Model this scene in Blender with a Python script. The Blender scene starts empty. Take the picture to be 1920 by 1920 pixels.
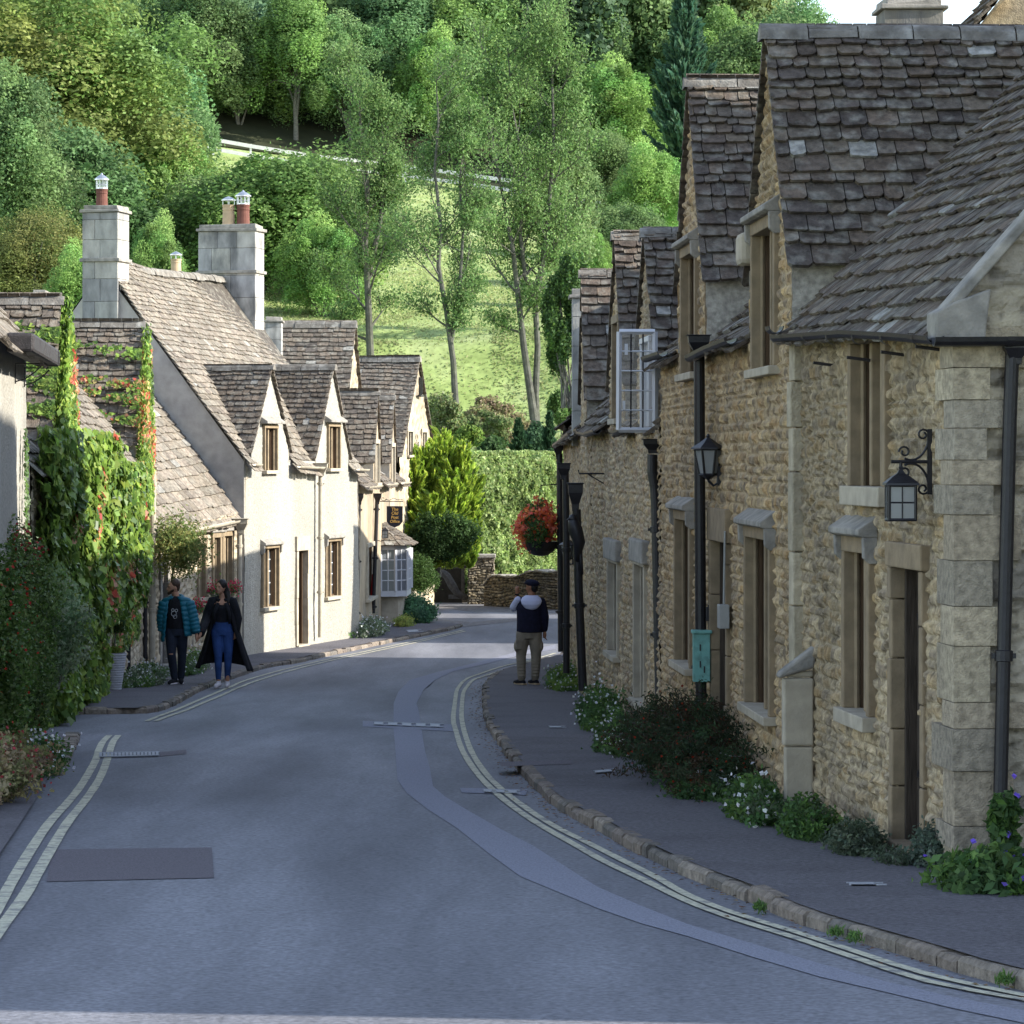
import bpy, math, random
import numpy as np
from mathutils import Vector, Matrix
R = math.radians
SC = bpy.context.scene
COL = SC.collection
FPX = 6000.0; HY = 860.0; CX = 960.0
rnd = random.Random(7)
# ------------------------------------------------------------------ basics
_HY = [-40, 0, 54, 62, 70, 85, 95, 110, 200]
_HV = [0.34, 1.83, 3.844, 3.98, 4.03, 4.15, 4.30, 4.5, 4.6]
def H(Y): return float(np.interp(Y, _HY, _HV))
def gz(Y): return -H(Y)
PAVE = 0.085
def P3(px, py, Y): return Vector(((px-CX)/FPX*Y, Y, (HY-py)/FPX*Y))
def G(px, py, off=0.0):
    k = (HY-py)/FPX
    lo, hi = 4.0, 150.0
    for _ in range(50):
        m = .5*(lo+hi)
        if gz(m)+off < k*m: lo = m
        else: hi = m
    return Vector(((px-CX)/FPX*lo, lo, gz(lo)+off))
_T = np.random.RandomState(3).rand(256, 256)
def vn(x, y, s=0):
    x = np.asarray(x, float)+s*17.31; y = np.asarray(y, float)+s*9.77
    xi = np.floor(x).astype(int); yi = np.floor(y).astype(int)
    fx = x-xi; fy = y-yi; fx = fx*fx*(3-2*fx); fy = fy*fy*(3-2*fy)
    a = _T[xi & 255, yi & 255]; b = _T[(xi+1) & 255, yi & 255]; c = _T[xi & 255, (yi+1) & 255]; d = _T[(xi+1) & 255, (yi+1) & 255]
    return (a*(1-fx)+b*fx)*(1-fy)+(c*(1-fx)+d*fx)*fy
# ------------------------------------------------------------------ materials
MATS = {}
def mat(name, color=(.5, .5, .5), attr=False, var=.18, ns=6., bump=.25, bs=50., rough=.88, spec=.25, metal=0., trans=0., blotch=0., bls=1.2, blcol=None, scl=None):
    m = bpy.data.materials.new(name); m.use_nodes = True; MATS[name] = m
    nt = m.node_tree; N = nt.nodes; Lk = nt.links
    p = N['Principled BSDF']; out = N['Material Output']
    tc = N.new('ShaderNodeTexCoord'); vec = tc.outputs['Object']
    if scl:
        mp = N.new('ShaderNodeMapping'); mp.inputs['Scale'].default_value = scl; Lk.new(vec, mp.inputs['Vector']); vec = mp.outputs['Vector']
    def noise(scale, detail=4.):
        n = N.new('ShaderNodeTexNoise'); n.inputs['Scale'].default_value = scale; n.inputs['Detail'].default_value = detail
        Lk.new(vec, n.inputs['Vector']); return n.outputs['Fac']
    if attr:
        a = N.new('ShaderNodeAttribute'); a.attribute_name = 'Col'; c = a.outputs['Color']
    else:
        r = N.new('ShaderNodeRGB'); r.outputs[0].default_value = (*color, 1); c = r.outputs[0]
    if blotch > 0:
        f = noise(bls, 6.)
        mr = N.new('ShaderNodeMapRange'); mr.inputs['From Min'].default_value = .48; mr.inputs['From Max'].default_value = .68; mr.inputs['To Max'].default_value = blotch
        Lk.new(f, mr.inputs['Value'])
        mx = N.new('ShaderNodeMix'); mx.data_type = 'RGBA'; Lk.new(mr.outputs[0], mx.inputs['Factor']); Lk.new(c, mx.inputs['A'])
        mx.inputs['B'].default_value = (*(blcol or (.05, .05, .05)), 1); c = mx.outputs['Result']
    if var > 0:
        f = noise(ns, 5.)
        mr = N.new('ShaderNodeMapRange'); mr.inputs['From Min'].default_value = .3; mr.inputs['From Max'].default_value = .7
        mr.inputs['To Min'].default_value = 1-var; mr.inputs['To Max'].default_value = 1+var; Lk.new(f, mr.inputs['Value'])
        vm = N.new('ShaderNodeVectorMath'); vm.operation = 'SCALE'; Lk.new(c, vm.inputs[0]); Lk.new(mr.outputs[0], vm.inputs['Scale']); c = vm.outputs[0]
    Lk.new(c, p.inputs['Base Color'])
    p.inputs['Roughness'].default_value = rough; p.inputs['Specular IOR Level'].default_value = spec; p.inputs['Metallic'].default_value = metal
    if bump > 0:
        b = N.new('ShaderNodeBump'); b.inputs['Strength'].default_value = bump; b.inputs['Distance'].default_value = .02
        Lk.new(noise(bs, 6.), b.inputs['Height']); Lk.new(b.outputs[0], p.inputs['Normal'])
    if trans > 0:
        t = N.new('ShaderNodeBsdfTranslucent'); Lk.new(c, t.inputs['Color'])
        ms = N.new('ShaderNodeMixShader'); ms.inputs[0].default_value = trans
        Lk.new(p.outputs[0], ms.inputs[1]); Lk.new(t.outputs[0], ms.inputs[2]); Lk.new(ms.outputs[0], out.inputs['Surface'])
    return m
def mt(n): return MATS[n]
mat('stone_wall', attr=True, var=.34, ns=22, bump=.7, bs=70, blotch=.3, bls=2.2, blcol=(.13, .11, .09))
mat('stone_far', attr=True, var=.22, ns=9, bump=.7, bs=45, blotch=.35, bls=1.5, blcol=(.12, .105, .09))
mat('roughcast', attr=True, var=.22, ns=30, bump=1., bs=38, blotch=.15, bls=.8, blcol=(.3, .27, .2))
mat('grey_render', attr=True, var=.15, ns=5, bump=.3, bs=40, blotch=.55, bls=.9, blcol=(.16, .16, .17))
mat('roof_tile', attr=True, var=.4, ns=16, bump=.8, bs=50, blotch=.6, bls=7, blcol=(.24, .225, .19))
mat('ridge_stone', (.16, .145, .125), var=.35, ns=8, bump=.6, bs=40, blotch=.5, bls=6, blcol=(.36, .35, .32))
mat('dressed_warm', (.25, .19, .12), var=.18, ns=9, bump=.25, bs=60, blotch=.3, bls=3, blcol=(.12, .1, .08))
mat('dressed_pale', (.40, .35, .27), var=.15, ns=7, bump=.25, bs=60, blotch=.35, bls=3, blcol=(.17, .155, .13))
mat('dressed_grey', (.27, .25, .22), var=.25, ns=9, bump=.4, bs=50, blotch=.5, bls=5, blcol=(.13, .125, .12))
mat('chimney_stone', attr=True, var=.22, ns=7, bump=.5, bs=50, blotch=.85, bls=2.4, blcol=(.12, .12, .12), scl=(1, 1, .45))
mat('timber', (.075, .046, .026), var=.3, ns=18, bump=.4, bs=40, scl=(1, 1, .15))
mat('timber_grey', (.11, .10, .095), var=.3, ns=14, bump=.4, bs=40, rough=.8)
mat('dark_door', (.055, .042, .032), var=.35, ns=14, bump=.4, bs=30, scl=(3, 3, .3))
mat('glass', (.03, .035, .042), var=.3, ns=2, bump=.12, bs=5, rough=.06, spec=1.)
mat('clear_pane', (.25, .27, .3), var=0, bump=0, rough=.1, spec=.8, trans=.4)
def clearmat(name, f):
    m = mat(name, (.3, .32, .35), var=0, bump=0, rough=.08, spec=.8); nt = m.node_tree; t = nt.nodes.new('ShaderNodeBsdfTransparent'); ms = nt.nodes.new('ShaderNodeMixShader'); ms.inputs[0].default_value = f
    nt.links.new(nt.nodes['Principled BSDF'].outputs[0], ms.inputs[1]); nt.links.new(t.outputs[0], ms.inputs[2]); nt.links.new(ms.outputs[0], nt.nodes['Material Output'].inputs['Surface'])
clearmat('open_pane', .78)
mat('lead', (.30, .31, .32), var=.1, bump=0, rough=.5)
mat('iron', (.012, .011, .014), var=.3, ns=20, bump=.15, bs=80, rough=.45, spec=.45)
mat('iron_rust', (.035, .03, .03), var=.4, ns=20, bump=.3, bs=80, rough=.6, spec=.4)
mat('cream_pipe', (.36, .32, .25), var=.15, rough=.6)
mat('white_paint', (.52, .53, .56), var=.05, ns=5, bump=.03, rough=.45, spec=.4)
mat('teal_paint', (.16, .36, .32), var=.12, ns=9, bump=.15, bs=40, rough=.55, blotch=.5, bls=14, blcol=(.07, .12, .10))
mat('grey_plastic', (.28, .28, .27), var=.1, rough=.5)
mat('terracotta', (.13, .055, .042), var=.15, ns=8, bump=.15)
mat('buff_clay', (.45, .33, .21), var=.12, ns=8, bump=.15)
mat('steel', (.55, .56, .58), var=.1, rough=.35, metal=.9, bump=0)
mat('pot_grey', (.36, .37, .40), var=.1, ns=9, bump=.1, rough=.6)
mat('soil', (.04, .03, .02), var=.3)
mat('sign_black', (.012, .012, .02), var=.1, rough=.5, bump=0)
mat('sign_gold', (.50, .30, .08), var=.1, rough=.4, bump=0)
mat('red_ext', (.35, .02, .02), var=.1, rough=.4, bump=0)
mat('paving', (.112, .106, .118), var=.35, ns=34, bump=.5, bs=110, blotch=.6, bls=.9, blcol=(.07, .065, .072))
mat('kerb_stone', attr=True, var=.35, ns=18, bump=.8, bs=50, blotch=.4, bls=7, blcol=(.08, .075, .06))
mat('patch_pale', (.205, .21, .255), var=.25, ns=70, bump=.4, bs=150)
mat('patch_dark', (.12, .108, .122), var=.3, ns=70, bump=.5, bs=150)
mat('line_paint', (.46, .44, .33), var=.25, ns=40, bump=.3, bs=90, blotch=.8, bls=9, blcol=(.14, .14, .16))
mat('gravel', (.13, .125, .13), var=.45, ns=9, bump=.9, bs=14, blotch=.5, bls=2, blcol=(.06, .06, .065))  # contrast raised so the dark blotches stand in for dappled shade
mat('drain', (.30, .31, .34), var=.2, ns=40, metal=.2, rough=.6)
mat('bark', (.12, .115, .10), var=.35, ns=6, bump=.6, bs=20)
mat('pale_glass', (.10, .11, .12), var=0, bump=.05, bs=3, rough=.1, spec=.8)
mat('bark_pale', (.08, .08, .068), var=.35, ns=5, bump=.6, bs=20, blotch=.5, bls=2, blcol=(.09, .10, .06))
mat('skin', (.38, .20, .13), var=.06, bump=0, rough=.6)
mat('skin_tan', (.26, .12, .07), var=.06, bump=0, rough=.6)
mat('hair_dark', (.012, .009, .008), var=.4, ns=40, bump=.4, bs=60, rough=.5)
mat('hair_brown', (.05, .028, .018), var=.4, ns=40, bump=.4, bs=60, rough=.6)
mat('puffer_teal', (.008, .10, .145), var=.15, ns=9, bump=.3, bs=14, rough=.5)
mat('black_cloth', (.008, .008, .011), var=.3, ns=20, bump=.2, rough=.9)
mat('navy_cloth', (.008, .008, .022), var=.3, ns=20, bump=.2, rough=.9)
mat('jeans', (.02, .05, .16), var=.3, ns=7, bump=.2, bs=30, rough=.85)
mat('dark_jeans', (.012, .016, .028), var=.3, ns=9, bump=.2, rough=.85)
mat('cargo', (.23, .19, .145), var=.15, ns=9, bump=.4, bs=16, rough=.9)
mat('hood_white', (.50, .50, .66), var=.06, ns=7, bump=.2, bs=14, rough=.8)
mat('shoe_white', (.6, .55, .58), var=.08, rough=.6)
mat('print_white', (.4, .4, .42), var=.2, rough=.7, bump=0)
mat('rail_white', (.62, .60, .58), var=.1, ns=3, bump=.1)
mat('petal', attr=True, var=.1, bump=0, rough=.6, trans=.3)
for nm in ('leaf', 'leaf_gloss'):
    mat(nm, attr=True, var=.25, ns=1.2, bump=0, rough=.42 if nm == 'leaf_gloss' else .6, spec=.35 if nm == 'leaf_gloss' else .22, trans=.45)
def tint_leaf(name, tint, trans=.4):
    m = mt('leaf').copy(); m.name = name; MATS[name] = m
    nt = m.node_tree; a = [n for n in nt.nodes if n.type == 'ATTRIBUTE'][0]
    tos = [l.to_socket for l in a.outputs['Color'].links]
    vm = nt.nodes.new('ShaderNodeVectorMath'); vm.operation = 'MULTIPLY'; vm.inputs[1].default_value = tint
    nt.links.new(a.outputs['Color'], vm.inputs[0])
    for t in tos: nt.links.new(vm.outputs[0], t)
    return m
# ------------------------------------------------------------------ mesh helpers
class MB:
    def __init__(s): s.V = []; s.F = []; s.C = []; s.smooth = False
    def add(s, vs, fs, c=(.5, .5, .5)):
        o = len(s.V); s.V.extend([tuple(v) for v in vs]); s.F.extend([tuple(i+o for i in f) for f in fs]); s.C.extend([c]*len(vs))
    def box(s, c, sx, sy, sz, rz=0., col=(.5, .5, .5), jit=0.):
        ca, sa = math.cos(rz), math.sin(rz); vs = []
        for k in (-1, 1):
            for j in (-1, 1):
                for i in (-1, 1):
                    x = i*sx/2+rnd.uniform(-jit, jit); y = j*sy/2+rnd.uniform(-jit, jit); z = k*sz/2+rnd.uniform(-jit, jit)
                    vs.append((c[0]+x*ca-y*sa, c[1]+x*sa+y*ca, c[2]+z))
        s.add(vs, [(0, 2, 3, 1), (4, 5, 7, 6), (0, 1, 5, 4), (2, 6, 7, 3), (0, 4, 6, 2), (1, 3, 7, 5)], col)
    def fbox(s, F, u0, u1, w0, w1, z0, z1, col=(.5, .5, .5)):
        vs = [F.P(u, w, z) for z in (z0, z1) for w in (w0, w1) for u in (u0, u1)]
        s.add(vs, [(0, 2, 3, 1), (4, 5, 7, 6), (0, 1, 5, 4), (2, 6, 7, 3), (0, 4, 6, 2), (1, 3, 7, 5)], col)
    def prism(s, pts, off, col=(.5, .5, .5)):
        """pts: planar polygon (3D), off: extrusion vector"""
        n = len(pts); off = Vector(off)
        vs = [Vector(p) for p in pts]+[Vector(p)+off for p in pts]
        fs = [tuple(range(n))[::-1], tuple(range(n, 2*n))]+[(i, (i+1) % n, (i+1) % n+n, i+n) for i in range(n)]
        s.add(vs, fs, col)
    def tube(s, pts, r, n=8, col=(.5, .5, .5), cap=True):
        pts = [Vector(p) for p in pts]; rs = r if isinstance(r, (list, tuple)) else [r]*len(pts)
        o = len(s.V); prev = None; vs = []
        for i, p in enumerate(pts):
            t = (pts[min(i+1, len(pts)-1)]-pts[max(i-1, 0)])
            if t.length < 1e-9: t = Vector((0, 0, 1))
            t.normalize()
            if prev is None:
                a = t.cross(Vector((0, 0, 1)) if abs(t.z) < .9 else Vector((1, 0, 0))).normalized()
            else: a = (prev-t*prev.dot(t)).normalized()
            prev = a; b = t.cross(a)
            for k in range(n):
                an = 2*math.pi*k/n; vs.append(p+(a*math.cos(an)+b*math.sin(an))*rs[i])
        fs = []
        for i in range(len(pts)-1):
            for k in range(n):
                fs.append((i*n+k, i*n+(k+1) % n, (i+1)*n+(k+1) % n, (i+1)*n+k))
        if cap: fs += [tuple(range(n))[::-1], tuple(range((len(pts)-1)*n, len(pts)*n))]
        s.add(vs, fs, col)
    def lathe(s, c, prof, n=16, col=(.5, .5, .5), sx=1., sy=1.):
        vs = []; fs = []
        for r, z in prof:
            for k in range(n):
                an = 2*math.pi*k/n; vs.append((c[0]+r*sx*math.cos(an), c[1]+r*sy*math.sin(an), c[2]+z))
        for i in range(len(prof)-1):
            for k in range(n): fs.append((i*n+k, i*n+(k+1) % n, (i+1)*n+(k+1) % n, (i+1)*n+k))
        fs += [tuple(range(n))[::-1], tuple(range((len(prof)-1)*n, len(prof)*n))]
        s.add(vs, fs, col)
    def arrays(s, V, F, C):
        o = len(s.V); s.V.extend(map(tuple, V.tolist())); s.F.extend([tuple(f) for f in (F+o).tolist()]); s.C.extend(map(tuple, C.tolist()))
    def build(s, name, m, parent=None, smooth=False, bevel=0.):
        me = bpy.data.meshes.new(name); me.from_pydata(s.V, [], s.F)
        ca = me.color_attributes.new('Col', 'FLOAT_COLOR', 'POINT')
        c = np.ones((len(s.V), 4), np.float32)
        if s.C: c[:, :3] = np.array(s.C, np.float32)
        ca.data.foreach_set('color', c.ravel())
        if smooth: me.shade_smooth()
        me.materials.append(mt(m) if isinstance(m, str) else m)
        o = bpy.data.objects.new(name, me); COL.objects.link(o)
        if bevel > 0:
            bm = o.modifiers.new('bevel', 'BEVEL'); bm.width = bevel; bm.segments = 2; bm.limit_method = 'ANGLE'
        attach(o, parent)
        return o
def attach(o, parent):
    if parent is not None:
        o.parent = parent
        if parent.type == 'EMPTY': o.location = -Vector(parent.location)
LEAFGAIN = np.array((1.8, 1.8, 1.9))
def quad_mesh(name, V, m, parent, cols):
    """V (n,4,3) separate quads"""
    n = len(V); me = bpy.data.meshes.new(name)
    if m.startswith('leaf'): cols = cols*LEAFGAIN
    me.vertices.add(n*4); me.vertices.foreach_set('co', V.astype(np.float32).ravel())
    me.loops.add(n*4); me.loops.foreach_set('vertex_index', np.arange(n*4, dtype=np.int32))
    me.polygons.add(n); me.polygons.foreach_set('loop_start', np.arange(0, n*4, 4, dtype=np.int32))
    me.update(calc_edges=True)
    ca = me.color_attributes.new('Col', 'FLOAT_COLOR', 'POINT')
    c = np.ones((n, 4, 4), np.float32); c[:, :, :3] = cols[:, None, :]
    ca.data.foreach_set('color', c.ravel())
    me.materials.append(mt(m))
    o = bpy.data.objects.new(name, me); COL.objects.link(o); attach(o, parent)
    return o
def tag(o, label=None, cat=None, group=None, kind=None):
    if label: o['label'] = label
    if cat: o['category'] = cat
    if group: o['group'] = group
    if kind: o['kind'] = kind
    return o
def thing(name, loc, label, cat, group=None, rz=0.):
    o = bpy.data.objects.new(name, None); COL.objects.link(o); o.location = loc; o.rotation_euler = (0, 0, rz); o.empty_display_size = .2
    return tag(o, label, cat, group)
RS = np.random.RandomState(11)
def leafquads(P, size, nrm=None, nmix=.6, asp=.6, down=0., rs=RS):
    n = len(P); P = np.asarray(P, float)
    N = rs.normal(size=(n, 3)); N /= np.linalg.norm(N, axis=1, keepdims=True)
    if nrm is not None:
        N = N*(1-nmix)+np.asarray(nrm)*nmix
        N /= np.linalg.norm(N, axis=1, keepdims=True)+1e-9
    T = rs.normal(size=(n, 3)); T[:, 2] -= down; T -= N*(T*N).sum(1, keepdims=True); T /= np.linalg.norm(T, axis=1, keepdims=True)+1e-9
    Bn = np.cross(N, T); s = (np.ones(n)*size*(.7+.6*rs.rand(n)))[:, None]
    V = np.stack([P-T*s*.5, P+Bn*s*.5*asp+N*s*.12-T*s*.05, P+T*s*.5, P-Bn*s*.5*asp+N*s*.12-T*s*.05], 1)
    return V
def pal(n, cols, j=.15, rs=RS):
    c = np.array(cols)[rs.randint(0, len(cols), n)]
    return c*(1+j*(rs.rand(n, 1)*2-1))*(1+.06*(rs.rand(n, 3)*2-1))
# ------------------------------------------------------------------ facade frame
class Fr:
    def __init__(s, A, B, side):
        s.A = Vector((A[0], A[1], 0)); s.B = Vector((B[0], B[1], 0)); d = s.B-s.A; s.L = d.length; s.d = d/s.L
        s.n = Vector((s.d.y, -s.d.x, 0))
        if s.n.x*side < 0: s.n = -s.n
    def P(s, u, w, z): return s.A+s.d*u+s.n*w+Vector((0, 0, z))
    def u(s, px, w=0.):
        k = (px-CX)/FPX
        return (k*(s.A.y+s.n.y*w)-s.A.x-s.n.x*w)/(s.d.x-k*s.d.y)
    def z(s, px, py, w=0.):
        u = s.u(px, w); return (HY-py)/FPX*(s.A.y+s.d.y*u+s.n.y*w)
    def rect(s, xa, xb, yt, yb, w=0.):
        xm = .5*(xa+xb); a, b = sorted((s.u(xa, w), s.u(xb, w))); return [a, b, s.z(xm, yb, w), s.z(xm, yt, w)]
    def g(s, u): return gz(s.A.y+s.d.y*u)+PAVE
    def perp(s, u, length, near=True):
        """frame of the end wall at u, running back into the house"""
        a = s.P(u, 0, 0); b = a-s.n*length; f = Fr(a, b, 1); f.n = -s.d if near else s.d.copy(); return f
def line(a, b):
    return lambda u: a+(b-a)*u
def rubble(U, Z, seed, rh, sw, amp, stones, mortar, rough=.5, wob=1.):
    rs = np.random.RandomState(seed)
    zw = Z+wob*.10*(vn(U*1.3, Z*1.6, seed)-.5)+wob*.05*(vn(U*6, Z*6, seed+1)-.5); uw = U+.09*(vn(U*4, Z*6, seed+2)-.5)
    zmin = Z.min()-.5; rows = [zmin]
    while rows[-1] < Z.max()+.5: rows.append(rows[-1]+rs.uniform(*rh))
    rows = np.array(rows); k = np.clip(np.searchsorted(rows, zw)-1, 0, len(rows)-2)
    dzb = zw-rows[k]; dzt = rows[k+1]-zw
    dl = np.zeros_like(zw); dr = np.zeros_like(zw); sid = np.zeros(zw.shape, int)
    for r in range(len(rows)-1):
        m = k == r
        if not m.any(): continue
        ul = [U.min()-1]
        while ul[-1] < U.max()+1: ul.append(ul[-1]+rs.uniform(*sw))
        ul = np.array(ul); q = np.clip(np.searchsorted(ul, uw[m])-1, 0, len(ul)-2)
        dl[m] = uw[m]-ul[q]; dr[m] = ul[q+1]-uw[m]; sid[m] = r*997+q
    d = np.minimum(np.minimum(dl, dr), np.minimum(dzb, dzt))
    pr = np.clip(d/.03, 0, 1); pr = pr*pr*(3-2*pr)
    rr = _T[(sid*7) & 255, (sid*13+seed) & 255]; r2 = _T[(sid*3+5) & 255, (sid*11+seed) & 255]
    disp = amp*(pr*(.35+1.0*rr)+rough*.9*(vn(U*16, Z*22, seed+4)-.5)+rough*.5*(vn(U*35, Z*40, seed+6)-.5)+.9*(vn(U*.9, Z*.9, seed+5)-.5))
    S = np.array(stones); ci = (r2*len(S)).astype(int) % len(S)
    c = S[ci]*(.82+.36*rr[..., None])
    mixm = np.clip((d-.006)/.012, 0, 1)[..., None]
    c = np.array(mortar)*(1-mixm)+c*mixm; pit = np.clip((vn(U*13, Z*17, seed+9)*.6+vn(U*31, Z*37, seed+8)*.4-.62)/.1, 0, 1)[..., None]; c = c*(1-.45*pit)*1.08; disp = disp-amp*.5*pit[..., 0]; st = np.clip((vn(U*.8, Z*.35, seed+7)-.55)/.3, 0, 1)[..., None]; c = c*(1-.28*st)*np.array((1.05, 1.0, .92))
    return disp, c
OCHRE = [(.32, .22, .115), (.38, .285, .16), (.34, .265, .17), (.24, .17, .10), (.40, .31, .19), (.29, .24, .17), (.21, .165, .115)]
GREYB = [(.35, .27, .165), (.39, .31, .20), (.30, .24, .155), (.42, .345, .235), (.32, .235, .13), (.29, .24, .175), (.24, .195, .14)]
PALE = [(.42, .37, .29), (.46, .41, .33), (.38, .33, .26), (.44, .385, .29), (.33, .29, .24)]
STY = {
 'rub_ochre': lambda U, Z: rubble(U, Z, 5, (.06, .11), (.08, .26), .029, OCHRE, (.40, .32, .21), .5, .35),
 'rub_grey': lambda U, Z: rubble(U, Z, 15, (.055, .12), (.08, .25), .027, GREYB, (.40, .34, .24), .6, .8),
 'rub_beige': lambda U, Z: rubble(U, Z, 25, (.055, .11), (.08, .24), .028, GREYB+[(.28, .2, .13)], (.37, .32, .24)),
 'rub_left': lambda U, Z: rubble(U, Z, 35, (.07, .14), (.10, .3), .03, PALE+[(.33, .27, .18)], (.40, .36, .28)),
 'ashlar': lambda U, Z: rubble(U, Z, 45, (.22, .36), (.5, 1.1), .018, [(.34, .31, .25), (.38, .345, .28), (.30, .275, .23), (.27, .25, .22)], (.2, .18, .14), 1.2),
 'drywall': lambda U, Z: rubble(U, Z, 55, (.05, .1), (.12, .3), .05, [(.16, .14, .10), (.2, .17, .12), (.13, .12, .10), (.24, .21, .16)], (.05, .045, .04)),
 'roughcast': lambda U, Z: (.012*(vn(U*25, Z*25, 1)-.5)+.05*(vn(U*.8, Z*.8, 2)-.5), np.ones(U.shape+(3,))*np.array((.335, .318, .278))*(.80+.35*vn(U*1.3, Z*.6, 5)*(.4+.6*vn(U*5, Z*1.2, 8)))[..., None]),
 'render_tan': lambda U, Z: (.01*(vn(U*15, Z*15, 1)-.5)+.05*(vn(U*.8, Z*.8, 2)-.5), np.ones(U.shape+(3,))*np.array((.36, .29, .20))*(.75+.5*vn(U*1.6, Z*.7, 5))[..., None]),
 'grey_render': lambda U, Z: (.03*(vn(U*.8, Z*.8, 2)-.5), np.ones(U.shape+(3,))*np.array((.38, .355, .32))*(.85+.3*vn(U*1.3, Z*1.3, 5))[..., None]),
}
WMAT = {'rub_ochre': 'stone_wall', 'rub_grey': 'stone_wall', 'rub_beige': 'stone_wall', 'rub_left': 'stone_far', 'ashlar': 'stone_far', 'drywall': 'stone_far', 'roughcast': 'roughcast', 'render_tan': 'grey_render', 'grey_render': 'grey_render'}
def wall_grid(mb, F, u0, u1, bot, top, style, step, holes=(), brk=(), w=0.):
    us = list(np.arange(u0, u1, step))+[u1]
    for h in holes: us += [h[0], h[1]]
    for b in brk: us += [b-1e-4, b+1e-4]
    us = np.unique(np.clip(np.round(us, 5), u0, u1))
    tb = np.array([top(x) for x in us]); bb = np.array([bot(x) for x in us])
    zs = list(np.arange(bb.min(), tb.max()+step, step))
    for h in holes: zs += [h[2], h[3]]
    zs = np.unique(np.round(zs, 5))
    U, Z = np.meshgrid(us, zs, indexing='ij')
    Zc = np.minimum(np.maximum(Z, bb[:, None]), tb[:, None])
    disp, c = STY[style](U, Zc)
    disp = disp+w
    V = np.array(F.A)[None, None]+U[..., None]*np.array(F.d)+disp[..., None]*np.array(F.n); V[..., 2] = Zc
    nu, nz = U.shape; idx = np.arange(nu*nz).reshape(nu, nz)
    uc = .5*(U[:-1, :-1]+U[1:, 1:]); zc = .5*(Z[:-1, :-1]+Z[1:, 1:])
    keep = (np.maximum(Zc[:-1, 1:], Zc[1:, 1:])-np.minimum(Zc[:-1, :-1], Zc[1:, :-1])) > 2e-4
    for h in holes: keep &= ~((uc > h[0]) & (uc < h[1]) & (zc > h[2]) & (zc < h[3]))
    Fq = np.stack([idx[:-1, :-1], idx[1:, :-1], idx[1:, 1:], idx[:-1, 1:]], -1)[keep]
    mb.arrays(V.reshape(-1, 3), Fq, c.reshape(-1, 3))
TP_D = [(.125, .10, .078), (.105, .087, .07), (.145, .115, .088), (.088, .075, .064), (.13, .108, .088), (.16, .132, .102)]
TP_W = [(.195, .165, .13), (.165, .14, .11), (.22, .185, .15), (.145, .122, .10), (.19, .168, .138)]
def tiles(mb, f, Nn, u0, u1, v1, e0, e1, w0, w1, keep, cols, t=.022, seed=1, sag=.085):
    r = random.Random(seed); Nn = Vector(Nn).normalized(); v = 0.; row = 0
    def g(u, v, h): return f(u, v)+Nn*(h+sag*(float(vn(u*.6, v*.6, seed))-.5))
    while v < v1:
        q = v/v1; e = (e0+(e1-e0)*q)*r.uniform(.8, 1.2); u = u0-r.uniform(0, w0)
        while u < u1:
            w = r.uniform(w0, w1)*(1-.35*q)
            ua, ub = max(u, u0), min(u+w, u1)
            if ub-ua > .03 and keep(.5*(ua+ub), v+e*.5):
                c = Vector(r.choice(cols))*r.uniform(.8, 1.2)
                if r.random() < .02: c = Vector((.27, .26, .235))*r.uniform(.8, 1.2)
                cc = min(.03, (ub-ua)*.2)*r.uniform(.3, 1); tt = t*r.uniform(.7, 1.4); hl = t*1.8+r.uniform(0, .35)*t; hu = t*.25
                a = v-.012+r.uniform(-.02, .02); b = a+r.uniform(-.016, .016); vt = v+e*1.25; gp = .004
                x0, x1 = ua+gp, ub-gp
                top = [g(x0, a+cc, hl), g(x0+cc, a, hl), g(x1-cc, b, hl), g(x1, b+cc, hl), g(x1, vt, hu), g(x0, vt, hu)]
                bt = [p-Nn*tt for p in top]
                mb.add(top+bt, [(0, 1, 2, 3, 4, 5), (0, 6, 7, 1), (1, 7, 8, 2), (2, 8, 9, 3), (3, 9, 10, 4), (5, 11, 6, 0), (6, 11, 10, 9, 8, 7)], tuple(c))
            u += w
        v += e; row += 1
def ridge(mb, a, b, r=.1, step=.45, seed=1):
    rr = random.Random(seed); a = Vector(a); b = Vector(b); L = (b-a).length; d = (b-a)/L; s = 0.
    side = d.cross(Vector((0, 0, 1))).normalized()
    while s < L-.02:
        e = min(L, s+step*rr.uniform(.8, 1.2)); h = r*rr.uniform(.85, 1.1); p = a+d*s; q = a+d*(e-.012)
        prof = [(-1.25, -.9), (-.9, -.1), (-.45, .35), (0, .5), (.45, .35), (.9, -.1), (1.25, -.9)]
        vs = [x+side*(k*h)+Vector((0, 0, z*h+rr.uniform(-.008, .008))) for x in (p, q) for k, z in prof]
        fs = [(i, i+1, i+8, i+7) for i in range(6)]+[tuple(range(7))[::-1], tuple(range(7, 14))]
        mb.add(vs, fs); s = e
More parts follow.
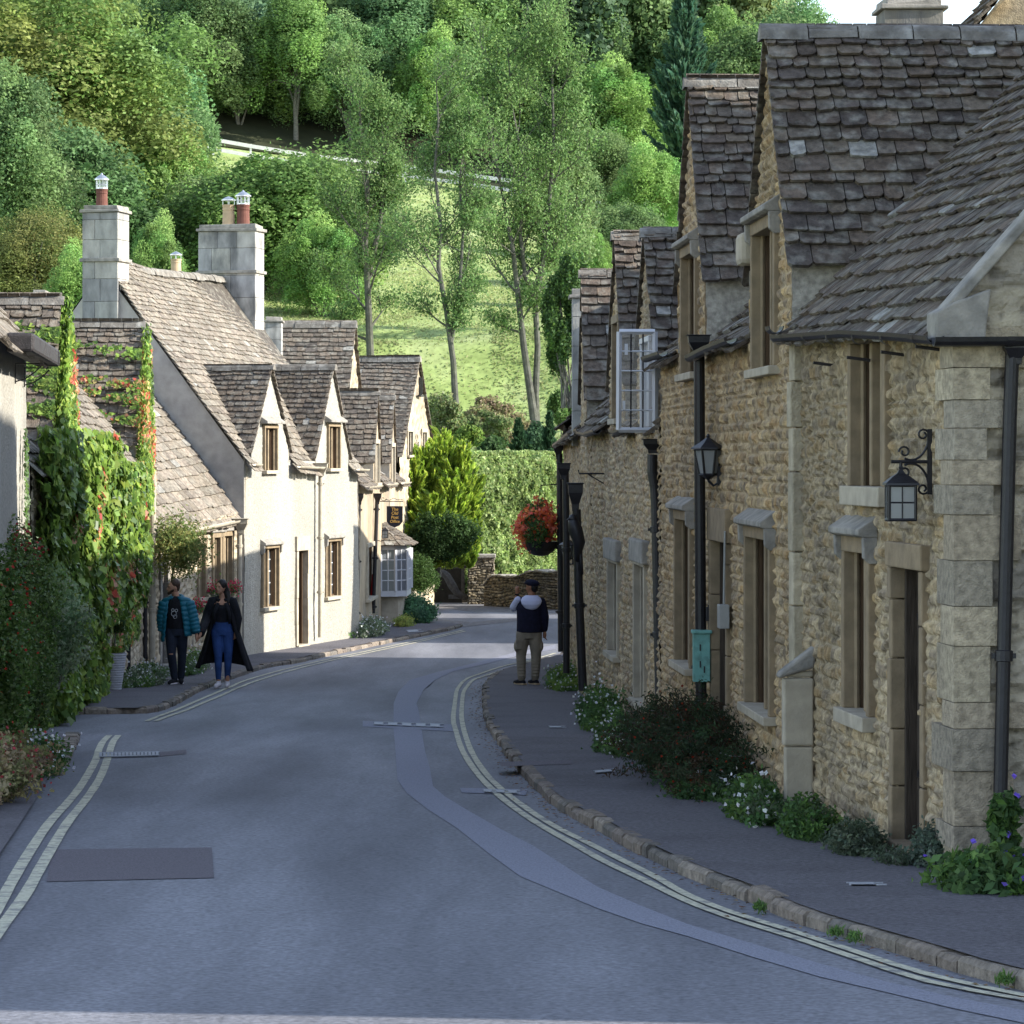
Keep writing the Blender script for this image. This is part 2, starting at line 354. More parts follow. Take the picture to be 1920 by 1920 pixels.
def gutter(mb, pts, r=.06):
    """half-round gutter, open upward"""
    pts = [Vector(p) for p in pts]; vs = []; n = 7
    t = (pts[-1]-pts[0]); t.z = 0; t.normalize(); s = t.cross(Vector((0, 0, 1)))
    for rad in (r, r*.86):
        for p in pts:
            for k in range(n):
                a = math.pi+math.pi*k/(n-1); vs.append(p+s*(rad*math.cos(a))+Vector((0, 0, rad*math.sin(a))))
    m = len(pts); fs = []
    for q in range(2):
        o = q*m*n
        for i in range(m-1):
            for k in range(n-1): fs.append((o+i*n+k, o+i*n+k+1, o+(i+1)*n+k+1, o+(i+1)*n+k))
    for i in range(m-1):
        for k in (0, n-1): fs.append((i*n+k, (i+1)*n+k, (i+1)*n+k+m*n, i*n+k+m*n))
    for i in (0, m-1):
        for k in range(n-1): fs.append((i*n+k, i*n+k+1, i*n+k+1+m*n, i*n+k+m*n))
    mb.add(vs, fs)
    L = (pts[-1]-pts[0]).length; k = .45
    while k < L:
        c = pts[0]+(pts[-1]-pts[0])*(k/L); vs = [c+t*e+s*(r*1.08*math.cos(math.pi+math.pi*j/8))+Vector((0, 0, r*1.08*math.sin(math.pi+math.pi*j/8))) for e in (-.02, .02) for j in range(9)]
        mb.add(vs, [(j, j+1, j+10, j+9) for j in range(8)]); k += .9
# ------------------------------------------------------------------ building parts
def deckquad(mb, F, u0, u1, w0, w1, z00, z01, z10, z11):
    mb.add([F.P(u0, w0, z00), F.P(u1, w0, z01), F.P(u1, w1, z11), F.P(u0, w1, z10)], [(0, 1, 2, 3)], (.07, .06, .05))
def house(name, label, F, hd, ze, zr, style, step, dorm=(), holes=(), cat='house', tcol=TP_D, exp=(.21, .12), tw=(.16, .42), tth=.024, seed=1, zb=-.35, u0=0., u1=None, ends=(), over=.15, ridge_r=.11, brk=(), dcol=None, endup=0., tu0=-.06, group=None):
    L = F.L if u1 is None else u1
    root = thing(name, F.P((u0+L)/2, -hd, F.g(F.L/2)), label, cat, group)
    zef = line(ze[0], ze[1]) if False else (lambda u: ze[0]+(ze[1]-ze[0])*(u-u0)/(L-u0)); zrf = lambda u: zr[0]+(zr[1]-zr[0])*(u-u0)/(L-u0)
    tan = (zr[0]-ze[0]+zr[1]-ze[1])*.5/hd; ca = 1/math.sqrt(1+tan*tan); sa = tan*ca
    def top(u):
        z = zef(u)+.02
        for uc, hw, za, zs in dorm:
            if abs(u-uc) < hw: z = max(z, za-(za-zs)/hw*abs(u-uc)-.03)
        return z
    bks = [b for uc, hw, za, zs in dorm for b in (uc-hw, uc+hw, uc)]
    mb = MB()
    wall_grid(mb, F, u0, L, lambda u: F.g(u)+zb, top, style, step, holes, list(bks)+list(brk))
    wc = mb.C[0]
    # solid core that carries roof and keeps the light out
    s = [(-.35, F.g(0)+zb), (-.35, zef(0)-.05), (-hd, zrf(0)-.22), (-2*hd, zef(0)-.05), (-2*hd, F.g(0)+zb)]
    e = [(-.35, F.g(L)+zb), (-.35, zef(L)-.05), (-hd, zrf(L)-.22), (-2*hd, zef(L)-.05), (-2*hd, F.g(L)+zb)]
    vs = [F.P(u0+.03, w, z) for w, z in s]+[F.P(L-.03, w, z) for w, z in e]
    mb.add(vs, [(0, 1, 2, 3, 4), (9, 8, 7, 6, 5), (0, 5, 6, 1), (3, 8, 9, 4), (1, 6, 7, 2), (2, 7, 8, 3)], (.25, .21, .16))
    for uc, hw, za, zs in dorm:
        for sg in (-1, 1):
            uu = uc+sg*hw; z0 = zef(uu)
            if zs > z0: mb.add([F.P(uu, .02, z0-.02), F.P(uu, .02, zs), F.P(uu, -(zs-z0)/tan-.1, zs), F.P(uu, -.1, z0-.02)], [(0, 1, 2, 3)], (.36, .33, .28))
    mb.build('wall', WMAT[style], root)
    # end walls
    for uu, near in ends:
        E = F.perp(uu, 2*hd, near); me = MB(); zz = zef(uu); zrr = zrf(uu)
        st = style if style != 'roughcast' else 'grey_render'
        wall_grid(me, E, 0., 2*hd, lambda a: F.g(uu)+zb, lambda a: zrr-(zrr-zz)/hd*abs(a-hd)-.05+endup, ends_style.get(name, st), step, (), [hd])
        me.build('gable_wall', WMAT[ends_style.get(name, st)], root)
    # roof
    rb = MB()
    def f(u, v): w = over-v*ca; return F.P(u, w, zef(u)-w*tan)
    def keep(u, v):
        w = over-v*ca; z = zef(u)-w*tan
        for uc, hw, za, zs in dorm:
            q = abs(u-uc)
            if q < hw+.02 and (z < za-(za-zs)/hw*q-.06): return False
        return True
    tiles(rb, f, F.n*sa+Vector((0, 0, ca)), u0+tu0, L+.06, hd/ca+over/ca, exp[0], exp[1], tw[0], tw[1], keep, tcol, tth, seed)
    cuts = sorted([u0]+[x for d in dorm for x in (max(u0, d[0]-d[1]), min(L, d[0]+d[1]))]+[L])
    for a, b in zip(cuts[:-1], cuts[1:]):
        if b-a < .01: continue
        ind = any(abs(.5*(a+b)-d[0]) < d[1] for d in dorm); ws = -.4 if ind else -.02
        deckquad(rb, F, a, b, ws, -hd, zef(a)-ws*tan-.03, zef(b)-ws*tan-.03, zrf(a)-.03, zrf(b)-.03)
    deckquad(rb, F, u0, L, -hd, -2*hd-.1, zrf(u0)-.03, zrf(L)-.03, zef(u0)-.08, zef(L)-.08)
    roof = rb.build('roof', 'roof_tile', root)
    gb = MB(); ridge(gb, F.P(u0-.05, -hd, zrf(u0)+.02), F.P(L+.05, -hd, zrf(L)+.02), ridge_r, seed=seed); gb.build('ridge', 'ridge_stone', roof)
    for i, (uc, hw, za, zs) in enumerate(dorm):
        db = MB(); ts = (za-zs)/hw; cd = 1/math.sqrt(1+ts*ts); sd = ts*cd
        D = (za-zef(uc))/tan+.1
        for sg in (-1, 1):
            def fd(a, v, sg=sg):
                dist = hw+.09-v*cd; return F.P(uc+sg*dist, .07-a, za-ts*dist)
            def kd(a, v):
                dist = hw+.09-v*cd; return za-ts*dist > zef(uc)-(.07-a)*tan-.06
            tiles(db, fd, F.d*(sg*sd)+Vector((0, 0, cd)), 0, D+.15, (hw+.09)/cd, exp[0]*.95, exp[1]*.9, tw[0], tw[1]*.9, kd, dcol or tcol, tth, seed+i*5+sg, sag=.03)
            p = [F.P(uc, .0, za-.03), F.P(uc+sg*hw, .0, zs-.03), F.P(uc+sg*hw, -(zs-zef(uc))/tan-.15, zs-.03), F.P(uc, -D-.1, za-.03)]
            db.add(p, [(0, 1, 2, 3)], (.07, .06, .05))
        dd = db.build('dormer_roof', 'roof_tile', root)
        gb = MB(); ridge(gb, F.P(uc, .1, za+.015), F.P(uc, -D-.05, za+.015), ridge_r*.85, seed=seed+i); gb.build('ridge', 'ridge_stone', dd)
    root['_'] = 0; del root['_']
    return root
ends_style = {}
def window(root, F, rc, mull=1, bars=(2, 5), sm='dressed_warm', hood=False, recess=.13, jamb=.08, sill=.07, tim='timber', proud=.055, frame=.035, name='window', lead='lead', gm='glass', lw=.007):
    u0, u1, z0, z1 = rc; s = MB()
    for a, b in ((u0-jamb, u0), (u1, u1+jamb)): s.fbox(F, a, b, -recess-.05, proud, z0, z1)
    s.fbox(F, u0-jamb-.02, u1+jamb+.02, -recess-.05, proud+.004, z1, z1+jamb*1.3)
    W = s.build(name, sm, root, bevel=.008)
    if sill:
        q = MB(); q.fbox(F, u0-jamb-.03, u1+jamb+.03, -recess-.04, proud+.05, z0-sill, z0); q.build('sill', 'dressed_pale' if sm != 'dressed_pale' else sm, W, bevel=.008)
    t = MB()
    for a, b in ((u0, u0+.028), (u1-.028, u1)): t.fbox(F, a, b, -recess-.04, -recess*.42, z0, z1)
    for a, b in ((u0+.028, u0+.028+frame), (u1-.028-frame, u1-.028)): t.fbox(F, a, b, -recess-.02, -recess+.035, z0, z1)
    t.fbox(F, u0+.028+frame, u1-.028-frame, -recess-.02, -recess+.03, z0, z0+frame); t.fbox(F, u0+.028+frame, u1-.028-frame, -recess-.02, -recess+.03, z1-frame, z1)
    for a, b in ((u0+.028, u0+.04), (u1-.04, u1-.028)): t.fbox(F, a, b, -recess*.62, -recess*.5, z0, z1)
    t.build('frame', tim, W)
    for a in (u0+.006, u1-.006): rb_ = MB(); rb_.tube([F.P(a, -recess*.25, z0), F.P(a, -recess*.25, z1)], .02, 6); rb_.build('moulding', sm, W)
    for k in range(mull):
        c = u0+(u1-u0)*(k+1)/(mull+1); mm = MB(); mm.fbox(F, c-.035, c+.035, -recess-.01, -.015, z0+.001, z1-.001)
        mm.fbox(F, c-.055, c+.055, -recess-.01, -recess*.6, z0+.001, z1-.001); mm.build('mullion', sm, W, bevel=.01)
    g = MB(); g.fbox(F, u0, u1, -recess-.04, -recess-.005, z0, z1); g.build('pane', gm, W)
    if bars:
        b = MB(); n = (mull+1)*bars[0]
        for k in range(1, n): c = u0+(u1-u0)*k/n; b.fbox(F, c-lw, c+lw, -recess-.006, -recess+.006, z0, z1)
        for k in range(1, bars[1]): c = z0+(z1-z0)*k/bars[1]; b.fbox(F, u0, u1, -recess-.006, -recess+.004, c-lw, c+lw)
        b.build('leading', lead, W)
    if hood:
        h = MB(); zz = z1+jamb*1.3+.01; ex = jamb+.05
        cs = [(0, zz+.13), (.135, zz+.04), (.135, zz), (.10, zz-.015), (0, zz-.015)]
        h.prism([F.P(u0-ex, w, z) for w, z in cs], F.d*(u1-u0+2*ex))
        for a in (u0-ex, u1+ex-.07):
            cs = [(0, zz-.015), (.10, zz-.015), (.095, zz-.15), (.05, zz-.19), (0, zz-.19)]
            h.prism([F.P(a, w, z) for w, z in cs], F.d*.07)
        h.build('hood_mould', 'dressed_grey', W, bevel=.008)
    return W
def door(root, F, rc, recess=.2, sm='dressed_warm', lm='dark_door', lintel=.2, jamb=.11, proud=.05, ring=True, planks=5, ring_z=.55):
    u0, u1, z0, z1 = rc; s = MB()
    for a, b in ((u0-jamb, u0), (u1, u1+jamb)):
        z = z0
        while z < z1-.01:
            e = min(z1, z+rnd.uniform(.35, .6)); j = rnd.uniform(-.012, .006); s.fbox(F, a, b, -recess-.05, proud+j, z, e-.006); z = e
    s.fbox(F, u0-jamb-.03, u1+jamb+.03, -recess-.05, proud+.012, z1, z1+lintel)
    s.fbox(F, u0-.05, u1+.05, -recess, proud+.02, z0-.1, z0+.015)
    D = s.build('door_surround', sm, root, bevel=.01)
    l = MB(); n = planks
    for k in range(n): a = u0+(u1-u0)*k/n; b = u0+(u1-u0)*(k+1)/n; l.fbox(F, a+.003, b-.003, -recess-.04, -recess+rnd.uniform(0, .008), z0+.02, z1)
    leaf = l.build('door', lm, root)
    t = MB()
    for a, b in ((u0, u0+.05), (u1-.05, u1)): t.fbox(F, a, b, -recess-.01, -recess*.35, z0+.015, z1)
    t.build('frame', lm, D)
    if ring:
        h = MB(); um = u0+(u1-u0)*.4
        for z in (z0+(z1-z0)*.25, z0+(z1-z0)*.82): h = MB(); h.fbox(F, u0+.05, u1-.1, -recess+.008, -recess+.02, z-.02, z+.02); h.build('hinge', 'iron', leaf)
        k = MB(); zc = z0+(z1-z0)*ring_z; pts = [F.P(um+.045*math.cos(a), -recess+.04, zc+.06*math.sin(a)) for a in np.linspace(0, 2*math.pi, 13)]
        k.tube(pts, .007, 6, cap=False); k.tube([F.P(um, -recess, zc+.06), F.P(um, -recess+.06, zc+.06)], .014, 8); k.build('handle', 'iron', leaf)
    return D
def pipe(root, pts, r=.045, m='iron', hopper=None, collars=1.15, hw=.11, hh=.2, name='drainpipe'):
    mb = MB(); pts = [Vector(p) for p in pts]; mb.tube(pts, r, 12)
    a, b = pts[-2], pts[-1]
    if (a-b).length < (pts[0]-pts[1]).length: a, b = pts[0], pts[1]
    L = (b-a).length; k = .25; dv = (b-a)/L
    while k < L-.1:
        c = a+dv*k; mb.tube([c-dv*.035, c-dv*.03, c+dv*.03, c+dv*.035], [r*1.02, r*1.3, r*1.3, r*1.02], 12)
        mb.box(c, r*3.4, .02, .03); k += collars
    o = mb.build(name, m, root)
    if hopper is not None:
        h = MB(); x, y, z = hopper
        prof = [(.45*hw, -hh), (.5*hw, -.75*hh), (.95*hw, -.35*hh), (hw, -.05*hh), (1.15*hw, -.03*hh), (1.15*hw, .0)]
        vs = []
        for rr, zz in prof:
            for sx, sy in ((-1, -1), (1, -1), (1, 1), (-1, 1)): vs.append((x+sx*rr, y+sy*rr, z+zz))
        fs = [(i*4+k, i*4+(k+1) % 4, (i+1)*4+(k+1) % 4, (i+1)*4+k) for i in range(5) for k in range(4)]+[(3, 2, 1, 0), (20, 21, 22, 23)]
        h.add(vs, fs); h.build('hopper', m, o, bevel=.006)
    return o
def chimney(root, c, wx, wy, z0, z1, ang, courses, name='chimney', step_z=None, cap=.06, cols=None, m='chimney_stone', taper=.05):
    """ashlar stack: blocks course by course"""
    mb = MB(); rr = random.Random(int(abs(c[0]*100))); z = z0; k = 0; cols = cols or [(.46, .44, .40), (.52, .49, .44), (.40, .39, .37)]
    while z < z1-.02:
        e = min(z1, z+courses*rr.uniform(.9, 1.1)); o = .0 if (step_z is None or z < step_z) else -taper
        if step_z is not None and z < step_z < e: e = step_z
        n = max(1, round(wx/.45)); xs = [-wx/2-o]
        xs = [-(wx/2+o)]+[-(wx/2+o)+(wx+2*o)*(i+(.5 if k % 2 else .0)*.6)/n for i in range(1, n)]+[wx/2+o]
        for a, b in zip(xs[:-1], xs[1:]):
            ca, sa = math.cos(ang), math.sin(ang); mx = (a+b)/2
            mb.box((c[0]+mx*ca, c[1]+mx*sa, (z+e)/2), (b-a)-.006, wy+2*o+rr.uniform(-.006, .006), e-z-.006, ang, rr.choice(cols))
        z = e; k += 1
    mb.box((c[0], c[1], (z0+z1)/2), wx-.04, wy-.04, z1-z0-.01, ang, (.2, .19, .17)) if taper <= 0 else mb.box((c[0], c[1], (z0+z1)/2), wx-.2, wy-.2, z1-z0-.01, ang, (.2, .19, .17))
    ch = mb.build(name, m, root, bevel=.008)
    cb = MB()
    if step_z is not None: cb.box((c[0], c[1], step_z), wx+.09, wy+.09, .07, ang)
    o = taper if step_z is not None else 0.
    cb.box((c[0], c[1], z1+cap/2), wx-2*o+.09, wy-2*o+.09, cap, ang, jit=.01); cb.box((c[0], c[1], z1+cap+.04), wx-2*o-.02, wy-2*o-.02, .1, ang, jit=.02)
    cb.build('chimney_cap', 'dressed_grey', ch, bevel=.01)
    return ch
def chimney_pot(ch, c, h, r, m, cowl='lantern'):
    p = MB(); p.lathe(c, [(r*1.1, 0), (r*1.02, .04*h), (r*.93, .2*h), (r*.86, .75*h), (r*.92, .78*h), (r*.92, .84*h), (r*.86, .86*h), (r*.96, .97*h), (r*.96, h), (r*.75, h), (r*.72, .9*h)], 18)
    o = p.build('chimney_pot', m, ch, smooth=False)
    k = MB(); z = c[2]+h; rr = r*.86
    if cowl == 'lantern':
        for i in range(10):
            a = 2*math.pi*i/10; k.tube([(c[0]+rr*math.cos(a), c[1]+rr*math.sin(a), z-.02), (c[0]+rr*math.cos(a), c[1]+rr*math.sin(a), z+.2)], .008, 5)
        k.tube([(c[0]+rr*math.cos(a), c[1]+rr*math.sin(a), z+.09) for a in np.linspace(0, 2*math.pi, 15)], .006, 5, cap=False)
        k.lathe((c[0], c[1], z), [(rr*1.02, -.01), (rr*1.02, .03), (rr*.9, .03)], 16)
        k.lathe((c[0], c[1], z+.2), [(rr*1.3, -.02), (rr*1.3, .0), (rr*.8, .05), (rr*.25, .09), (rr*.1, .12), (.001, .13)], 18)
    else:
        for i in range(4):
            a = 2*math.pi*i/4; k.tube([(c[0]+rr*math.cos(a), c[1]+rr*math.sin(a), z-.02), (c[0]+rr*math.cos(a), c[1]+rr*math.sin(a), z+.1)], .008, 5)
        k.lathe((c[0], c[1], z+.1), [(rr*1.25, -.01), (rr*1.25, .01), (rr*.6, .06), (.001, .09)], 18)
    k.build('cowl', 'steel', o)
    return o
def lantern(loc, s, label, bracket='swan', F=None, group=None, square=False, cat='wall lantern'):
    """loc: centre of the lantern glass; bracket goes to facade F (distance w)"""
    t = thing('wall_lantern', loc, label, cat, group); x, y, z = loc; n = 4 if square else 6; a0 = math.pi/4 if square else 0
    hg = .5*s; top = .27*s; bot = (.27 if square else .17)*s
    fr = MB(); gl = MB()
    ring = lambda r, zz: [Vector((x+r*math.cos(a0+2*math.pi*i/n), y+r*math.sin(a0+2*math.pi*i/n), z+zz)) for i in range(n)]
    T_, B_ = ring(top, hg/2), ring(bot, -hg/2)
    for i in range(n):
        fr.tube([B_[i], T_[i]], .016*s*1.6, 6); fr.tube([T_[i], T_[(i+1) % n]], .018*s*1.5, 6); fr.tube([B_[i], B_[(i+1) % n]], .018*s*1.5, 6)
        if square:
            fr.tube([(B_[i]+B_[(i+1) % n])/2, (T_[i]+T_[(i+1) % n])/2], .008*s*1.6, 5); fr.tube([(B_[i]+T_[i])/2, (B_[(i+1) % n]+T_[(i+1) % n])/2], .008*s*1.6, 5)
        gl.add([B_[i], B_[(i+1) % n], T_[(i+1) % n], T_[i]], [(0, 1, 2, 3)])
    fr.add(B_, [tuple(range(n))])
    if not square: fr.lathe((x, y, z-hg/2), [(bot*1.05, 0), (bot*.6, -.05*s), (bot*.2, -.1*s), (.01*s, -.13*s)], n)
    fr.build('frame', 'iron', t); gl.build('pane', 'lantern_glass', t)
    cp = MB(); prof = [(top*1.28, hg/2), (top*1.25, hg/2+.03*s), (top*.7, hg/2+.12*s), (top*.3, hg/2+.2*s if not square else hg/2+.17*s), (top*.12, hg/2+.23*s), (top*.16, hg/2+.26*s), (.005, hg/2+.31*s)]
    vs = []; fs = []
    for r, zz in prof: vs += ring(r, zz)
    for i in range(len(prof)-1):
        for k in range(n): fs.append((i*n+k, i*n+(k+1) % n, (i+1)*n+(k+1) % n, (i+1)*n+k))
    fs.append(tuple(range(n))); cp.add(vs, fs); cp.build('cap', 'iron', t)
    b = MB(); c = Vector(loc)
    if F is not None:
        k = (c-F.A); uu = k.dot(F.d); ww = k.dot(F.n)
        if bracket == 'swan':
            zb = z-hg/2-.12*s
            pts = [F.P(uu, ww, zb), F.P(uu, ww*.6, zb-.1*s), F.P(uu, ww*.3, zb-.05*s), F.P(uu, .03, zb+.1*s)]
            b.tube(pts, .02*s*1.4, 7); b.fbox(F, uu-.04*s, uu+.04*s, 0, .04, zb-.1*s, zb+.28*s)
        else:
            zb = z+hg/2+.34*s
            b.tube([F.P(uu, ww+.06, zb), F.P(uu, .03, zb)], .011, 7); b.tube([F.P(uu, ww, zb), F.P(uu, ww, zb-.1*s)], .012, 6); b.fbox(F, uu-.012, uu+.012, .03, .06, zb-.2, zb+.2)
            for sz in (-1, 1):
                def sp(cx, cz, r, a0, a1, k=14): return [F.P(uu, cx+r*(1-.6*i/k)*math.cos(a0+(a1-a0)*i/k), cz+sz*r*(1-.6*i/k)*math.sin(a0+(a1-a0)*i/k)) for i in range(k+1)]
                arc = [F.P(uu, .155+.11*math.cos(a), zb+sz*(.115+.11*math.sin(a))) for a in np.linspace(-math.pi*.62, math.pi*.12-math.pi*.0, 10)]
                arc = [F.P(uu, .05+.11*(1-math.cos(a)), zb+sz*(.16-.15*math.sin(a))) for a in np.linspace(0, math.pi*.62, 10)]
                b.tube(arc, .008, 6)
                b.tube(sp(.085, zb+sz*.165, .036, math.pi, -math.pi*1.4), .007, 6); b.tube(sp(.2, zb+sz*.06, .036, math.pi*.0, math.pi*2.2), .007, 6)
        b.build('bracket', 'iron', t)
    return t
mat('lantern_glass', (.45, .46, .46), var=.05, bump=0, rough=.25, spec=.6, trans=.5)
# ------------------------------------------------------------------ planting
G_DK = [(.028, .055, .018), (.035, .07, .02), (.045, .08, .025)]
G_MD = [(.06, .11, .025), (.075, .13, .03), (.05, .095, .03)]
G_LT = [(.11, .17, .035), (.14, .19, .04), (.09, .15, .035)]
G_GR = [(.10, .13, .075), (.08, .11, .06), (.14, .165, .10)]
def blobpts(n, c, r, rs, shell=.5, lumps=7, lump_r=.45, floor=None):
    """points on lumpy shell inside an ellipsoid, plus outward directions"""
    c = np.array(c); r = np.array(r)
    L = rs.normal(size=(lumps, 3)); L /= np.linalg.norm(L, axis=1, keepdims=True); L *= (1-lump_r)*rs.uniform(.55, 1, (lumps, 1))
    k = rs.randint(0, lumps, n); D = rs.normal(size=(n, 3)); D /= np.linalg.norm(D, axis=1, keepdims=True)
    rad = lump_r*rs.uniform(.7, 1.15, lumps)[k]*(shell+(1-shell)*rs.rand(n)**.6)
    rad *= 1+.9*(vn(D[:, 0]*2.5+k*3.7, D[:, 1]*2.5+D[:, 2]*2.1, lumps)-.5)+.35*(rs.rand(n) < .07)
    P = L[k]+D*rad[:, None]; N = D+P*.8; N /= np.linalg.norm(N, axis=1, keepdims=True)
    P = c+P*r
    if floor is not None: m = P[:, 2] > floor; P, N = P[m], N[m]
    return P, N
SEED = [100]
def bush(name, label, cat, c, r, n, size, cols, m='leaf', group=None, flowers=None, floor=None, lumps=9, lump_r=.42, stems=0, asp=.55, parts=True, seed=None, nmix=.45, shell=.45):
    SEED[0] += 1; rs = np.random.RandomState(seed or SEED[0])
    t = thing(name, (c[0], c[1], floor if floor is not None else c[2]-r[2]), label, cat, group)
    P, N = blobpts(n, c, r, rs, shell, lumps, lump_r, floor)
    quad_mesh('foliage', leafquads(P, size, N, nmix, asp, rs=rs), m, t, pal(len(P), cols, .25, rs))
    if stems:
        s = MB(); b = (c[0], c[1], (floor if floor is not None else c[2]-r[2]))
        for i in range(stems):
            q = P[rs.randint(len(P))]; s.tube([(b[0]+rs.uniform(-.3, .3)*r[0], b[1]+rs.uniform(-.3, .3)*r[1], b[2]), ((b[0]+q[0])/2+rs.uniform(-.1, .1)*r[0], (b[1]+q[1])/2, (b[2]+q[2])/2), tuple(q)], [.015*max(r), .01*max(r), .004*max(r)], 5)
        s.build('stem', 'bark', t)
    if flowers:
        fn, fs, fc, nm = flowers; P, N = blobpts(fn, c, r*np.array((1.04, 1.04, 1.04)), rs, .9, lumps, lump_r, floor)
        quad_mesh(nm, np.concatenate([leafquads(P, fs, N, .6, .9, rs=rs), leafquads(P, fs, N, .6, .9, rs=rs)]), 'petal', t, pal(2*len(P), fc, .12, rs))
    return t
def creeper(name, label, cat, F, areas, n, size, cols_fn, m='leaf', thick=.18, group=None, down=1.2, asp=.85, stems=True, seed=None, seedoff=0):
    """areas: list of (u0,u1,z0,z1,density,thickness) on the facade; cols_fn(u,z)->rgb"""
    SEED[0] += 1; rs = np.random.RandomState(seed or SEED[0])
    tot = sum((a[1]-a[0])*(a[3]-a[2])*a[4] for a in areas); Ps = []; Ns = []; Cs = []
    for (u0, u1, z0, z1, dn, th) in areas:
        k = int(n*(u1-u0)*(z1-z0)*dn/tot); u = rs.uniform(u0, u1, k); z = rs.uniform(z0, z1, k)
        hole = vn(u*2.3, z*2.3, 4+seedoff)+.35*vn(u*7, z*7, 9)
        eu = np.minimum(u-u0, u1-u)/(.25*(u1-u0)); ez = np.minimum(z-z0, z1-z)/(.25*(z1-z0))
        keep = hole+.5*np.clip(np.minimum(eu, ez), 0, 1) > .42
        u, z = u[keep], z[keep]
        w = .03+th*(.25+.75*vn(u*3, z*3, 2))*rs.rand(len(u))**.5
        Ps.append(np.array(F.A)+u[:, None]*np.array(F.d)+w[:, None]*np.array(F.n)+np.stack([0*z, 0*z, z], 1)); Ns.append(np.tile(np.array(F.n), (len(u), 1))); Cs.append(cols_fn(u, z, rs))
    P = np.concatenate(Ps); N = np.concatenate(Ns); C = np.concatenate(Cs)
    N = N+rs.normal(size=N.shape)*.35+np.array((0, 0, .3)); N /= np.linalg.norm(N, axis=1, keepdims=True)
    t = thing(name, tuple(F.P(areas[0][0], .1, areas[0][2])), label, cat, group)
    quad_mesh('foliage', leafquads(P, size, N, .75, asp, down, rs=rs), m, t, C)
    if stems:
        s = MB()
        for i in range(8):
            a = areas[rs.randint(len(areas))]; u = rs.uniform(a[0], a[1]); z = F.g(u); pts = []
            while z < a[3]-.1: pts.append(F.P(u, .05, z)); u += rs.uniform(-.12, .12); z += .3
            if len(pts) > 2: s.tube(pts, [.02*(1-.7*i/len(pts)) for i in range(len(pts))], 5)
        s.build('stem', 'bark', t)
    return t
def wild(name, label, cat, c, rx, ry, h, n, size, cols, flowers=None, nst=90, lean=.5, droop=0., m='leaf', group=None, asp=.5, seed=None):
    SEED[0] += 1; rs = np.random.RandomState(seed or SEED[0]); t = thing(name, tuple(c), label, cat, group)
    a = rs.uniform(0, 6.283, nst); r = np.sqrt(rs.rand(nst)); bx = r*np.cos(a)*.8; by = r*np.sin(a)*.8
    hh = h*(.35+.65*rs.rand(nst)**.8)*(1-.45*r*r)*(1+.2*(rs.rand(nst) < .12)); dx = bx*lean+rs.normal(size=nst)*.25*lean; dy = by*lean+rs.normal(size=nst)*.25*lean
    def pt(k, t_): return np.stack([c[0]+(bx[k]+dx[k]*t_**1.5)*rx, c[1]+(by[k]+dy[k]*t_**1.5)*ry, c[2]+hh[k]*(t_-droop*t_**3)], -1)
    k = rs.randint(0, nst, n); tt = .08+.92*rs.rand(n)**.8; P = pt(k, tt)+rs.normal(size=(n, 3))*size*np.array((.9, .9, .6))
    N = np.stack([dx[k]+bx[k], dy[k]+by[k]-.3, .6+0*tt], -1)+rs.normal(size=(n, 3))*.6; N /= np.linalg.norm(N, axis=1, keepdims=True)
    quad_mesh('foliage', leafquads(P, size, N, .5, asp, rs=rs), m, t, pal(nst, cols, .25, rs)[k]*(.8+.4*rs.rand(n, 1)))
    s = MB()
    for i in range(0, nst, max(1, nst//40)): s.tube([tuple(pt(i, q)) for q in (0., .35, .7, 1.)], [.006+.004*h, .005, .004, .002], 4)
    s.build('stem', 'bark', t)
    if flowers:
        fn, fs, fc, nm = flowers; k = rs.randint(0, nst, fn); P = pt(k, .75+.35*rs.rand(fn))+rs.normal(size=(fn, 3))*size*1.2
        quad_mesh(nm, np.concatenate([leafquads(P, fs, None, .6, .9, rs=rs), leafquads(P, fs, None, .6, .9, rs=rs)]), 'petal', t, pal(2*fn, fc, .12, rs))
    return t
# ------------------------------------------------------------------ trees
def crown_quads(seed, R_, Hc, lobes, n, size, cols, asp=.6, lr=.36, zc=0., nmix=.5, jit=.25):
    rs = np.random.RandomState(seed)
    L = rs.normal(size=(lobes, 3)); L /= np.linalg.norm(L, axis=1, keepdims=True); L[:, 2] = np.where(L[:, 2] < -.5, -L[:, 2], L[:, 2]); L *= rs.uniform(.35, .8, (lobes, 1))
    k = rs.randint(0, lobes, n); D = rs.normal(size=(n, 3)); D[:, 2] = np.abs(D[:, 2])*np.where(rs.rand(n) < .72, 1, -1); D /= np.linalg.norm(D, axis=1, keepdims=True)
    rad = lr*rs.uniform(.55, 1.2, lobes)[k]*(.55+.5*rs.rand(n)**.5)
    # break each lobe into clumps
    q = (vn(D[:, 0]*3.2+k*3.1, D[:, 1]*3.2+D[:, 2]*2.7, seed)-.45); rad = rad*(1+.5*q)
    P = (L[k]+D*rad[:, None])*np.array((R_, R_, Hc/2)); P[:, 2] += zc
    lc = pal(lobes, cols, jit, rs)[k]; C = lc*(.8+.4*rs.rand(n, 1))
    return leafquads(P, size, D, nmix, asp, rs=rs), C, L*np.array((R_, R_, Hc/2))+np.array((0, 0, zc))
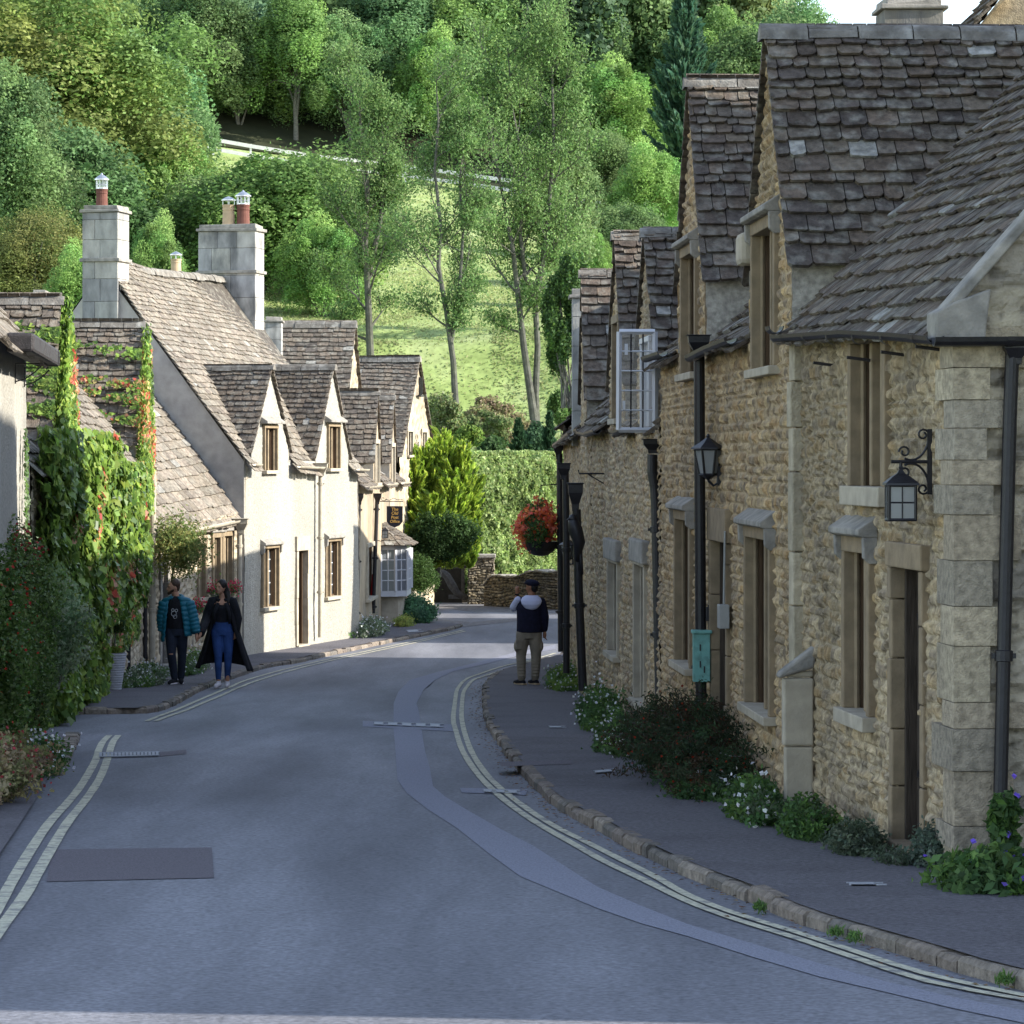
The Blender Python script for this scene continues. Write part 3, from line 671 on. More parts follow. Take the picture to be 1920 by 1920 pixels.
def proto_tree(name, seed, h, R_, Hc, lobes, n, size, cols, m='leaf', tr=.22, lr=.36, bark='bark', forks=9, nmix=.5):
    """returns (trunk mesh obj, crown mesh obj) data in local coordinates, base at origin"""
    Q, C, L = crown_quads(seed, R_, Hc, lobes, n, size, cols, zc=h-Hc/2, lr=lr, nmix=nmix)
    rs = random.Random(seed); s = MB(); top = h-Hc*.35
    pts = [(rs.uniform(-.15, .15)*i*.3, rs.uniform(-.15, .15)*i*.3, top*i/6) for i in range(7)]
    s.tube(pts, [tr*(1-.7*i/6) for i in range(7)], 8)
    for i in range(min(forks, len(L))):
        e = L[i]; k = rs.uniform(.35, .8); b = Vector(pts[int(k*6)]); s.tube([b, (b+Vector(e))/2+Vector((0, 0, .06*h)), e], [tr*.4, tr*.25, tr*.08], 6)
    return s, Q, C, m, bark
PROTO = {}
def plant_tree(key, name, label, cat, loc, sc, rz, group=None, mats=None):
    first = key not in PROTO or 'o' not in PROTO[key]
    d = PROTO[key]
    t = thing(name, loc, label, cat, group, rz); t.scale = sc if isinstance(sc, tuple) else (sc, sc, sc)
    if 'me' not in d:
        s, Q, C, m, bark = d['src']
        a = s.build('trunk', bark, None); b = quad_mesh('crown', Q, m, None, C); d['me'] = (a, b); a.parent = t; b.parent = t
    else:
        a, b = [o.copy() for o in d['me']]
        for o in (a, b): COL.objects.link(o); o.parent = t
    if mats:
        b.material_slots[0].link = 'OBJECT'; b.material_slots[0].material = mt(mats)
    return t
def grow(s, tips, p, d, L, r, lev, rs, up=.25, spread=.5, maxlev=4, bend=.16, kids=(3, 5), minr=.012):
    n = 5; pts = [p.copy()]; rr = [r]; q = p.copy(); dd = d.copy(); side = []
    for i in range(n):
        dd = (dd+Vector((rs.uniform(-bend, bend), rs.uniform(-bend, bend), rs.uniform(-bend, bend)+up*.22))).normalized()
        q = q+dd*(L/n); pts.append(q.copy()); rr.append(max(minr*.4, r*(1-.72*(i+1)/n)))
        side.append((q.copy(), dd.copy(), rr[-1]))
        if lev >= maxlev-1: tips.append((q.copy(), dd.copy()))
    s.tube(pts, rr, 7 if lev == 0 else (5 if lev < 3 else 3), cap=False)
    if lev < maxlev:
        for k in range(rs.randint(*kids)):
            j = rs.randint(1 if lev else 2, n-1); b, bd, br = side[j]
            a = rs.uniform(0, 6.283); o = Vector((math.cos(a), math.sin(a), rs.uniform(-.1, .4))); nd = (bd*(1-spread)+o*spread).normalized()
            grow(s, tips, b, nd, L*rs.uniform(.45, .68), max(minr, br*rs.uniform(.45, .7)), lev+1, rs, up, spread, maxlev, bend, kids, minr)
        tips.append((q.copy(), dd.copy()))
    else: tips.append((q.copy(), dd.copy()))
def airy_tree(name, label, stems, seed, leafn, size, cols, spray=.5, group=None, zmin=0., maxlev=3, bark='bark_pale', kids=(4, 6), mats=None, spread=.45):
    """stems: list of (points [(x,y,z)...], radius)"""
    rs = random.Random(seed); base = stems[0][0][0]; t = thing(name, base, label, 'tree', group); s = MB(); tips = []
    for pts, r in stems:
        pts = [Vector(p) for p in pts]; n = len(pts); s.tube(pts, [max(.02, r*(1-.85*i/(n-1))) for i in range(n)], 9)
        z0, z1 = pts[0].z, pts[-1].z
        N = int((z1-z0)*1.9)
        for k in range(N):
            f = (k+rs.random())/N; z = z0+f*(z1-z0)
            if z < zmin: continue
            i = min(n-2, int(f*(n-1))); b = pts[i].lerp(pts[i+1], f*(n-1)-i); a = rs.uniform(0, 6.283)
            rel = (z-zmin)/(z1-zmin); Lb = (z1-z0)*.225*(1-.55*rel)*rs.uniform(.6, 1.2)*(.45+min(1, rel*3)*.55)
            grow(s, tips, b, Vector((math.cos(a)*.8, math.sin(a)*.8, rs.uniform(.35, 1.2))).normalized(), Lb, max(.025, r*(1-.8*f)*.45), 1, rs, .3, spread, maxlev, .2, kids)
    s.build('trunk', bark, t)
    rn = np.random.RandomState(seed); TP = np.array([tuple(p) for p, d in tips]); k = rn.randint(0, len(TP), leafn)
    P = TP[k]+rn.normal(size=(leafn, 3))*spray*np.array((.5, .5, .45)); C = pal(len(TP), cols, .2, rn)[k]*(.8+.4*rn.rand(leafn, 1))
    o = quad_mesh('crown', leafquads(P, size, None, 0, .5, .4, rs=rn), mats or 'leaf', t, C)
    return t
# ================================================================== SETTING
def terr(X, Y):
    X = np.asarray(X, float); Y = np.asarray(Y, float)
    b = np.interp(Y, [-40, 0, 54, 62, 70, 85, 96, 104, 112, 118, 123, 127, 135, 180, 240, 300, 350, 460], [-.5, -1.95, -3.96, -4.1, -4.2, -4.35, -4.6, -5.6, -3.4, -.3, .9, 4.9, 6.1, 12.8, 20.6, 44, 62, 84])
    c = np.clip((Y-112)/128, 0, 1.5)
    z = b-.147*c*np.clip(X+8, -40, 60)
    hi = np.clip((X-20-.02*Y)/22, 0, 1); hi = hi*hi*(3-2*hi)
    z = np.where(z > 4, 4+(z-4)*(1-.9*hi), z)
    z = z+np.where(Y > 115, 1, 0)*(.5*(vn(X*.09, Y*.13, 8)-.5)+np.clip((137-Y)/15, 0, 1)*1.1*(vn(X*.25, Y*.55, 3)-.5))
    left = np.clip((-7.5-X)/4, 0, 1)
    z = z+np.where(Y < 100, .0, 0)*left
    return z
def grid_obj(name, xs, ys, zf, m, kind='structure'):
    X, Y = np.meshgrid(xs, ys, indexing='ij'); Z = zf(X, Y); V = np.stack([X, Y, Z], -1).reshape(-1, 3)
    idx = np.arange(len(V)).reshape(X.shape); Fq = np.stack([idx[:-1, :-1], idx[1:, :-1], idx[1:, 1:], idx[:-1, 1:]], -1).reshape(-1, 4)
    me = bpy.data.meshes.new(name); me.vertices.add(len(V)); me.vertices.foreach_set('co', V.astype(np.float32).ravel())
    me.loops.add(len(Fq)*4); me.loops.foreach_set('vertex_index', Fq.astype(np.int32).ravel()); me.polygons.add(len(Fq)); me.polygons.foreach_set('loop_start', np.arange(0, len(Fq)*4, 4, dtype=np.int32)); me.update(calc_edges=True); me.shade_smooth()
    me.materials.append(m); o = bpy.data.objects.new(name, me); COL.objects.link(o); o['kind'] = kind; return o
def ramp_mat(name, stops, nscale, stretch=(1, 1, 1), rough=.9, bump=.5, bs=90, sp=.25, fine=None, detail=8):
    m = bpy.data.materials.new(name); m.use_nodes = True; MATS[name] = m; nt = m.node_tree; N = nt.nodes; L = nt.links; p = N['Principled BSDF']
    tc = N.new('ShaderNodeTexCoord'); mp = N.new('ShaderNodeMapping'); mp.inputs['Scale'].default_value = stretch; L.new(tc.outputs['Object'], mp.inputs['Vector'])
    n1 = N.new('ShaderNodeTexNoise'); n1.inputs['Scale'].default_value = nscale; n1.inputs['Detail'].default_value = detail; n1.inputs['Roughness'].default_value = .6; L.new(mp.outputs[0], n1.inputs['Vector'])
    cr = N.new('ShaderNodeValToRGB'); L.new(n1.outputs['Fac'], cr.inputs[0]); e = cr.color_ramp.elements
    while len(e) < len(stops): e.new(.5)
    for q, (pos, c) in zip(e, stops): q.position = pos; q.color = (*c, 1)
    c = cr.outputs[0]
    n2 = N.new('ShaderNodeTexNoise'); n2.inputs['Scale'].default_value = bs; n2.inputs['Detail'].default_value = 4; L.new(tc.outputs['Object'], n2.inputs['Vector'])
    mr = N.new('ShaderNodeMapRange'); mr.inputs['From Min'].default_value = .25; mr.inputs['From Max'].default_value = .75; mr.inputs['To Min'].default_value = 1-(fine or .2); mr.inputs['To Max'].default_value = 1+(fine or .2); L.new(n2.outputs['Fac'], mr.inputs['Value'])
    vm = N.new('ShaderNodeVectorMath'); vm.operation = 'SCALE'; L.new(c, vm.inputs[0]); L.new(mr.outputs[0], vm.inputs['Scale']); L.new(vm.outputs[0], p.inputs['Base Color'])
    b = N.new('ShaderNodeBump'); b.inputs['Strength'].default_value = bump; b.inputs['Distance'].default_value = .01; L.new(n2.outputs['Fac'], b.inputs['Height']); L.new(b.outputs[0], p.inputs['Normal'])
    p.inputs['Roughness'].default_value = rough; p.inputs['Specular IOR Level'].default_value = sp
    return m
ramp_mat('asphalt', [(.32, (.082, .083, .097)), (.45, (.118, .12, .138)), (.56, (.155, .157, .178)), (.68, (.195, .198, .222))], .8, (1., .13, 1), .75, .6, 32, .3, .42)
ramp_mat('grass', [(.3, (.17, .23, .07)), (.5, (.26, .33, .12)), (.7, (.33, .38, .18))], .35, (1, 1, 1), .9, 1., 4, .1, .25)
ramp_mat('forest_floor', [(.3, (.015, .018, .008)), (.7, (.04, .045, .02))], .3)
xs = np.unique(np.concatenate([np.linspace(-160, -40, 25), np.linspace(-40, 40, 81), np.linspace(40, 160, 25)])); ys = np.unique(np.concatenate([np.linspace(-40, 100, 71), np.linspace(100, 140, 81), np.linspace(140, 460, 130)]))
g0 = grid_obj('ground', xs, ys, lambda X, Y: terr(X, Y)-np.where(Y < 96, .08, 0), mt('grass'))
grid_obj('road', np.linspace(-6.6, 5.5, 13), np.linspace(-6, 98, 105), lambda X, Y: -np.interp(Y, _HY, _HV)+.0, mt('asphalt'))
grid_obj('road', np.linspace(5.5, 30, 10), np.linspace(80, 98, 19), lambda X, Y: -np.interp(Y, _HY, _HV)+.0, mt('asphalt'))
# lines traced along the road edge -> ground points
KR = [(1060, 1228), (1042, 1235), (1000, 1246), (975, 1253), (945, 1262), (928, 1269), (908, 1287), (905, 1312), (906, 1337), (916, 1369), (937, 1400), (966, 1441), (1012, 1491), (1062, 1528), (1122, 1559), (1187, 1597), (1287, 1646), (1378, 1681), (1474, 1723), (1537, 1746), (1641, 1777), (1745, 1808), (1828, 1835), (1912, 1856), (1990, 1878)]
KL = [(110, 1340), (235, 1339), (262, 1339), (290, 1337), (330, 1322), (370, 1300), (400, 1287), (440, 1272), (500, 1253), (560, 1243), (640, 1225), (720, 1208), (800, 1192), (850, 1181), (868, 1175)]
KN = [(98, 1377), (150, 1378), (140, 1410), (125, 1440), (100, 1490), (72, 1540), (30, 1610), (-30, 1700), (-120, 1850)]
def gp(pts, off=0.): return [G(x, y, off) for x, y in pts]
def smooth_poly(P, step=.25):
    """Catmull-Rom resample in 3D"""
    out = []; n = len(P)
    for i in range(n-1):
        a = P[max(i-1, 0)]; b = P[i]; c = P[i+1]; d = P[min(i+2, n-1)]; k = max(1, int((c-b).length/step))
        for j in range(k):
            t = j/k; out.append(.5*((2*b)+(c-a)*t+(2*a-5*b+4*c-d)*t*t+(3*b-a-3*c+d)*t**3))
    out.append(P[-1]); return out
def sheet(name, P, Q, off, m, kind='structure', parent=None):
    """strip between polylines P and Q (same count) laid on the road"""
    mb = MB(); vs = []
    for a, b in zip(P, Q):
        for j in range(5):
            p = a.lerp(b, j/4); vs.append((p.x, p.y, gz(p.y)+off))
    fs = [(i*5+j, i*5+j+1, (i+1)*5+j+1, (i+1)*5+j) for i in range(len(P)-1) for j in range(4)]
    mb.add(vs, fs); o = mb.build(name, m, parent); o['kind'] = kind; return o
# right wall line & left wall line (used for pavements too)
N0 = (2.65, 18.9); N1 = (2.16, 24.1); N2 = (1.62, 34.7); N3 = (1.12, 44.6); N4 = (.95, 58.); N5 = (1.55, 63.6)
def xr(Y): return float(np.interp(Y, [5, 18.9, 24.1, 34.7, 44.6, 58, 70, 80], [4.2, 2.65, 2.16, 1.62, 1.12, .95, 2.2, 4.]))
def xl(Y): return float(np.interp(Y, [30, 39.5, 58.6, 63.4, 71, 85, 100], [-6.1, -5.8, -6.75, -5.4, -3.41, -3.0, -3.2]))
def resample_y(P, ys):
    Y = [p.y for p in P]; X = [p.x for p in P]
    o = np.argsort(Y); return [Vector((float(np.interp(y, np.array(Y)[o], np.array(X)[o])), y, gz(y))) for y in ys]
kr = smooth_poly(gp(KR), .3); ysr = np.arange(min(p.y for p in kr)+.05, max(p.y for p in kr), .4)
KRr = resample_y(kr, ysr)
sheet('pavement', [Vector((p.x+.06, p.y, 0)) for p in KRr], [Vector((max(p.x+.2, xr(p.y)+.25 if p.y > 18.9 else 7.5), p.y, 0)) for p in KRr], PAVE, 'paving')
kl = smooth_poly(gp(KL[2:]), .3); ysl = np.arange(min(p.y for p in kl)+.02, max(p.y for p in kl), .4); KLr = resample_y(kl, ysl)
sheet('pavement', [Vector((p.x-.07, p.y, 0)) for p in KLr], [Vector((min(p.x-.2, xl(p.y)-.3), p.y, 0)) for p in KLr], PAVE, 'paving')
kn = smooth_poly(gp(KN[1:]), .3); ysn = np.arange(min(p.y for p in kn)+.02, max(p.y for p in kn), .4); KNr = resample_y(kn, ysn)
sheet('pavement', [Vector((p.x-.11, p.y, 0)) for p in KNr], [Vector((p.x-3., p.y, 0)) for p in KNr], .03, 'paving')
def kerb(name, P, side, w=.105, h=.08, seed=1, lo=.22, hi=.75):
    r = random.Random(seed); mb = MB(); P = [Vector((p.x, p.y, gz(p.y))) for p in P]; acc = [0.]
    for a, b in zip(P[:-1], P[1:]): acc.append(acc[-1]+(b-a).length)
    def at(s):
        i = min(max(int(np.searchsorted(acc, s))-1, 0), len(P)-2); return P[i].lerp(P[i+1], (s-acc[i])/max(1e-6, acc[i+1]-acc[i]))
    s = 0.
    while s < acc[-1]-.05:
        e = min(acc[-1], s+r.uniform(lo, hi)); a = at(s+.006); b = at(e-.006); d = b-a; d.z = 0; d.normalize(); n = Vector((d.y, -d.x, 0))*side
        hh = h+r.uniform(-.012, .014); j = r.uniform(-.012, .012); K = 3; vs = []
        for k in range(K+1):
            c = a.lerp(b, k/K); cc = .022+r.uniform(-.006, .01); jj = j+r.uniform(-.006, .006)
            for (x, z) in ((jj, -.03), (jj, hh-cc), (jj+cc, hh), (w, hh+r.uniform(-.004, .006)), (w+.01, -.03)): vs.append(c+n*x+Vector((0, 0, z)))
        fs = [(k*5+i, k*5+i+1, (k+1)*5+i+1, (k+1)*5+i) for k in range(K) for i in range(4)]+[(0, 1, 2, 3, 4), tuple(range(K*5, K*5+5))[::-1]]
        mb.add(vs, fs, tuple(np.array(r.choice([(.16, .13, .11), (.19, .155, .125), (.13, .115, .10), (.22, .185, .15)]))*r.uniform(.85, 1.15))); s = e
    o = mb.build(name, 'kerb_stone'); o['kind'] = 'structure'; return o
kerb('kerb', kr, -1, seed=2)
kerb('kerb', gp(KL[:2])+kl, -1, seed=3)
kerb('kerb', [p for p in kn if p.y > 29.5], 1, seed=4, h=.04, w=.16, lo=.2, hi=.45)
# road markings and patches
def ribbon(name, P, w, off, m, kind='structure', oy=0.):
    vs = []; n = len(P)
    for i, p in enumerate(P):
        d = P[min(i+1, n-1)]-P[max(i-1, 0)]; d.z = 0; d.normalize(); s = Vector((d.y, -d.x, 0)); ww = w*(1+.12*(float(vn(i*.9, 1.3, 5))-.5))
        for k in (-.5, .5):
            q = p+s*(k*ww+oy); vs.append((q.x, q.y, gz(q.y)+off))
    mb = MB(); mb.add(vs, [(2*i, 2*i+1, 2*i+3, 2*i+2) for i in range(n-1)]); return mb, name, m, kind
def paint(parts):
    big = MB()
    for mb, *_ in parts: big.add(mb.V, mb.F)
    o = big.build('road_markings', 'line_paint'); o['kind'] = 'structure'
RO = [(1042, 1225), (1000, 1237), (950, 1248), (900, 1264), (873, 1275), (858, 1292), (853, 1319), (850, 1350), (856, 1375), (866, 1406), (887, 1441), (916, 1475), (959, 1512), (1012, 1548), (1075, 1584), (1137, 1619), (1203, 1650), (1287, 1691), (1370, 1723), (1495, 1762), (1620, 1804), (1745, 1844), (1920, 1877), (2050, 1902)]
RI = [(1042, 1230), (994, 1241), (950, 1255), (906, 1269), (884, 1278), (870, 1297), (866, 1325), (866, 1350), (873, 1381), (887, 1416), (912, 1453), (944, 1484), (994, 1522), (1044, 1553), (1106, 1584), (1169, 1616), (1231, 1647), (1287, 1679), (1370, 1712), (1495, 1751), (1620, 1792), (1745, 1831), (1920, 1869), (2050, 1893)]
LO = [(205, 1380), (193, 1392), (185, 1408), (180, 1425), (168, 1448), (150, 1477), (128, 1505), (92, 1545), (58, 1595), (28, 1645), (-8, 1710), (-50, 1790)]
LI = [(222, 1380), (212, 1392), (204, 1415), (196, 1440), (183, 1468), (160, 1502), (128, 1542), (104, 1580), (78, 1625), (45, 1683), (-8, 1755), (-60, 1830)]
FO = [(275, 1353), (300, 1343), (330, 1332), (365, 1317), (400, 1302), (440, 1285), (475, 1272), (540, 1254), (600, 1240), (680, 1223), (760, 1206), (820, 1193), (868, 1182)]
FI = [(292, 1353), (315, 1344), (345, 1334), (380, 1319), (412, 1306), (450, 1289), (482, 1277), (545, 1258), (604, 1243), (683, 1226), (763, 1209), (823, 1195), (872, 1184)]
paint([ribbon('m', smooth_poly(gp(a), .3), w, .009, 'line_paint') for a, w in ((RO, .062), (RI, .062), (LO, .075), (LI, .075), (FO, .065), (FI, .065))])
SL = [(1042, 1209), (972, 1222), (887, 1244), (825, 1259), (769, 1275), (747, 1297), (738, 1319), (738, 1345), (738, 1369), (742, 1415), (745, 1462), (762, 1487), (803, 1519), (856, 1553), (919, 1603), (975, 1644), (1120, 1704), (1203, 1733), (1287, 1756), (1412, 1796), (1537, 1833), (1662, 1862), (1787, 1892), (1920, 1920), (2050, 1946)]
SR = [(1042, 1217), (972, 1230), (903, 1247), (850, 1259), (816, 1275), (794, 1294), (781, 1319), (786, 1337), (790, 1365), (797, 1409), (806, 1440), (812, 1475), (834, 1494), (875, 1519), (934, 1553), (1000, 1587), (1120, 1664), (1203, 1700), (1287, 1733), (1412, 1771), (1537, 1808), (1662, 1842), (1787, 1871), (1920, 1896), (2050, 1920)]
sheet('road_patch', gp(SL), gp(SR), .0045, 'patch_pale')
SL2 = [(700, 1360), (716, 1300), (745, 1270), (800, 1252)]
def rectpatch(name, q, off, m, jag=.0):
    P = gp(q); a, b, c, d = P; sheet(name, [a.lerp(b, k/6) for k in range(7)], [d.lerp(c, k/6) for k in range(7)], off, m)
rectpatch('road_patch', [(95, 1594), (397, 1590), (401, 1647), (88, 1654)], .0045, 'patch_dark')
rectpatch('road_patch', [(299, 1411), (349, 1406), (350, 1414), (299, 1419)], .0045, 'patch_dark')
rectpatch('road_patch', [(680, 1352), (850, 1359), (850, 1372), (680, 1363)], .0052, 'patch_pale')
rectpatch('road_patch', [(862, 1478), (990, 1481), (985, 1492), (866, 1487)], .0052, 'patch_pale')
rectpatch('road_patch', [(935, 1446), (1070, 1443), (1073, 1450), (940, 1455)], PAVE+.004, 'patch_dark')
# drains and covers
def cover(label, q, off, bars, mtl='drain', nm='drain_cover', along=True):
    a, b, c, d = gp(q, off); mb = MB(); n = bars
    for k in range(n):
        p0 = a.lerp(b, (k+.06)/n); p1 = a.lerp(b, (k+.72)/n); q0 = d.lerp(c, (k+.06)/n); q1 = d.lerp(c, (k+.72)/n)
        mb.prism([p0, p1, q1, q0], (0, 0, .006))
    for s0, s1, t0, t1 in ((a, b, a.lerp(d, .1), b.lerp(c, .1)), (d.lerp(a, .1), c.lerp(b, .1), d, c)): mb.prism([s0, s1, t1, t0], (0, 0, .008))
    o = mb.build(nm, mtl); tag(o, label, 'drain cover' if 'drain' in nm else 'cover', 'iron covers set in the street'); return o
cover('long slotted drain grating crossing the left yellow lines by the red berried hedge', [(186, 1412), (299, 1410), (299, 1417), (186, 1420)], .013, 16)
cover('narrow bright iron grating across the pale tarmac strip in mid road', [(700, 1354), (832, 1358), (832, 1364), (700, 1359)], .012, 5)
cover('narrow iron grating under the right yellow lines beside the kerb', [(905, 1481), (975, 1483), (976, 1488), (907, 1485)], .014, 3)
cover('small iron cover in right pavement beside the daisies', [(1028, 1362), (1060, 1362), (1062, 1365), (1029, 1365)], PAVE+.004, 1, nm='pavement_cover')
cover('long pale cover in right pavement below the dark cotoneaster bush', [(1112, 1446), (1157, 1442), (1161, 1446), (1115, 1450)], PAVE+.009, 1, nm='pavement_cover')
cover('pale cover in the nearest pavement below the dark plank door', [(1587, 1656), (1655, 1656), (1663, 1660), (1592, 1660)], PAVE+.004, 1, nm='pavement_cover')
cover('pale square cover in left pavement beside the white bay window', [(760, 1182), (790, 1180), (795, 1184), (765, 1186)], PAVE+.004, 1, nm='pavement_cover')
# gravel forecourt in front of the gate
fc = gp([(772, 1166), (868, 1176), (960, 1166), (1060, 1150), (1060, 1128), (940, 1124), (810, 1122)], 0)
mb = MB(); cen = sum(fc, Vector())/len(fc); vs = [Vector((p.x, p.y, gz(p.y)+.0065)) for p in fc]+[Vector((cen.x, cen.y, gz(cen.y)+.0065))]
mb.add(vs, [(i, (i+1) % 7, 7) for i in range(7)]); o = mb.build('gravel', 'gravel'); o['kind'] = 'structure'
# ================================================================== RIGHT ROW
F1 = Fr(N0, N1, -1); F2 = Fr(N1, N2, -1); F3 = Fr(N2, N3, -1); F4 = Fr(N3, N4, -1); F5 = Fr(N4, N5, -1)
# --- R1 corner house
dA = F1.rect(1684, 1735, 1066, 1612); dA[2] = F1.g(dA[0])+.02
wn = F1.rect(1596, 1638, 1036, 1335); wu = F1.rect(1608, 1668, 640, 912)
for r in (wn, wu): r[0], r[1] = r[0]-.0, r[1]+.0
ends_style['corner_house'] = 'ashlar'
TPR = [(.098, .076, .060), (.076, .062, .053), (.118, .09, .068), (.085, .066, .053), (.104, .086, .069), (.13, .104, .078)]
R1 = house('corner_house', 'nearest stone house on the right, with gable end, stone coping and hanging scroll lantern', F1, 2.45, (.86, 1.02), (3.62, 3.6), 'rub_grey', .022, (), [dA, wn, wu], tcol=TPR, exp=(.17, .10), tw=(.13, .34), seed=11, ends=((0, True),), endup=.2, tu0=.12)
door(R1, F1, dA, recess=.12, sm='dressed_warm', lintel=.16, jamb=.10, ring_z=.62)
window(R1, F1, wn, mull=1, hood=True, jamb=.09, sill=.1, sm='dressed_warm', recess=.15)
window(R1, F1, wu, mull=2, jamb=.09, sill=.13, sm='dressed_warm', recess=.15, bars=(1, 6))
# quoins at the corner and at the seam with the next house
q = MB(); z = F1.g(0)-.2; k = 0
E1 = F1.perp(0, 4.9, True)
while z < .82:
    h = rnd.uniform(.13, .34); h = min(h, .84-z); L = (.48, .26)[k % 2]*rnd.uniform(.8, 1.2); M = (.16, .36)[k % 2]*rnd.uniform(.7, 1.3); c = tuple(np.array(rnd.choice([(.36, .30, .21), (.32, .265, .19), (.38, .32, .225), (.29, .25, .19)]))*rnd.uniform(.85, 1.1)); pr = .045+rnd.uniform(0, .02)
    vs = [F1.P(-pr, pr, 0), F1.P(L, pr, 0), F1.P(L, -.2, 0), F1.P(.2, -.2, 0), F1.P(.2, -M, 0), F1.P(-pr, -M, 0)]
    q.prism([v+Vector((0, 0, z)) for v in vs], (0, 0, h-.004), c); z += h; k += 1
q.build('quoin', 'stone_wall', R1, bevel=.008)
q = MB(); z = F1.g(F1.L)-.2
while z < .95:
    h = min(rnd.uniform(.3, .6), .97-z); q.fbox(F1, F1.L-rnd.uniform(.16, .24), F1.L+.0, -.05, .085+rnd.uniform(-.01, .01), z, z+h-.008, tuple(np.array((.40, .345, .25))*rnd.uniform(.8, 1.1))); z += h
q.build('quoin', 'stone_far', R1, bevel=.01)
# gable coping with kneeler
cp = MB(); tanr = (3.62-.86)/2.45
def cop(w): return F1.P(0, w, .86+(-w)*tanr)
for a, b in zip(np.arange(.12, -2.4, -.5), list(np.arange(-.38, -2.4, -.5))+[-2.45]):
    if a-b < .05: continue
    p0, p1 = cop(a), cop(b); up = Vector((0, 0, 1)); off = F1.d
    cp.prism([p0-off*.08+up*.07, p1-off*.08+up*.07, p1-off*.08+up*.16, p0-off*.08+up*.16], off*.22)
cp.prism([F1.P(-.1, .17, .70), F1.P(-.1, -.12, .66), F1.P(-.1, -.16, 1.0), F1.P(-.1, .06, .92), F1.P(-.1, .17, .86)], F1.d*.26)
cp.build('coping', 'dressed_grey', R1, bevel=.012)
gt = MB(); gutter(gt, [F1.P(F1.L-.0, .17, .93), F1.P(2.5, .18, .86), F1.P(.9, .18, .78), F1.P(-.12, .18, .72)], .055)
gutter(gt, [F1.P(-.16, .2, .71), F1.P(-.16, -.3, .715), F1.P(-.16, -.62, .72)], .055); gt.build('gutter', 'iron', R1)
for u in (.5, 1.5, 2.6, 3.8): bk = MB(); bk.tube([F1.P(u, .0, .66), F1.P(u, .16, .68)], .012, 6); bk.build('gutter_bracket', 'iron_rust', R1)
pb = E1.P(.40, .1, 0); yb = pb.y
pipe(R1, [P3(1898, 660, yb), P3(1893, 800, yb), P3(1884, 1150, yb), P3(1873, 1600, yb-.02)], .042, hopper=tuple(P3(1903, 636, yb)), hw=.075, hh=.15)
# --- chimney behind, roof of the house uphill
# --- R2
def dz(F, px, py): return F.z(px, py)
wA = F2.rect(1408, 1452, 1010, 1330); wB = F2.rect(1274, 1301, 975, 1245); dB = F2.rect(1341, 1368, 1015, 1470); dB[2] = F2.g(dB[0])+.02
wD1 = F2.rect(1421, 1461, 432, 690); wD2 = F2.rect(1286, 1311, 478, 700)
u1 = F2.u(1447); u2 = F2.u(1300)
R2 = house('stone_cottage', 'ochre rubble cottage on the right with two tall dormer gables', F2, 2.6, (1.02, 1.12), (3.6, 3.6), 'rub_ochre', .025,
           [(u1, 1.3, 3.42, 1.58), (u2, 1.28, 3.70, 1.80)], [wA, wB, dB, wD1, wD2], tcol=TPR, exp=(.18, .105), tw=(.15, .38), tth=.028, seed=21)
window(R2, F2, wA, hood=True, recess=.15); window(R2, F2, wB, hood=True, recess=.15)
window(R2, F2, wD1, hood=True, recess=.15, sm='dressed_warm'); window(R2, F2, wD2, hood=True, recess=.15)
door(R2, F2, dB, recess=.12, sm='dressed_warm', lintel=.3, jamb=.12)
g_ = MB(); gutter(g_, [F2.P(u1+1.34, .17, 1.02), F2.P((u1+u2)/2, .18, 1.0), F2.P(u2-1.32, .17, .97)], .06); g_.build('gutter', 'iron', R2)
g_ = MB(); gutter(g_, [F2.P(u2+1.34, .17, 1.1), F2.P(F2.L, .17, 1.1)], .06); g_.build('gutter', 'iron', R2)
g_ = MB(); gutter(g_, [F2.P(0, .17, 1.0), F2.P(u1-1.33, .17, 1.0)], .06); g_.build('gutter', 'iron', R2)
up = F2.u(1312, .13); pp = F2.P(up, .13, 0)
pipe(R2, [P3(1311, 668, pp.y), P3(1312, 900, pp.y), P3(1314, 1200, pp.y), P3(1315, 1480, pp.y)], .052, 'iron', hopper=tuple(P3(1310, 628, pp.y)), hw=.10, hh=.2)
# coping stone bracket between dormers
kn_ = MB(); kn_.fbox(F2, u1+1.1, u1+1.45, -.1, .12, 1.62, 1.9); kn_.build('kneeler', 'dressed_pale', R2, bevel=.05)
# --- R3
wb = F3.rect(1196, 1214, 1060, 1300); wc = F3.rect(1146, 1163, 1055, 1225); wb[2] = F3.g(wb[0])+.3
u3 = F3.u(1216); u4 = F3.u(1160)
wd4 = F3.rect(1200, 1232, 625, 800); wd4b = [u4-.4, u4+.4, .5, 1.7]; wd4 = [u3-.55, u3+.4, F3.z(1225, 800), F3.z(1225, 640)]
R3 = house('stone_cottage', 'stone cottage on the right whose white casement window stands open', F3, 2.3, (.42, .5), (3.3, 3.3), 'rub_beige', .03,
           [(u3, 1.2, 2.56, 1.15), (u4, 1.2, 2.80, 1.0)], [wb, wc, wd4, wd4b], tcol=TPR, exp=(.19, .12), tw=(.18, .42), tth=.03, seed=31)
window(R3, F3, wb, mull=0, sm='dressed_pale', recess=.16, bars=(2, 4), sill=.08); window(R3, F3, wc, mull=0, sm='dressed_pale', recess=.16, bars=(2, 4))
window(R3, F3, wd4b, mull=1, sm='dressed_warm', recess=.12)
WO = window(R3, F3, wd4, mull=0, sm='white_paint', recess=.12, tim='white_paint', jamb=.05, bars=None, proud=.06)
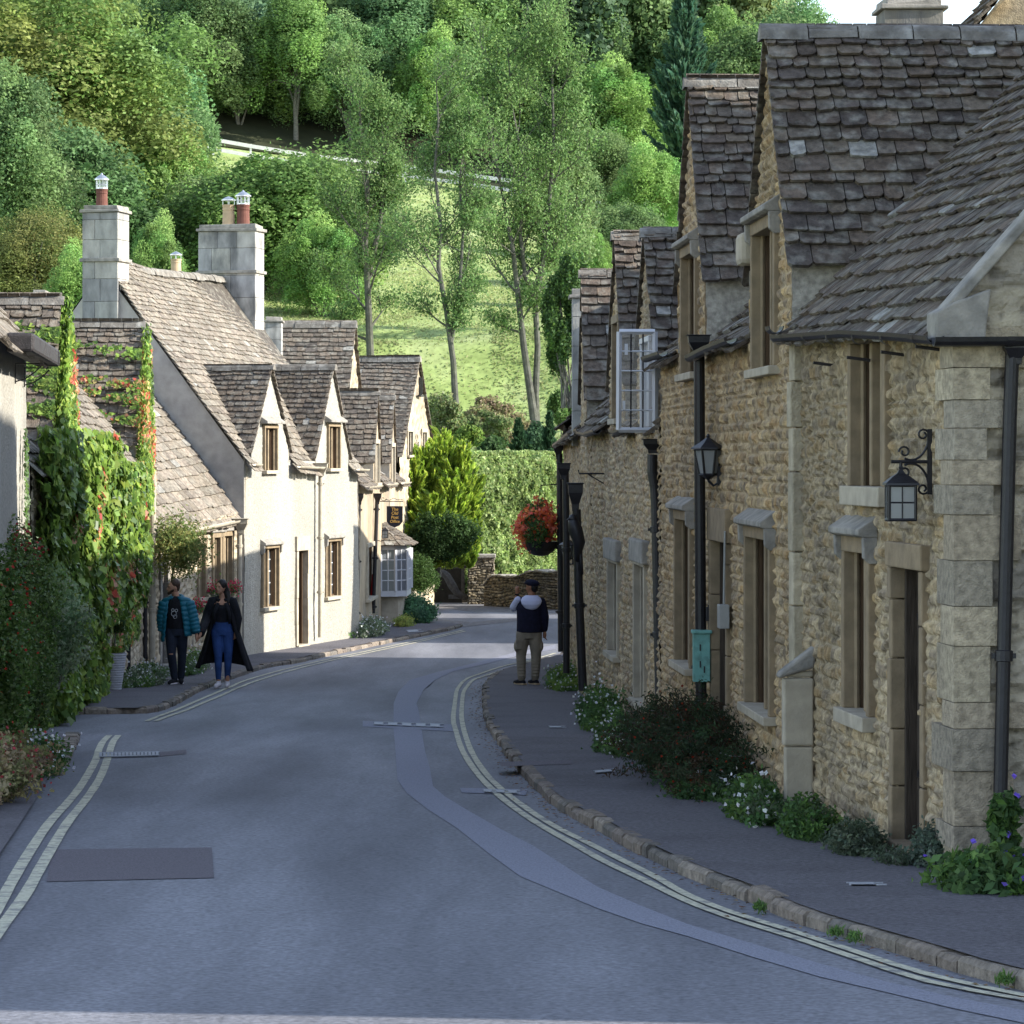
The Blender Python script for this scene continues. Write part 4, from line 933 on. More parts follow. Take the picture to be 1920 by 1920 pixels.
# open casement, swung out square to the wall at its near edge
uo = F3.u(1230, .05); yo = F3.P(uo, .05, 0).y; A_ = P3(1228, 806, yo); B_ = P3(1160, 806, yo); C_ = P3(1161, 622, yo); D_ = P3(1228, 622, yo)
cs = MB(); 
def bar(mb, p, q, r): mb.tube([p, q], r, 4)
for a, b in ((A_, B_), (B_, C_), (C_, D_), (D_, A_)): bar(cs, a, b, .030)
csm = cs.build('casement', 'white_paint', WO)
b1 = MB()
for k in (1, 2, 3, 4): f = k/5; bar(b1, A_.lerp(D_, f), B_.lerp(C_, f), .010)
b1.build('glazing_bar', 'white_paint', csm)
b2 = MB()
for k in (1, 2): f = k/3; bar(b2, A_.lerp(B_, f), D_.lerp(C_, f), .009)
b2.build('leading', 'iron', csm)
gl = MB(); gl.add([A_, B_, C_, D_], [(0, 1, 2, 3)]); gl.build('pane', 'open_pane', csm)
cat_ = MB(); cat_.box(A_.lerp(D_, .82).lerp(B_.lerp(C_, .82), .8), .035, .03, .12); cat_.build('latch', 'white_paint', csm); cat_ = MB(); cat_.box(A_.lerp(D_, .25).lerp(B_.lerp(C_, .25), .86), .03, .03, .1); cat_.build('latch', 'white_paint', csm)
for (ua, ub, za, zb_) in ((u3+1.24, u4-1.24, .36, .36), (u4+1.24, F3.L, .38, .38), (0.05, u3-1.22, .22, .36)):
    if ub-ua > .3:
        g_ = MB(); gutter(g_, [F3.P(ua, .18, za), F3.P((ua+ub)/2, .19, (za+zb_)/2-.03), F3.P(ub, .18, zb_)], .06); g_.build('gutter', 'iron', R3)
for rr_ in (wb, wc):
    lm = MB(); lm.fbox(F3, rr_[0]-.2, rr_[1]+.25, -.1, .09, rr_[3]+.03, rr_[3]+.3); lm.build('lintel', 'dressed_grey', R3, bevel=.02)
up = F3.u(1232, .14); yp = F3.P(max(.3, up), .14, 0).y
pipe(R3, [P3(1223, 852, yp), P3(1223, 885, yp), P3(1228, 915, yp), P3(1230, 950, yp), P3(1238, 1310, yp)], .056, hopper=tuple(P3(1224, 823, yp)), hw=.11, hh=.16)
ch = chimney(R3, (4.42, 35.6), .66, .6, 2.4, 4.96, 0.05, .3, cap=.05, cols=[(.2, .19, .17), (.16, .15, .13)], taper=0.)
chimney_pot(ch, (4.5, 35.6, 5.05), .12, .14, 'terracotta')
# --- R4
u5 = F4.u(1097)
wr4 = F4.rect(1093, 1100, 1055, 1240)
R4 = house('stone_cottage', 'narrow seen stone cottage farthest down the right row, with a bird figure on its pipe', F4, 2.3, (.5, .35), (3.2, 3.1), 'rub_beige', .05,
           [(u5, 1.25, 2.74, .95)], [], tcol=TPR, exp=(.26, .17), tw=(.25, .55), tth=.034, seed=41)
g_ = MB(); gutter(g_, [F4.P(u5+1.3, .17, .4), F4.P(F4.L, .17, .25)], .06); g_.build('gutter', 'iron', R4)
g_ = MB(); gutter(g_, [F4.P(.02, .17, .42), F4.P(u5-1.3, .17, .42)], .06); g_.build('gutter', 'iron', R4)
def py_(F, px, w=.14): return F.P(F.u(px, w), w, 0).y
ya = py_(F4, 1094); yb_ = py_(F4, 1075); yc = py_(F4, 1063)
pipe(R4, [P3(1081, 955, ya-1.5), P3(1085, 1100, ya-1.5), P3(1093, 1295, ya-1.5)], .058, 'iron', hopper=tuple(P3(1079, 905, ya-1.5)), hw=.10, hh=.38)
pipe(R4, [P3(1060, 880, yb_), P3(1062, 1000, yb_), P3(1062, 1262, yb_)], .052, 'iron', hopper=tuple(P3(1057, 868, yb_)), hw=.10, hh=.25)
pipe(R4, [P3(1049, 850, 57.), P3(1050, 1000, 57.), P3(1052, 1222, 57.)], .055, 'iron', hopper=tuple(P3(1047, 830, 57.)), hw=.09, hh=.3)
ch = chimney(R4, (P3(1084, 0, 50.5).x, 50.5), .2, .5, .2, (HY-560)/FPX*50.5, 0., .5, cap=.05, cols=[(.34, .33, .30), (.3, .29, .27)], taper=0.)
# bird figure on the pipe
bp = P3(1079, 1010, ya-1.55); bd = MB()
bd.tube([bp+Vector((.02, 0, -.30)), bp+Vector((.05, 0, -.05)), bp+Vector((0, -.02, .12)), bp+Vector((-.03, -.02, .24)), bp+Vector((-.03, -.02, .31))], [.03, .085, .10, .075, .03], 10)
bd.lathe(bp+Vector((-.035, -.03, .27)), [(.01, -.06), (.055, -.03), (.06, 0), (.045, .04), (.01, .06)], 10)
bd.tube([bp+Vector((-.075, -.05, .27)), bp+Vector((-.12, -.07, .245))], [.02, .004], 6)
bd.tube([bp+Vector((.05, 0, -.1)), bp+Vector((.09, 0, -.48))], [.045, .02], 6)
bo = bd.build('bird_figure', 'iron', None, smooth=True); tag(bo, 'black cast bird figure perched on the drainpipe of the right row', 'bird ornament')
# --- R5: row turning the bend (only a sliver of eave and wall seen)
R5 = house('stone_cottage', 'house at the bend behind the hanging basket, only its eave showing', F5, 2.2, (.65, .65), (2.6, 2.6), 'rub_beige', .12, [], [], tcol=TPR, exp=(.3, .2), tw=(.3, .6), seed=51)
F6 = Fr((2.3, 70.3), (6.2, 82.), -1)
R6 = house('stone_cottage', 'hidden low house added round the bend of the right row to shade the far road', F6, 2.4, (.3, .3), (2.6, 2.6), 'rub_beige', .2, [], [], tcol=TPR, exp=(.3, .2), tw=(.3, .6), seed=52)  # out of sight, added so that its shadow covers the far road
# unseen house right of the frame, added to shade the near road
FB = Fr((7.9, 12.15), (7.6, 30.), -1)
FC = Fr((5.2, 36.), (5.2, 39.), -1)
RC = house('stone_house', 'higher house behind the nearest right roofs, dark tiled slope in the top corner', FC, 1.6, (4.85, 4.85), (6.9, 6.9), 'rub_grey', .25, [], [], tcol=TPR, exp=(.16, .12), tw=(.2, .4), seed=66, ends=((0, True),))
RB = house('stone_house', 'unseen tall stone house added right of the picture edge to shade the near road', FB, 3.2, (3.2, 3.2), (8.4, 8.4), 'rub_grey', .25, [], [], tcol=TPR, exp=(.22, .16), tw=(.2, .45), seed=61, zb=-1., ends=((0, True),))
# buttress
ub0, ub1 = F1.u(1533), F2.u(1476)+F1.L
bt = MB(); ua_ = F1.u(1533); ub_ = F1.u(1466, .25); zt_ = F1.z(1500, 1240); gz_ = F1.g(F1.L)-.2
pts = [(0, gz_), (.30, gz_), (.30, zt_-.06), (0, zt_+.12)]
bb = bpy.data.objects.new('buttress', None)
but = thing('stone_buttress', F1.P(F1.L-.1, .1, gz_+.2), 'pale stone buttress with sloping cap against the right wall', 'buttress')
z = gz_; k = 0
while z < zt_-.05:
    e = min(zt_-.02, z+(.75, .5, .62)[k % 3]); j = (.0, .012, -.008)[k % 3]
    bt.fbox(F1, ua_-j, ub_+j, .03, .24+j, z, e-.008); z = e; k += 1
bt.build('shaft', 'dressed_pale', but, bevel=.015)
bc = MB(); bc.prism([F1.P(ua_-.03, w, zz) for w, zz in ((.02, zt_+.16), (.29, zt_-.04), (.29, zt_-.08), (.02, zt_+.0))], F1.d*(ub_-ua_+.06)); bc.build('cap_stone', 'dressed_grey', but, bevel=.02)
# lanterns
ul = F1.u(1756); pl = F1.P(ul, .27, 0); 
lantern((P3(1689, 940, pl.y).x, pl.y, P3(1689, 942, pl.y).z), .42, 'square black lantern hanging from a scroll bracket on the nearest right house', 'scroll', F1, square=True)
u_l = F2.u(1353); pl = F2.P(u_l, .2, 0)
lantern((P3(1328, 868, pl.y).x, pl.y, P3(1328, 866, pl.y).z), .46, 'six sided black lantern beside the long drainpipe, midway along the right row', 'swan', F2, group=None)
u_l = F4.u(1072); pl = F4.P(u_l, .2, 0)
lantern((P3(1065, 1030, pl.y-1.5).x, pl.y-1.5, P3(1065, 1030, pl.y).z), .44, 'small black lantern far down the right row, next to the bird figure', 'swan', F4)
# teal box, intercom, meter, brackets
yb2 = pp.y-.07; c0 = P3(1315, 1232, yb2); px = FPX/yb2
tb = thing('letter_box', (c0.x, c0.y, c0.z-.25), 'pale green metal box on the drainpipe by the right doorway', 'letter box')
m_ = MB(); m_.box(c0, 32/px, .13, 92/px); bx_ = m_.build('body', 'teal_paint', tb, bevel=.006)
m_ = MB(); m_.box(c0+Vector((0, -.01, 48/px)), 38/px, .17, 6/px); m_.build('lid', 'teal_paint', tb, bevel=.006)
for sx, zz in ((-.18, .62), (-.18, -.42), (.3, -.75)): m_ = MB(); m_.box(c0+Vector((sx*16/px, -.068, zz*30/px)), .012, .012, .06); m_.build('hinge', 'iron', bx_)
m_ = MB(); m_.box(P3(1331, 1151, yb2), 15/px, .06, 26/px); m_.box(P3(1331, 1138, yb2), 8/px, .04, 8/px)
tag(m_.build('intercom_box', 'iron', None, bevel=.006), 'small black box beside the doorway above the pale green box', 'intercom')
um = F2.u(1372); m_ = MB(); zc = F2.z(1373, 1155); m_.fbox(F2, um-.09, um+.09, .03, .12, zc-.11, zc+.1); m_.tube([F2.P(um, .07, zc+.1), F2.P(um, .06, zc+.75)], .012, 6)
tag(m_.build('meter_box', 'grey_plastic', None, bevel=.01), 'grey meter box with a thin cable, right of the right hand doorway', 'meter box')
ubk = F3.u(1134); zc = F3.z(1134, 888); m_ = MB(); m_.tube([F3.P(ubk, .0, zc), F3.P(ubk, .34, zc), F3.P(ubk, .35, zc+.05)], .012, 6); m_.tube([F3.P(ubk, .0, zc-.14), F3.P(ubk, .22, zc-.01)], .009, 6)
tag(m_.build('iron_bracket', 'iron', None), 'bare iron wall bracket high on the far right cottage', 'bracket')
# hanging basket
hb = P3(1014, 1028, 57.); t = thing('hanging_basket', tuple(hb), 'hanging basket full of orange and red flowers at the end of the right row', 'hanging basket')
m_ = MB(); m_.lathe(hb, [(.02, -.14), (.14, -.12), (.24, -.04), (.30, .08), (.31, .12)], 18); m_.build('basket', 'iron', t)
rs = np.random.RandomState(5); P, N = blobpts(9000, (hb.x, hb.y, hb.z+.36), (.44, .44, .52), rs, .5, 9, .5)
quad_mesh('foliage', leafquads(P, .05, N, .5, .7, rs=rs), 'leaf', t, pal(len(P), G_DK+G_MD, .3, rs))
P, N = blobpts(2600, (hb.x-.04, hb.y, hb.z+.40), (.50, .50, .54), rs, .85, 9, .5)
quad_mesh('flowers', leafquads(P, .07, N, .5, .9, rs=rs), 'petal', t, pal(len(P), [(.78, .17, .05), (.72, .13, .08), (.82, .28, .10), (.75, .22, .15)], .15, rs))
m_ = MB(); tp = Vector((.98, 57.2, hb.z+1.15)); m_.tube([tp, (hb.x, hb.y, hb.z+1.12)], .012, 6)
for k in range(3): a = k*2.1; m_.tube([(hb.x, hb.y, hb.z+1.12), (hb.x+.33*math.cos(a), hb.y+.33*math.sin(a), hb.z+.1)], .006, 5)
m_.build('bracket', 'iron', t)
# ================================================================== LEFT ROW
L1 = Fr((-4.35, 25.), (-5.17, 34.0), 1); L2 = Fr((-5.725, 38.), (-6.75, 58.6), 1); L3 = Fr((-6.7, 58.65), (-5.45, 63.35), 1)
L4 = Fr((-5.31, 63.4), (-3.41, 71.0), 1); L5 = Fr((-3.41, 71.05), (-2.95, 86.), 1)
H1 = house('rendered_house', 'pale house cut by the left edge of the picture, thick gutter along its eave', L1, 2.6, (1.25, 1.22), (4.4, 4.4), 'roughcast', .1, [], [], tcol=TP_W, exp=(.24, .16), tw=(.2, .45), seed=71, over=.22)
g_ = MB(); 
for u in np.arange(4.4, L1.L-.1, .95): g_.fbox(L1, u, u+.93, .10, .36, .98, 1.16)
g_.fbox(L1, L1.L-.35, L1.L+.02, .10, .36, .98, 1.16); g_.build('gutter', 'iron_rust', H1, bevel=.03)
g_ = MB(); 
for u in (L1.L-.5, L1.L-2.): 
    g_ = MB(); g_.tube([L1.P(u, .02, .75), L1.P(u, .02, .95), L1.P(u, .3, .95)], .008, 5); g_.tube([L1.P(u, .02, .77), L1.P(u, .12, .8), L1.P(u, .22, .87), L1.P(u, .28, .93)], .007, 5); g_.build('gutter_bracket', 'iron', H1)
lg = house('ivy_cottage', 'creeper clad cottage with two dormers on the left', L2, 1.9, (-.02, -.05), (2.2, 2.5), 'rub_left', .05,
    [(L2.u(106), 1.2, 2.05, .35), (L2.u(262), 1.45, L2.z(262, 608), .35)], [], tcol=TP_W, dcol=TP_D, exp=(.2, .13), tw=(.16, .36), seed=81, ends=((0, True),))
w3 = [L3.rect(371, 381, 1020, 1120), L3.rect(398, 409, 1008, 1115), L3.rect(417, 431, 1005, 1120)]; d3 = L3.rect(301, 312, 1060, 1245); d3[2] = L3.g(d3[0])+.02
H3 = house('stone_cottage', 'low cottage with the long slate slope behind the walking couple', L3, 2.5, (-1.34, -1.08), (2.05, 2.15), 'rub_left', .06, [], w3+[d3], tcol=TP_W, exp=(.27, .16), tw=(.2, .42), seed=91)
for r_ in w3: window(H3, L3, r_, mull=1, sm='dressed_warm', recess=.2, bars=(1, 4), jamb=.1)
for r_ in w3[1:]: m_ = MB(); m_.fbox(L3, r_[0]-.25, r_[1]+.25, -.05, .1, r_[3]+.1, r_[3]+.28); m_.build('lintel', 'dressed_grey', H3, bevel=.02)
door(H3, L3, d3, recess=.15, lm='timber_grey', sm='dressed_grey', ring=False)
g_ = MB(); gutter(g_, [L3.P(1.6, .18, -1.36), L3.P(3.2, .18, -1.28), L3.P(L3.L+.1, .18, -1.18)], .06); g_.build('gutter', 'cream_pipe', H3)
yq = L3.P(4.55, .12, 0).y; pipe(H3, [P3(449, 1000, yq), P3(449, 1230, yq)], .05, 'cream_pipe', hopper=tuple(P3(452, 972, yq)), hw=.14, hh=.3)
yq = L2.P(L2.L-.3, .12, 0).y; pipe(lg, [P3(272, 985, yq), P3(272, 1235, yq)], .04, 'iron'); 
pipe(H3, [P3(287, 882, 58.5), P3(285, 1245, 58.5)], .06, 'cream_pipe', hopper=tuple(P3(288, 876, 58.5)), hw=.07, hh=.1)
yz = L2.P(L2.u(240), 0, 0).y-.6; pipe(lg, [P3(240, 1105, yz), P3(239, 1268, yz)], .055, 'iron'); m_ = MB(); m_.box(P3(236, 1045, yz-.9), .2, .16, .22); tag(m_.build('alarm_box', 'iron', None, bevel=.02), 'black box lamp half buried in the creeper above the black pipe', 'lamp')
# --- the rendered cottage with two white gables
W1 = L4.rect(490, 519, 1028, 1138); W2 = L4.rect(609, 635, 1015, 1118); V1 = L4.rect(494, 516, 803, 882); V2 = L4.rect(614, 634, 800, 878); d4 = L4.rect(556, 574, 1032, 1198); d4[2] = L4.g(d4[0])+.02
e1, e2 = L4.u(506), L4.u(622)
ends_style['white_cottage'] = 'grey_render'
H4 = house('white_cottage', 'sunlit white roughcast cottage with two pointed dormers and two chimneys', L4, 2.97, (0., -.13), (3.85, 4.0), 'roughcast', .05,
    [(e1, 1.22, L4.z(506, 688), .22), (e2, 1.22, L4.z(622, 688), .12)], [W1, W2, V1, V2, d4], tcol=TP_W, dcol=TP_D, exp=(.19, .12), tw=(.15, .32), tth=.02, seed=101, ends=((0, True), (L4.L, False)), over=.2)
for r_ in (W1, W2): window(H4, L4, r_, sm='dressed_warm', hood=True, recess=.12, jamb=.05, bars=(2, 5), tim='timber', lead='white_paint', gm='pale_glass', lw=.011)
for r_ in (V1, V2): window(H4, L4, r_, sm='dressed_warm', hood=False, recess=.12, jamb=.05, bars=(2, 4), lead='white_paint', gm='pale_glass', lw=.011)
for r_ in (V1, V2): m_ = MB(); m_.prism([L4.P(r_[0]-.2, w, r_[3]+z_) for w, z_ in ((0, .24), (.16, .14), (.16, .09), (0, .09))], L4.d*(r_[1]-r_[0]+.4)); m_.build('hood_mould', 'dressed_grey', H4, bevel=.01)
door(H4, L4, d4, recess=.22, sm='dressed_pale', lm='timber', lintel=.3, ring=False)
yq = L4.P(.15, .12, 0).y; pipe(H4, [P3(459, 872, yq), P3(458, 960, yq)], .045, 'cream_pipe')
uq = L4.u(600, .12); yq = L4.P(uq, .12, 0).y; pipe(H4, [P3(601, 885, yq), P3(600, 1195, yq)], .045, 'cream_pipe', hopper=tuple(P3(602, 868, yq)), hw=.14, hh=.28)
for ua, ub in ((0, e1-1.25), (e1+1.25, e2-1.25), (e2+1.25, L4.L)):
    if ub-ua > .2: g_ = MB(); gutter(g_, [L4.P(ua, .22, -.1-.017*ua), L4.P(ub, .22, -.1-.017*ub)], .055); g_.build('gutter', 'cream_pipe', H4)
a4 = math.atan2(-L4.n.y, -L4.n.x)
c1 = L4.P(.22, -3.0, 0)
ch = chimney(H4, (c1.x, c1.y), .76, .64, 2.3, 4.93, a4, .42, step_z=(HY-487)/FPX*64, cols=[(.32, .31, .28), (.38, .36, .32), (.26, .255, .245)], taper=.0)
chimney_pot(ch, (c1.x-.08, c1.y, 5.0), .42, .13, 'terracotta')
c2 = L4.P(L4.L-.35, -2.85, 0)
ch = chimney(H4, (c2.x, c2.y), 1.34, .62, 2.0, 5.05, a4, .5, step_z=(HY-512)/FPX*71.5, cols=[(.39, .37, .34), (.44, .42, .37), (.33, .32, .31)], taper=-.0)
chimney_pot(ch, (c2.x-.06, c2.y-.0, 5.12), .54, .15, 'buff_clay', 'flat'); chimney_pot(ch, (c2.x+.27, c2.y-.05, 5.12), .54, .16, 'terracotta')
# --- old post office with twin needle gables
z3a, z3b = 1.56, 1.57; s1, s2 = L5.u(705), L5.u(735); X1 = L5.rect(698, 711, 832, 905); X2 = L5.rect(729, 740, 838, 905); X3 = L5.rect(686, 700, 1025, 1120)
for r_ in (X1, X2): r_[0] += .5; r_[1] -= .5
H5 = house('post_office_house', 'tan rendered house with twin narrow gables and a white bay window', L5, 2.4, (-.52, -.56), (1.7, 1.7), 'render_tan', .07,
    [(s1, 1.15, L5.z(705, 737), .0), (s2, 1.15, L5.z(735, 745), .0)], [X1, X2, X3], tcol=TP_D, exp=(.2, .13), tw=(.18, .4), seed=111, over=.2, ends=((L5.L, False),))
for r_ in (X1, X2): window(H5, L5, r_, mull=1, sm='dressed_pale', recess=.12, bars=None)
window(H5, L5, X3, mull=1, sm='dressed_pale', recess=.12, bars=(1, 4))
for ua, ub in ((0.05, s1-1.2), (s1+1.2, s2-1.2), (s2+1.2, L5.L)):
    g_ = MB(); gutter(g_, [L5.P(ua, .2, -.62), L5.P(ub, .2, -.62)], .06); g_.build('gutter', 'cream_pipe', H5)
for px_, ybot in ((673, 1195), (707, 1150)):
    yq = L5.P(max(.2, L5.u(px_, .1)), .1, 0).y; pipe(H5, [P3(px_, 935, yq), P3(px_-(4 if px_ < 680 else 7), ybot, yq)], .045, 'iron', hopper=tuple(P3(px_+1, 925, yq)), hw=.09, hh=.25)
# bay window
ubv = L5.u(713); B0 = L5.P(ubv, 0, 0); yb0 = B0.y; xo = (757-CX)/FPX*(yb0+1.2)-L5.P(ubv, 0, 0).x; 
bw = MB(); zt, zb2 = (HY-1022)/FPX*yb0, (HY-1119)/FPX*yb0
V_ = [(0., 0.), (.12, .36), (.42, .62), (2.1, .62), (2.4, .36), (2.5, 0.)]
def bv(i, z, o=0.): u, w_ = V_[i]; return L5.P(ubv+u, w_*1.0+o, z)
bw.prism([bv(i, zb2) for i in range(6)], (0, 0, .14)); bw.prism([bv(i, zt-.12) for i in range(6)], (0, 0, .12))
for i in range(6): 
    bw.tube([bv(i, zb2+.14), bv(i, zt-.12)], .045, 4)
bwo = bw.build('bay_window', 'white_paint', H5)
g1 = MB(); g2 = MB()
for i in range(5):
    a, b = bv(i, zb2+.14), bv(i+1, zb2+.14); hh = zt-.12-zb2-.14; n_ = 2 if (b-a).length < 1 else 5
    g1.add([a, b, b+Vector((0, 0, hh)), a+Vector((0, 0, hh))], [(0, 1, 2, 3)])
    for k in range(1, n_): p = a.lerp(b, k/n_); g2.tube([p, p+Vector((0, 0, hh))], .018, 4)
    for k in (1, 2, 3): z_ = Vector((0, 0, hh*k/4)); g2.tube([a+z_, b+z_], .016, 4)
g1.build('pane', 'clear_pane', bwo); g2.build('glazing_bar', 'white_paint', bwo)
b_ = MB(); 
for i in range(5): b_.add([bv(i, F) for F in (0,)], []) if False else None
b_.prism([L5.P(ubv+u, w_, L5.g(ubv)-.2) for u, w_ in ((.25, 0), (.3, .42), (.55, .5), (2., .5), (2.2, 0))], (0, 0, zb2-L5.g(ubv)+.2)); b_.build('bay_plinth', 'dressed_pale', H5, bevel=.02)
br = MB()
ap = lambda u: L5.P(ubv+u, .02, (HY-985)/FPX*yb0)
def slope(mb, p0, p1, q0, q1, seed):
    U = (p1-p0); V = ((q0+q1)/2-(p0+p1)/2); L_ = U.length; Hh = V.length; N_ = U.cross(V).normalized(); N_ = N_ if N_.z > 0 else -N_
    def f(u, v): t = v/Hh; return (p0.lerp(q0, t)).lerp(p1.lerp(q1, t), u/L_)
    tiles(mb, f, N_, 0, L_, Hh, .2, .16, .18, .3, lambda u, v: True, TP_D, .02, seed, .0)
    mb.add([p0, p1, q1, q0], [(0, 1, 2, 3)], (.07, .06, .05))
E_ = [L5.P(ubv+u, w_, zt-.02) for u, w_ in ((-.15, 0), (-.05, .46), (.38, .78), (2.2, .78), (2.6, .4), (2.7, 0))]
slope(br, E_[0], E_[1], ap(.35), ap(.4), 1); slope(br, E_[1], E_[2], ap(.4), ap(.6), 2); slope(br, E_[2], E_[3], ap(.6), ap(2.), 3); slope(br, E_[3], E_[4], ap(2.), ap(2.2), 4)
br.build('bay_roof', 'roof_tile', H5)
# sign, lantern on the post office
ysg = 76.2; t = thing('hanging_sign', tuple(P3(740, 990, ysg)), 'dark shield shaped hanging sign with gold lettering over the bay window', 'sign')
s0, s1_, s2_, s3 = P3(725, 949, ysg), P3(755, 949, ysg), P3(755, 978, ysg), P3(725, 978, ysg); mid = P3(740, 989, ysg); ml = P3(731, 985.5, ysg); mr_ = P3(749, 985.5, ysg)
m_ = MB(); m_.prism([s0, s1_, s2_, mr_, mid, ml, s3], (0, .05, 0)); bo_ = m_.build('board', 'sign_black', t, bevel=.004)
for txt, yy, sz in (('The', 957.5, .105), ('Old', 965, .105), ('Post', 972.5, .10), ('Office', 980, .095)):
    cu = bpy.data.curves.new('txt', 'FONT'); cu.body = txt; cu.size = sz; cu.align_x = 'CENTER'; cu.extrude = .002; cu.offset = .0015; cu.shear = .15
    to = bpy.data.objects.new('txt', cu); COL.objects.link(to); dg = bpy.context.evaluated_depsgraph_get(); me = bpy.data.meshes.new_from_object(to.evaluated_get(dg)); bpy.data.objects.remove(to)
    c = P3(740, yy, ysg-.006); me.transform(Matrix.Translation(c) @ Matrix.Rotation(R(90), 4, 'X')); me.materials.append(mt('sign_gold')); lo = bpy.data.objects.new('lettering', me); COL.objects.link(lo); lo.parent = bo_
m_ = MB(); zz = P3(740, 940, ysg).z; m_.tube([P3(712, 940, ysg), P3(756, 940, ysg)], .012, 6); m_.tube([P3(730, 940, ysg), P3(730, 949, ysg)], .008, 5); m_.tube([P3(750, 940, ysg), P3(750, 949, ysg)], .008, 5)
m_.tube([P3(713+(1-a)*6*math.cos(a*7)+6, 935+5*(1-a)*math.sin(a*7), ysg) for a in np.linspace(0, 1, 14)], .007, 5); m_.tube([P3(722, 936, ysg), P3(730, 938, ysg), P3(738, 934, ysg), P3(745, 937, ysg), P3(755, 937, ysg)], .007, 5)
m_.build('bracket', 'iron', t)
lp = P3(722, 1002, 75.8); lantern((lp.x, lp.y, lp.z), .34, 'small black lantern under the hanging sign beside the bay window', 'swan', L5, square=True)
m_ = MB(); m_.tube([P3(700, 1080, 75.4), P3(697, 1122, 75.4)], .035, 8); m_.tube([P3(700, 1080, 75.4), P3(701, 1075, 75.4)], [.05, .02], 8)
tag(m_.build('red_umbrella', 'red_ext', None), 'narrow red furled thing leaning by the dark pipe of the tan house', 'umbrella')
# --- far gables
L6 = Fr((-3.1, 88.), (-2.29, 93.), 1); 
def crossgable(name, label, Fq, zapex, zeave, back, style, seed, wins=(), near_keep=None):
    t = thing(name, tuple(Fq.P(Fq.L/2, -back/2, Fq.g(0))), label, 'house'); hw = Fq.L/2; uc = hw; ts = (zapex-zeave)/hw; mb = MB()
    wall_grid(mb, Fq, 0, Fq.L, lambda u: Fq.g(u)-.4, lambda u: zapex-ts*abs(u-uc)-.03, style, .1, wins, [uc])
    s = [(0, Fq.g(0)-.4), (0, zeave), (uc, zapex-.15), (Fq.L, zeave), (Fq.L, Fq.g(0)-.4)]
    vs = [Fq.P(u, -.3, z) for u, z in s]+[Fq.P(u, -back, z) for u, z in s]; mb.add(vs, [(0, 1, 2, 3, 4), (9, 8, 7, 6, 5), (0, 5, 6, 1), (1, 6, 7, 2), (2, 7, 8, 3), (3, 8, 9, 4)], (.36, .31, .23))
    mb.build('wall', WMAT[style], t); rb = MB(); cd = 1/math.sqrt(1+ts*ts); sd = ts*cd
    for sg in (-1, 1):
        def f(a, v): dist = hw+.1-v*cd; return Fq.P(uc+sg*dist, .1-a, zapex-ts*dist)
        tiles(rb, f, Fq.d*(sg*sd)+Vector((0, 0, cd)), 0, back, (hw+.1)/cd, .2, .14, .18, .42, lambda a, b: True, TP_D, .024, seed+sg, .12)
        rb.add([f(0.1, 0), f(0.1, (hw+.1)/cd), f(back, (hw+.1)/cd), f(back, 0)], [(0, 1, 2, 3)], (.07, .06, .05))
    ro = rb.build('roof', 'roof_tile', t); gb = MB(); ridge(gb, Fq.P(uc, .12, zapex+.02), Fq.P(uc, -back, zapex+.02), .12, seed=seed); gb.build('ridge', 'ridge_stone', ro)
    return t
wq = [1.1, 1.75, .1, .75]; wq2 = [3.2, 3.85, .1, .75]
H6 = crossgable('gabled_house', 'far stone house whose pointed gable rises behind the yellow green conifer', L6, (HY-673)/FPX*90.5, .15, 8.5, 'rub_left', 121, [wq, wq2])
for r_ in (wq, wq2): window(H6, L6, r_, sm='dressed_pale', recess=.12, bars=None)
m_ = MB(); m_.fbox(L6, 2.35, 2.85, .05, .15, 1.75, 1.8)
for u in (2.42, 2.6, 2.78): m_.fbox(L6, u-.015, u+.015, .08, .12, 1.8, 2.3)
m_.build('iron_tie', 'iron', H6)
L7 = Fr((-4.3, 80.6), (-4.0, 85.8), 1)
H7 = crossgable('gabled_house', 'roof rising behind the white cottage, stone tiled, without chimney', L7, (HY-608)/FPX*83.2, .6, 6.2, 'rub_left', 131)
def chimonly(label, px, pt, pb, wpx, Y, pot=None, col=[(.36, .35, .33), (.30, .30, .29)]):
    p = P3(px, pb, Y); t = thing('chimney_stack', tuple(p), label, 'chimney'); c = chimney(t, (p.x, p.y), wpx/FPX*Y, .5, p.z, (HY-pt)/FPX*Y, 0, .3, name='shaft', cols=col, taper=0., cap=.05)
    if pot: chimney_pot(c, (p.x, p.y, (HY-pt)/FPX*Y+.08), .32, .12, pot, 'flat')
    return t
chimonly('small grey chimney stub right of the big square chimney', 514, 605, 680, 30, 80)
p = P3(330, 535, 78); t = thing('chimney_stack', tuple(p), 'lone buff chimney pot peeping over the long ridge of the white cottage', 'chimney'); c = chimney(t, (p.x, p.y), .5, .4, p.z-1, (HY-522)/FPX*78, 0, .3, name='shaft', taper=0., cap=.03); chimney_pot(c, (p.x, p.y, (HY-518)/FPX*78), .42, .14, 'buff_clay', 'flat')
chimonly('short grey chimney behind the creeper clad gable at far left', 78, 560, 640, 26, 58)
# slate lean-to left of the first chimney
m_ = MB(); a_, b_, c_, d_ = P3(158, 540, 66.5), P3(112, 605, 66.5), P3(148, 606, 64.2), P3(160, 560, 64.2)
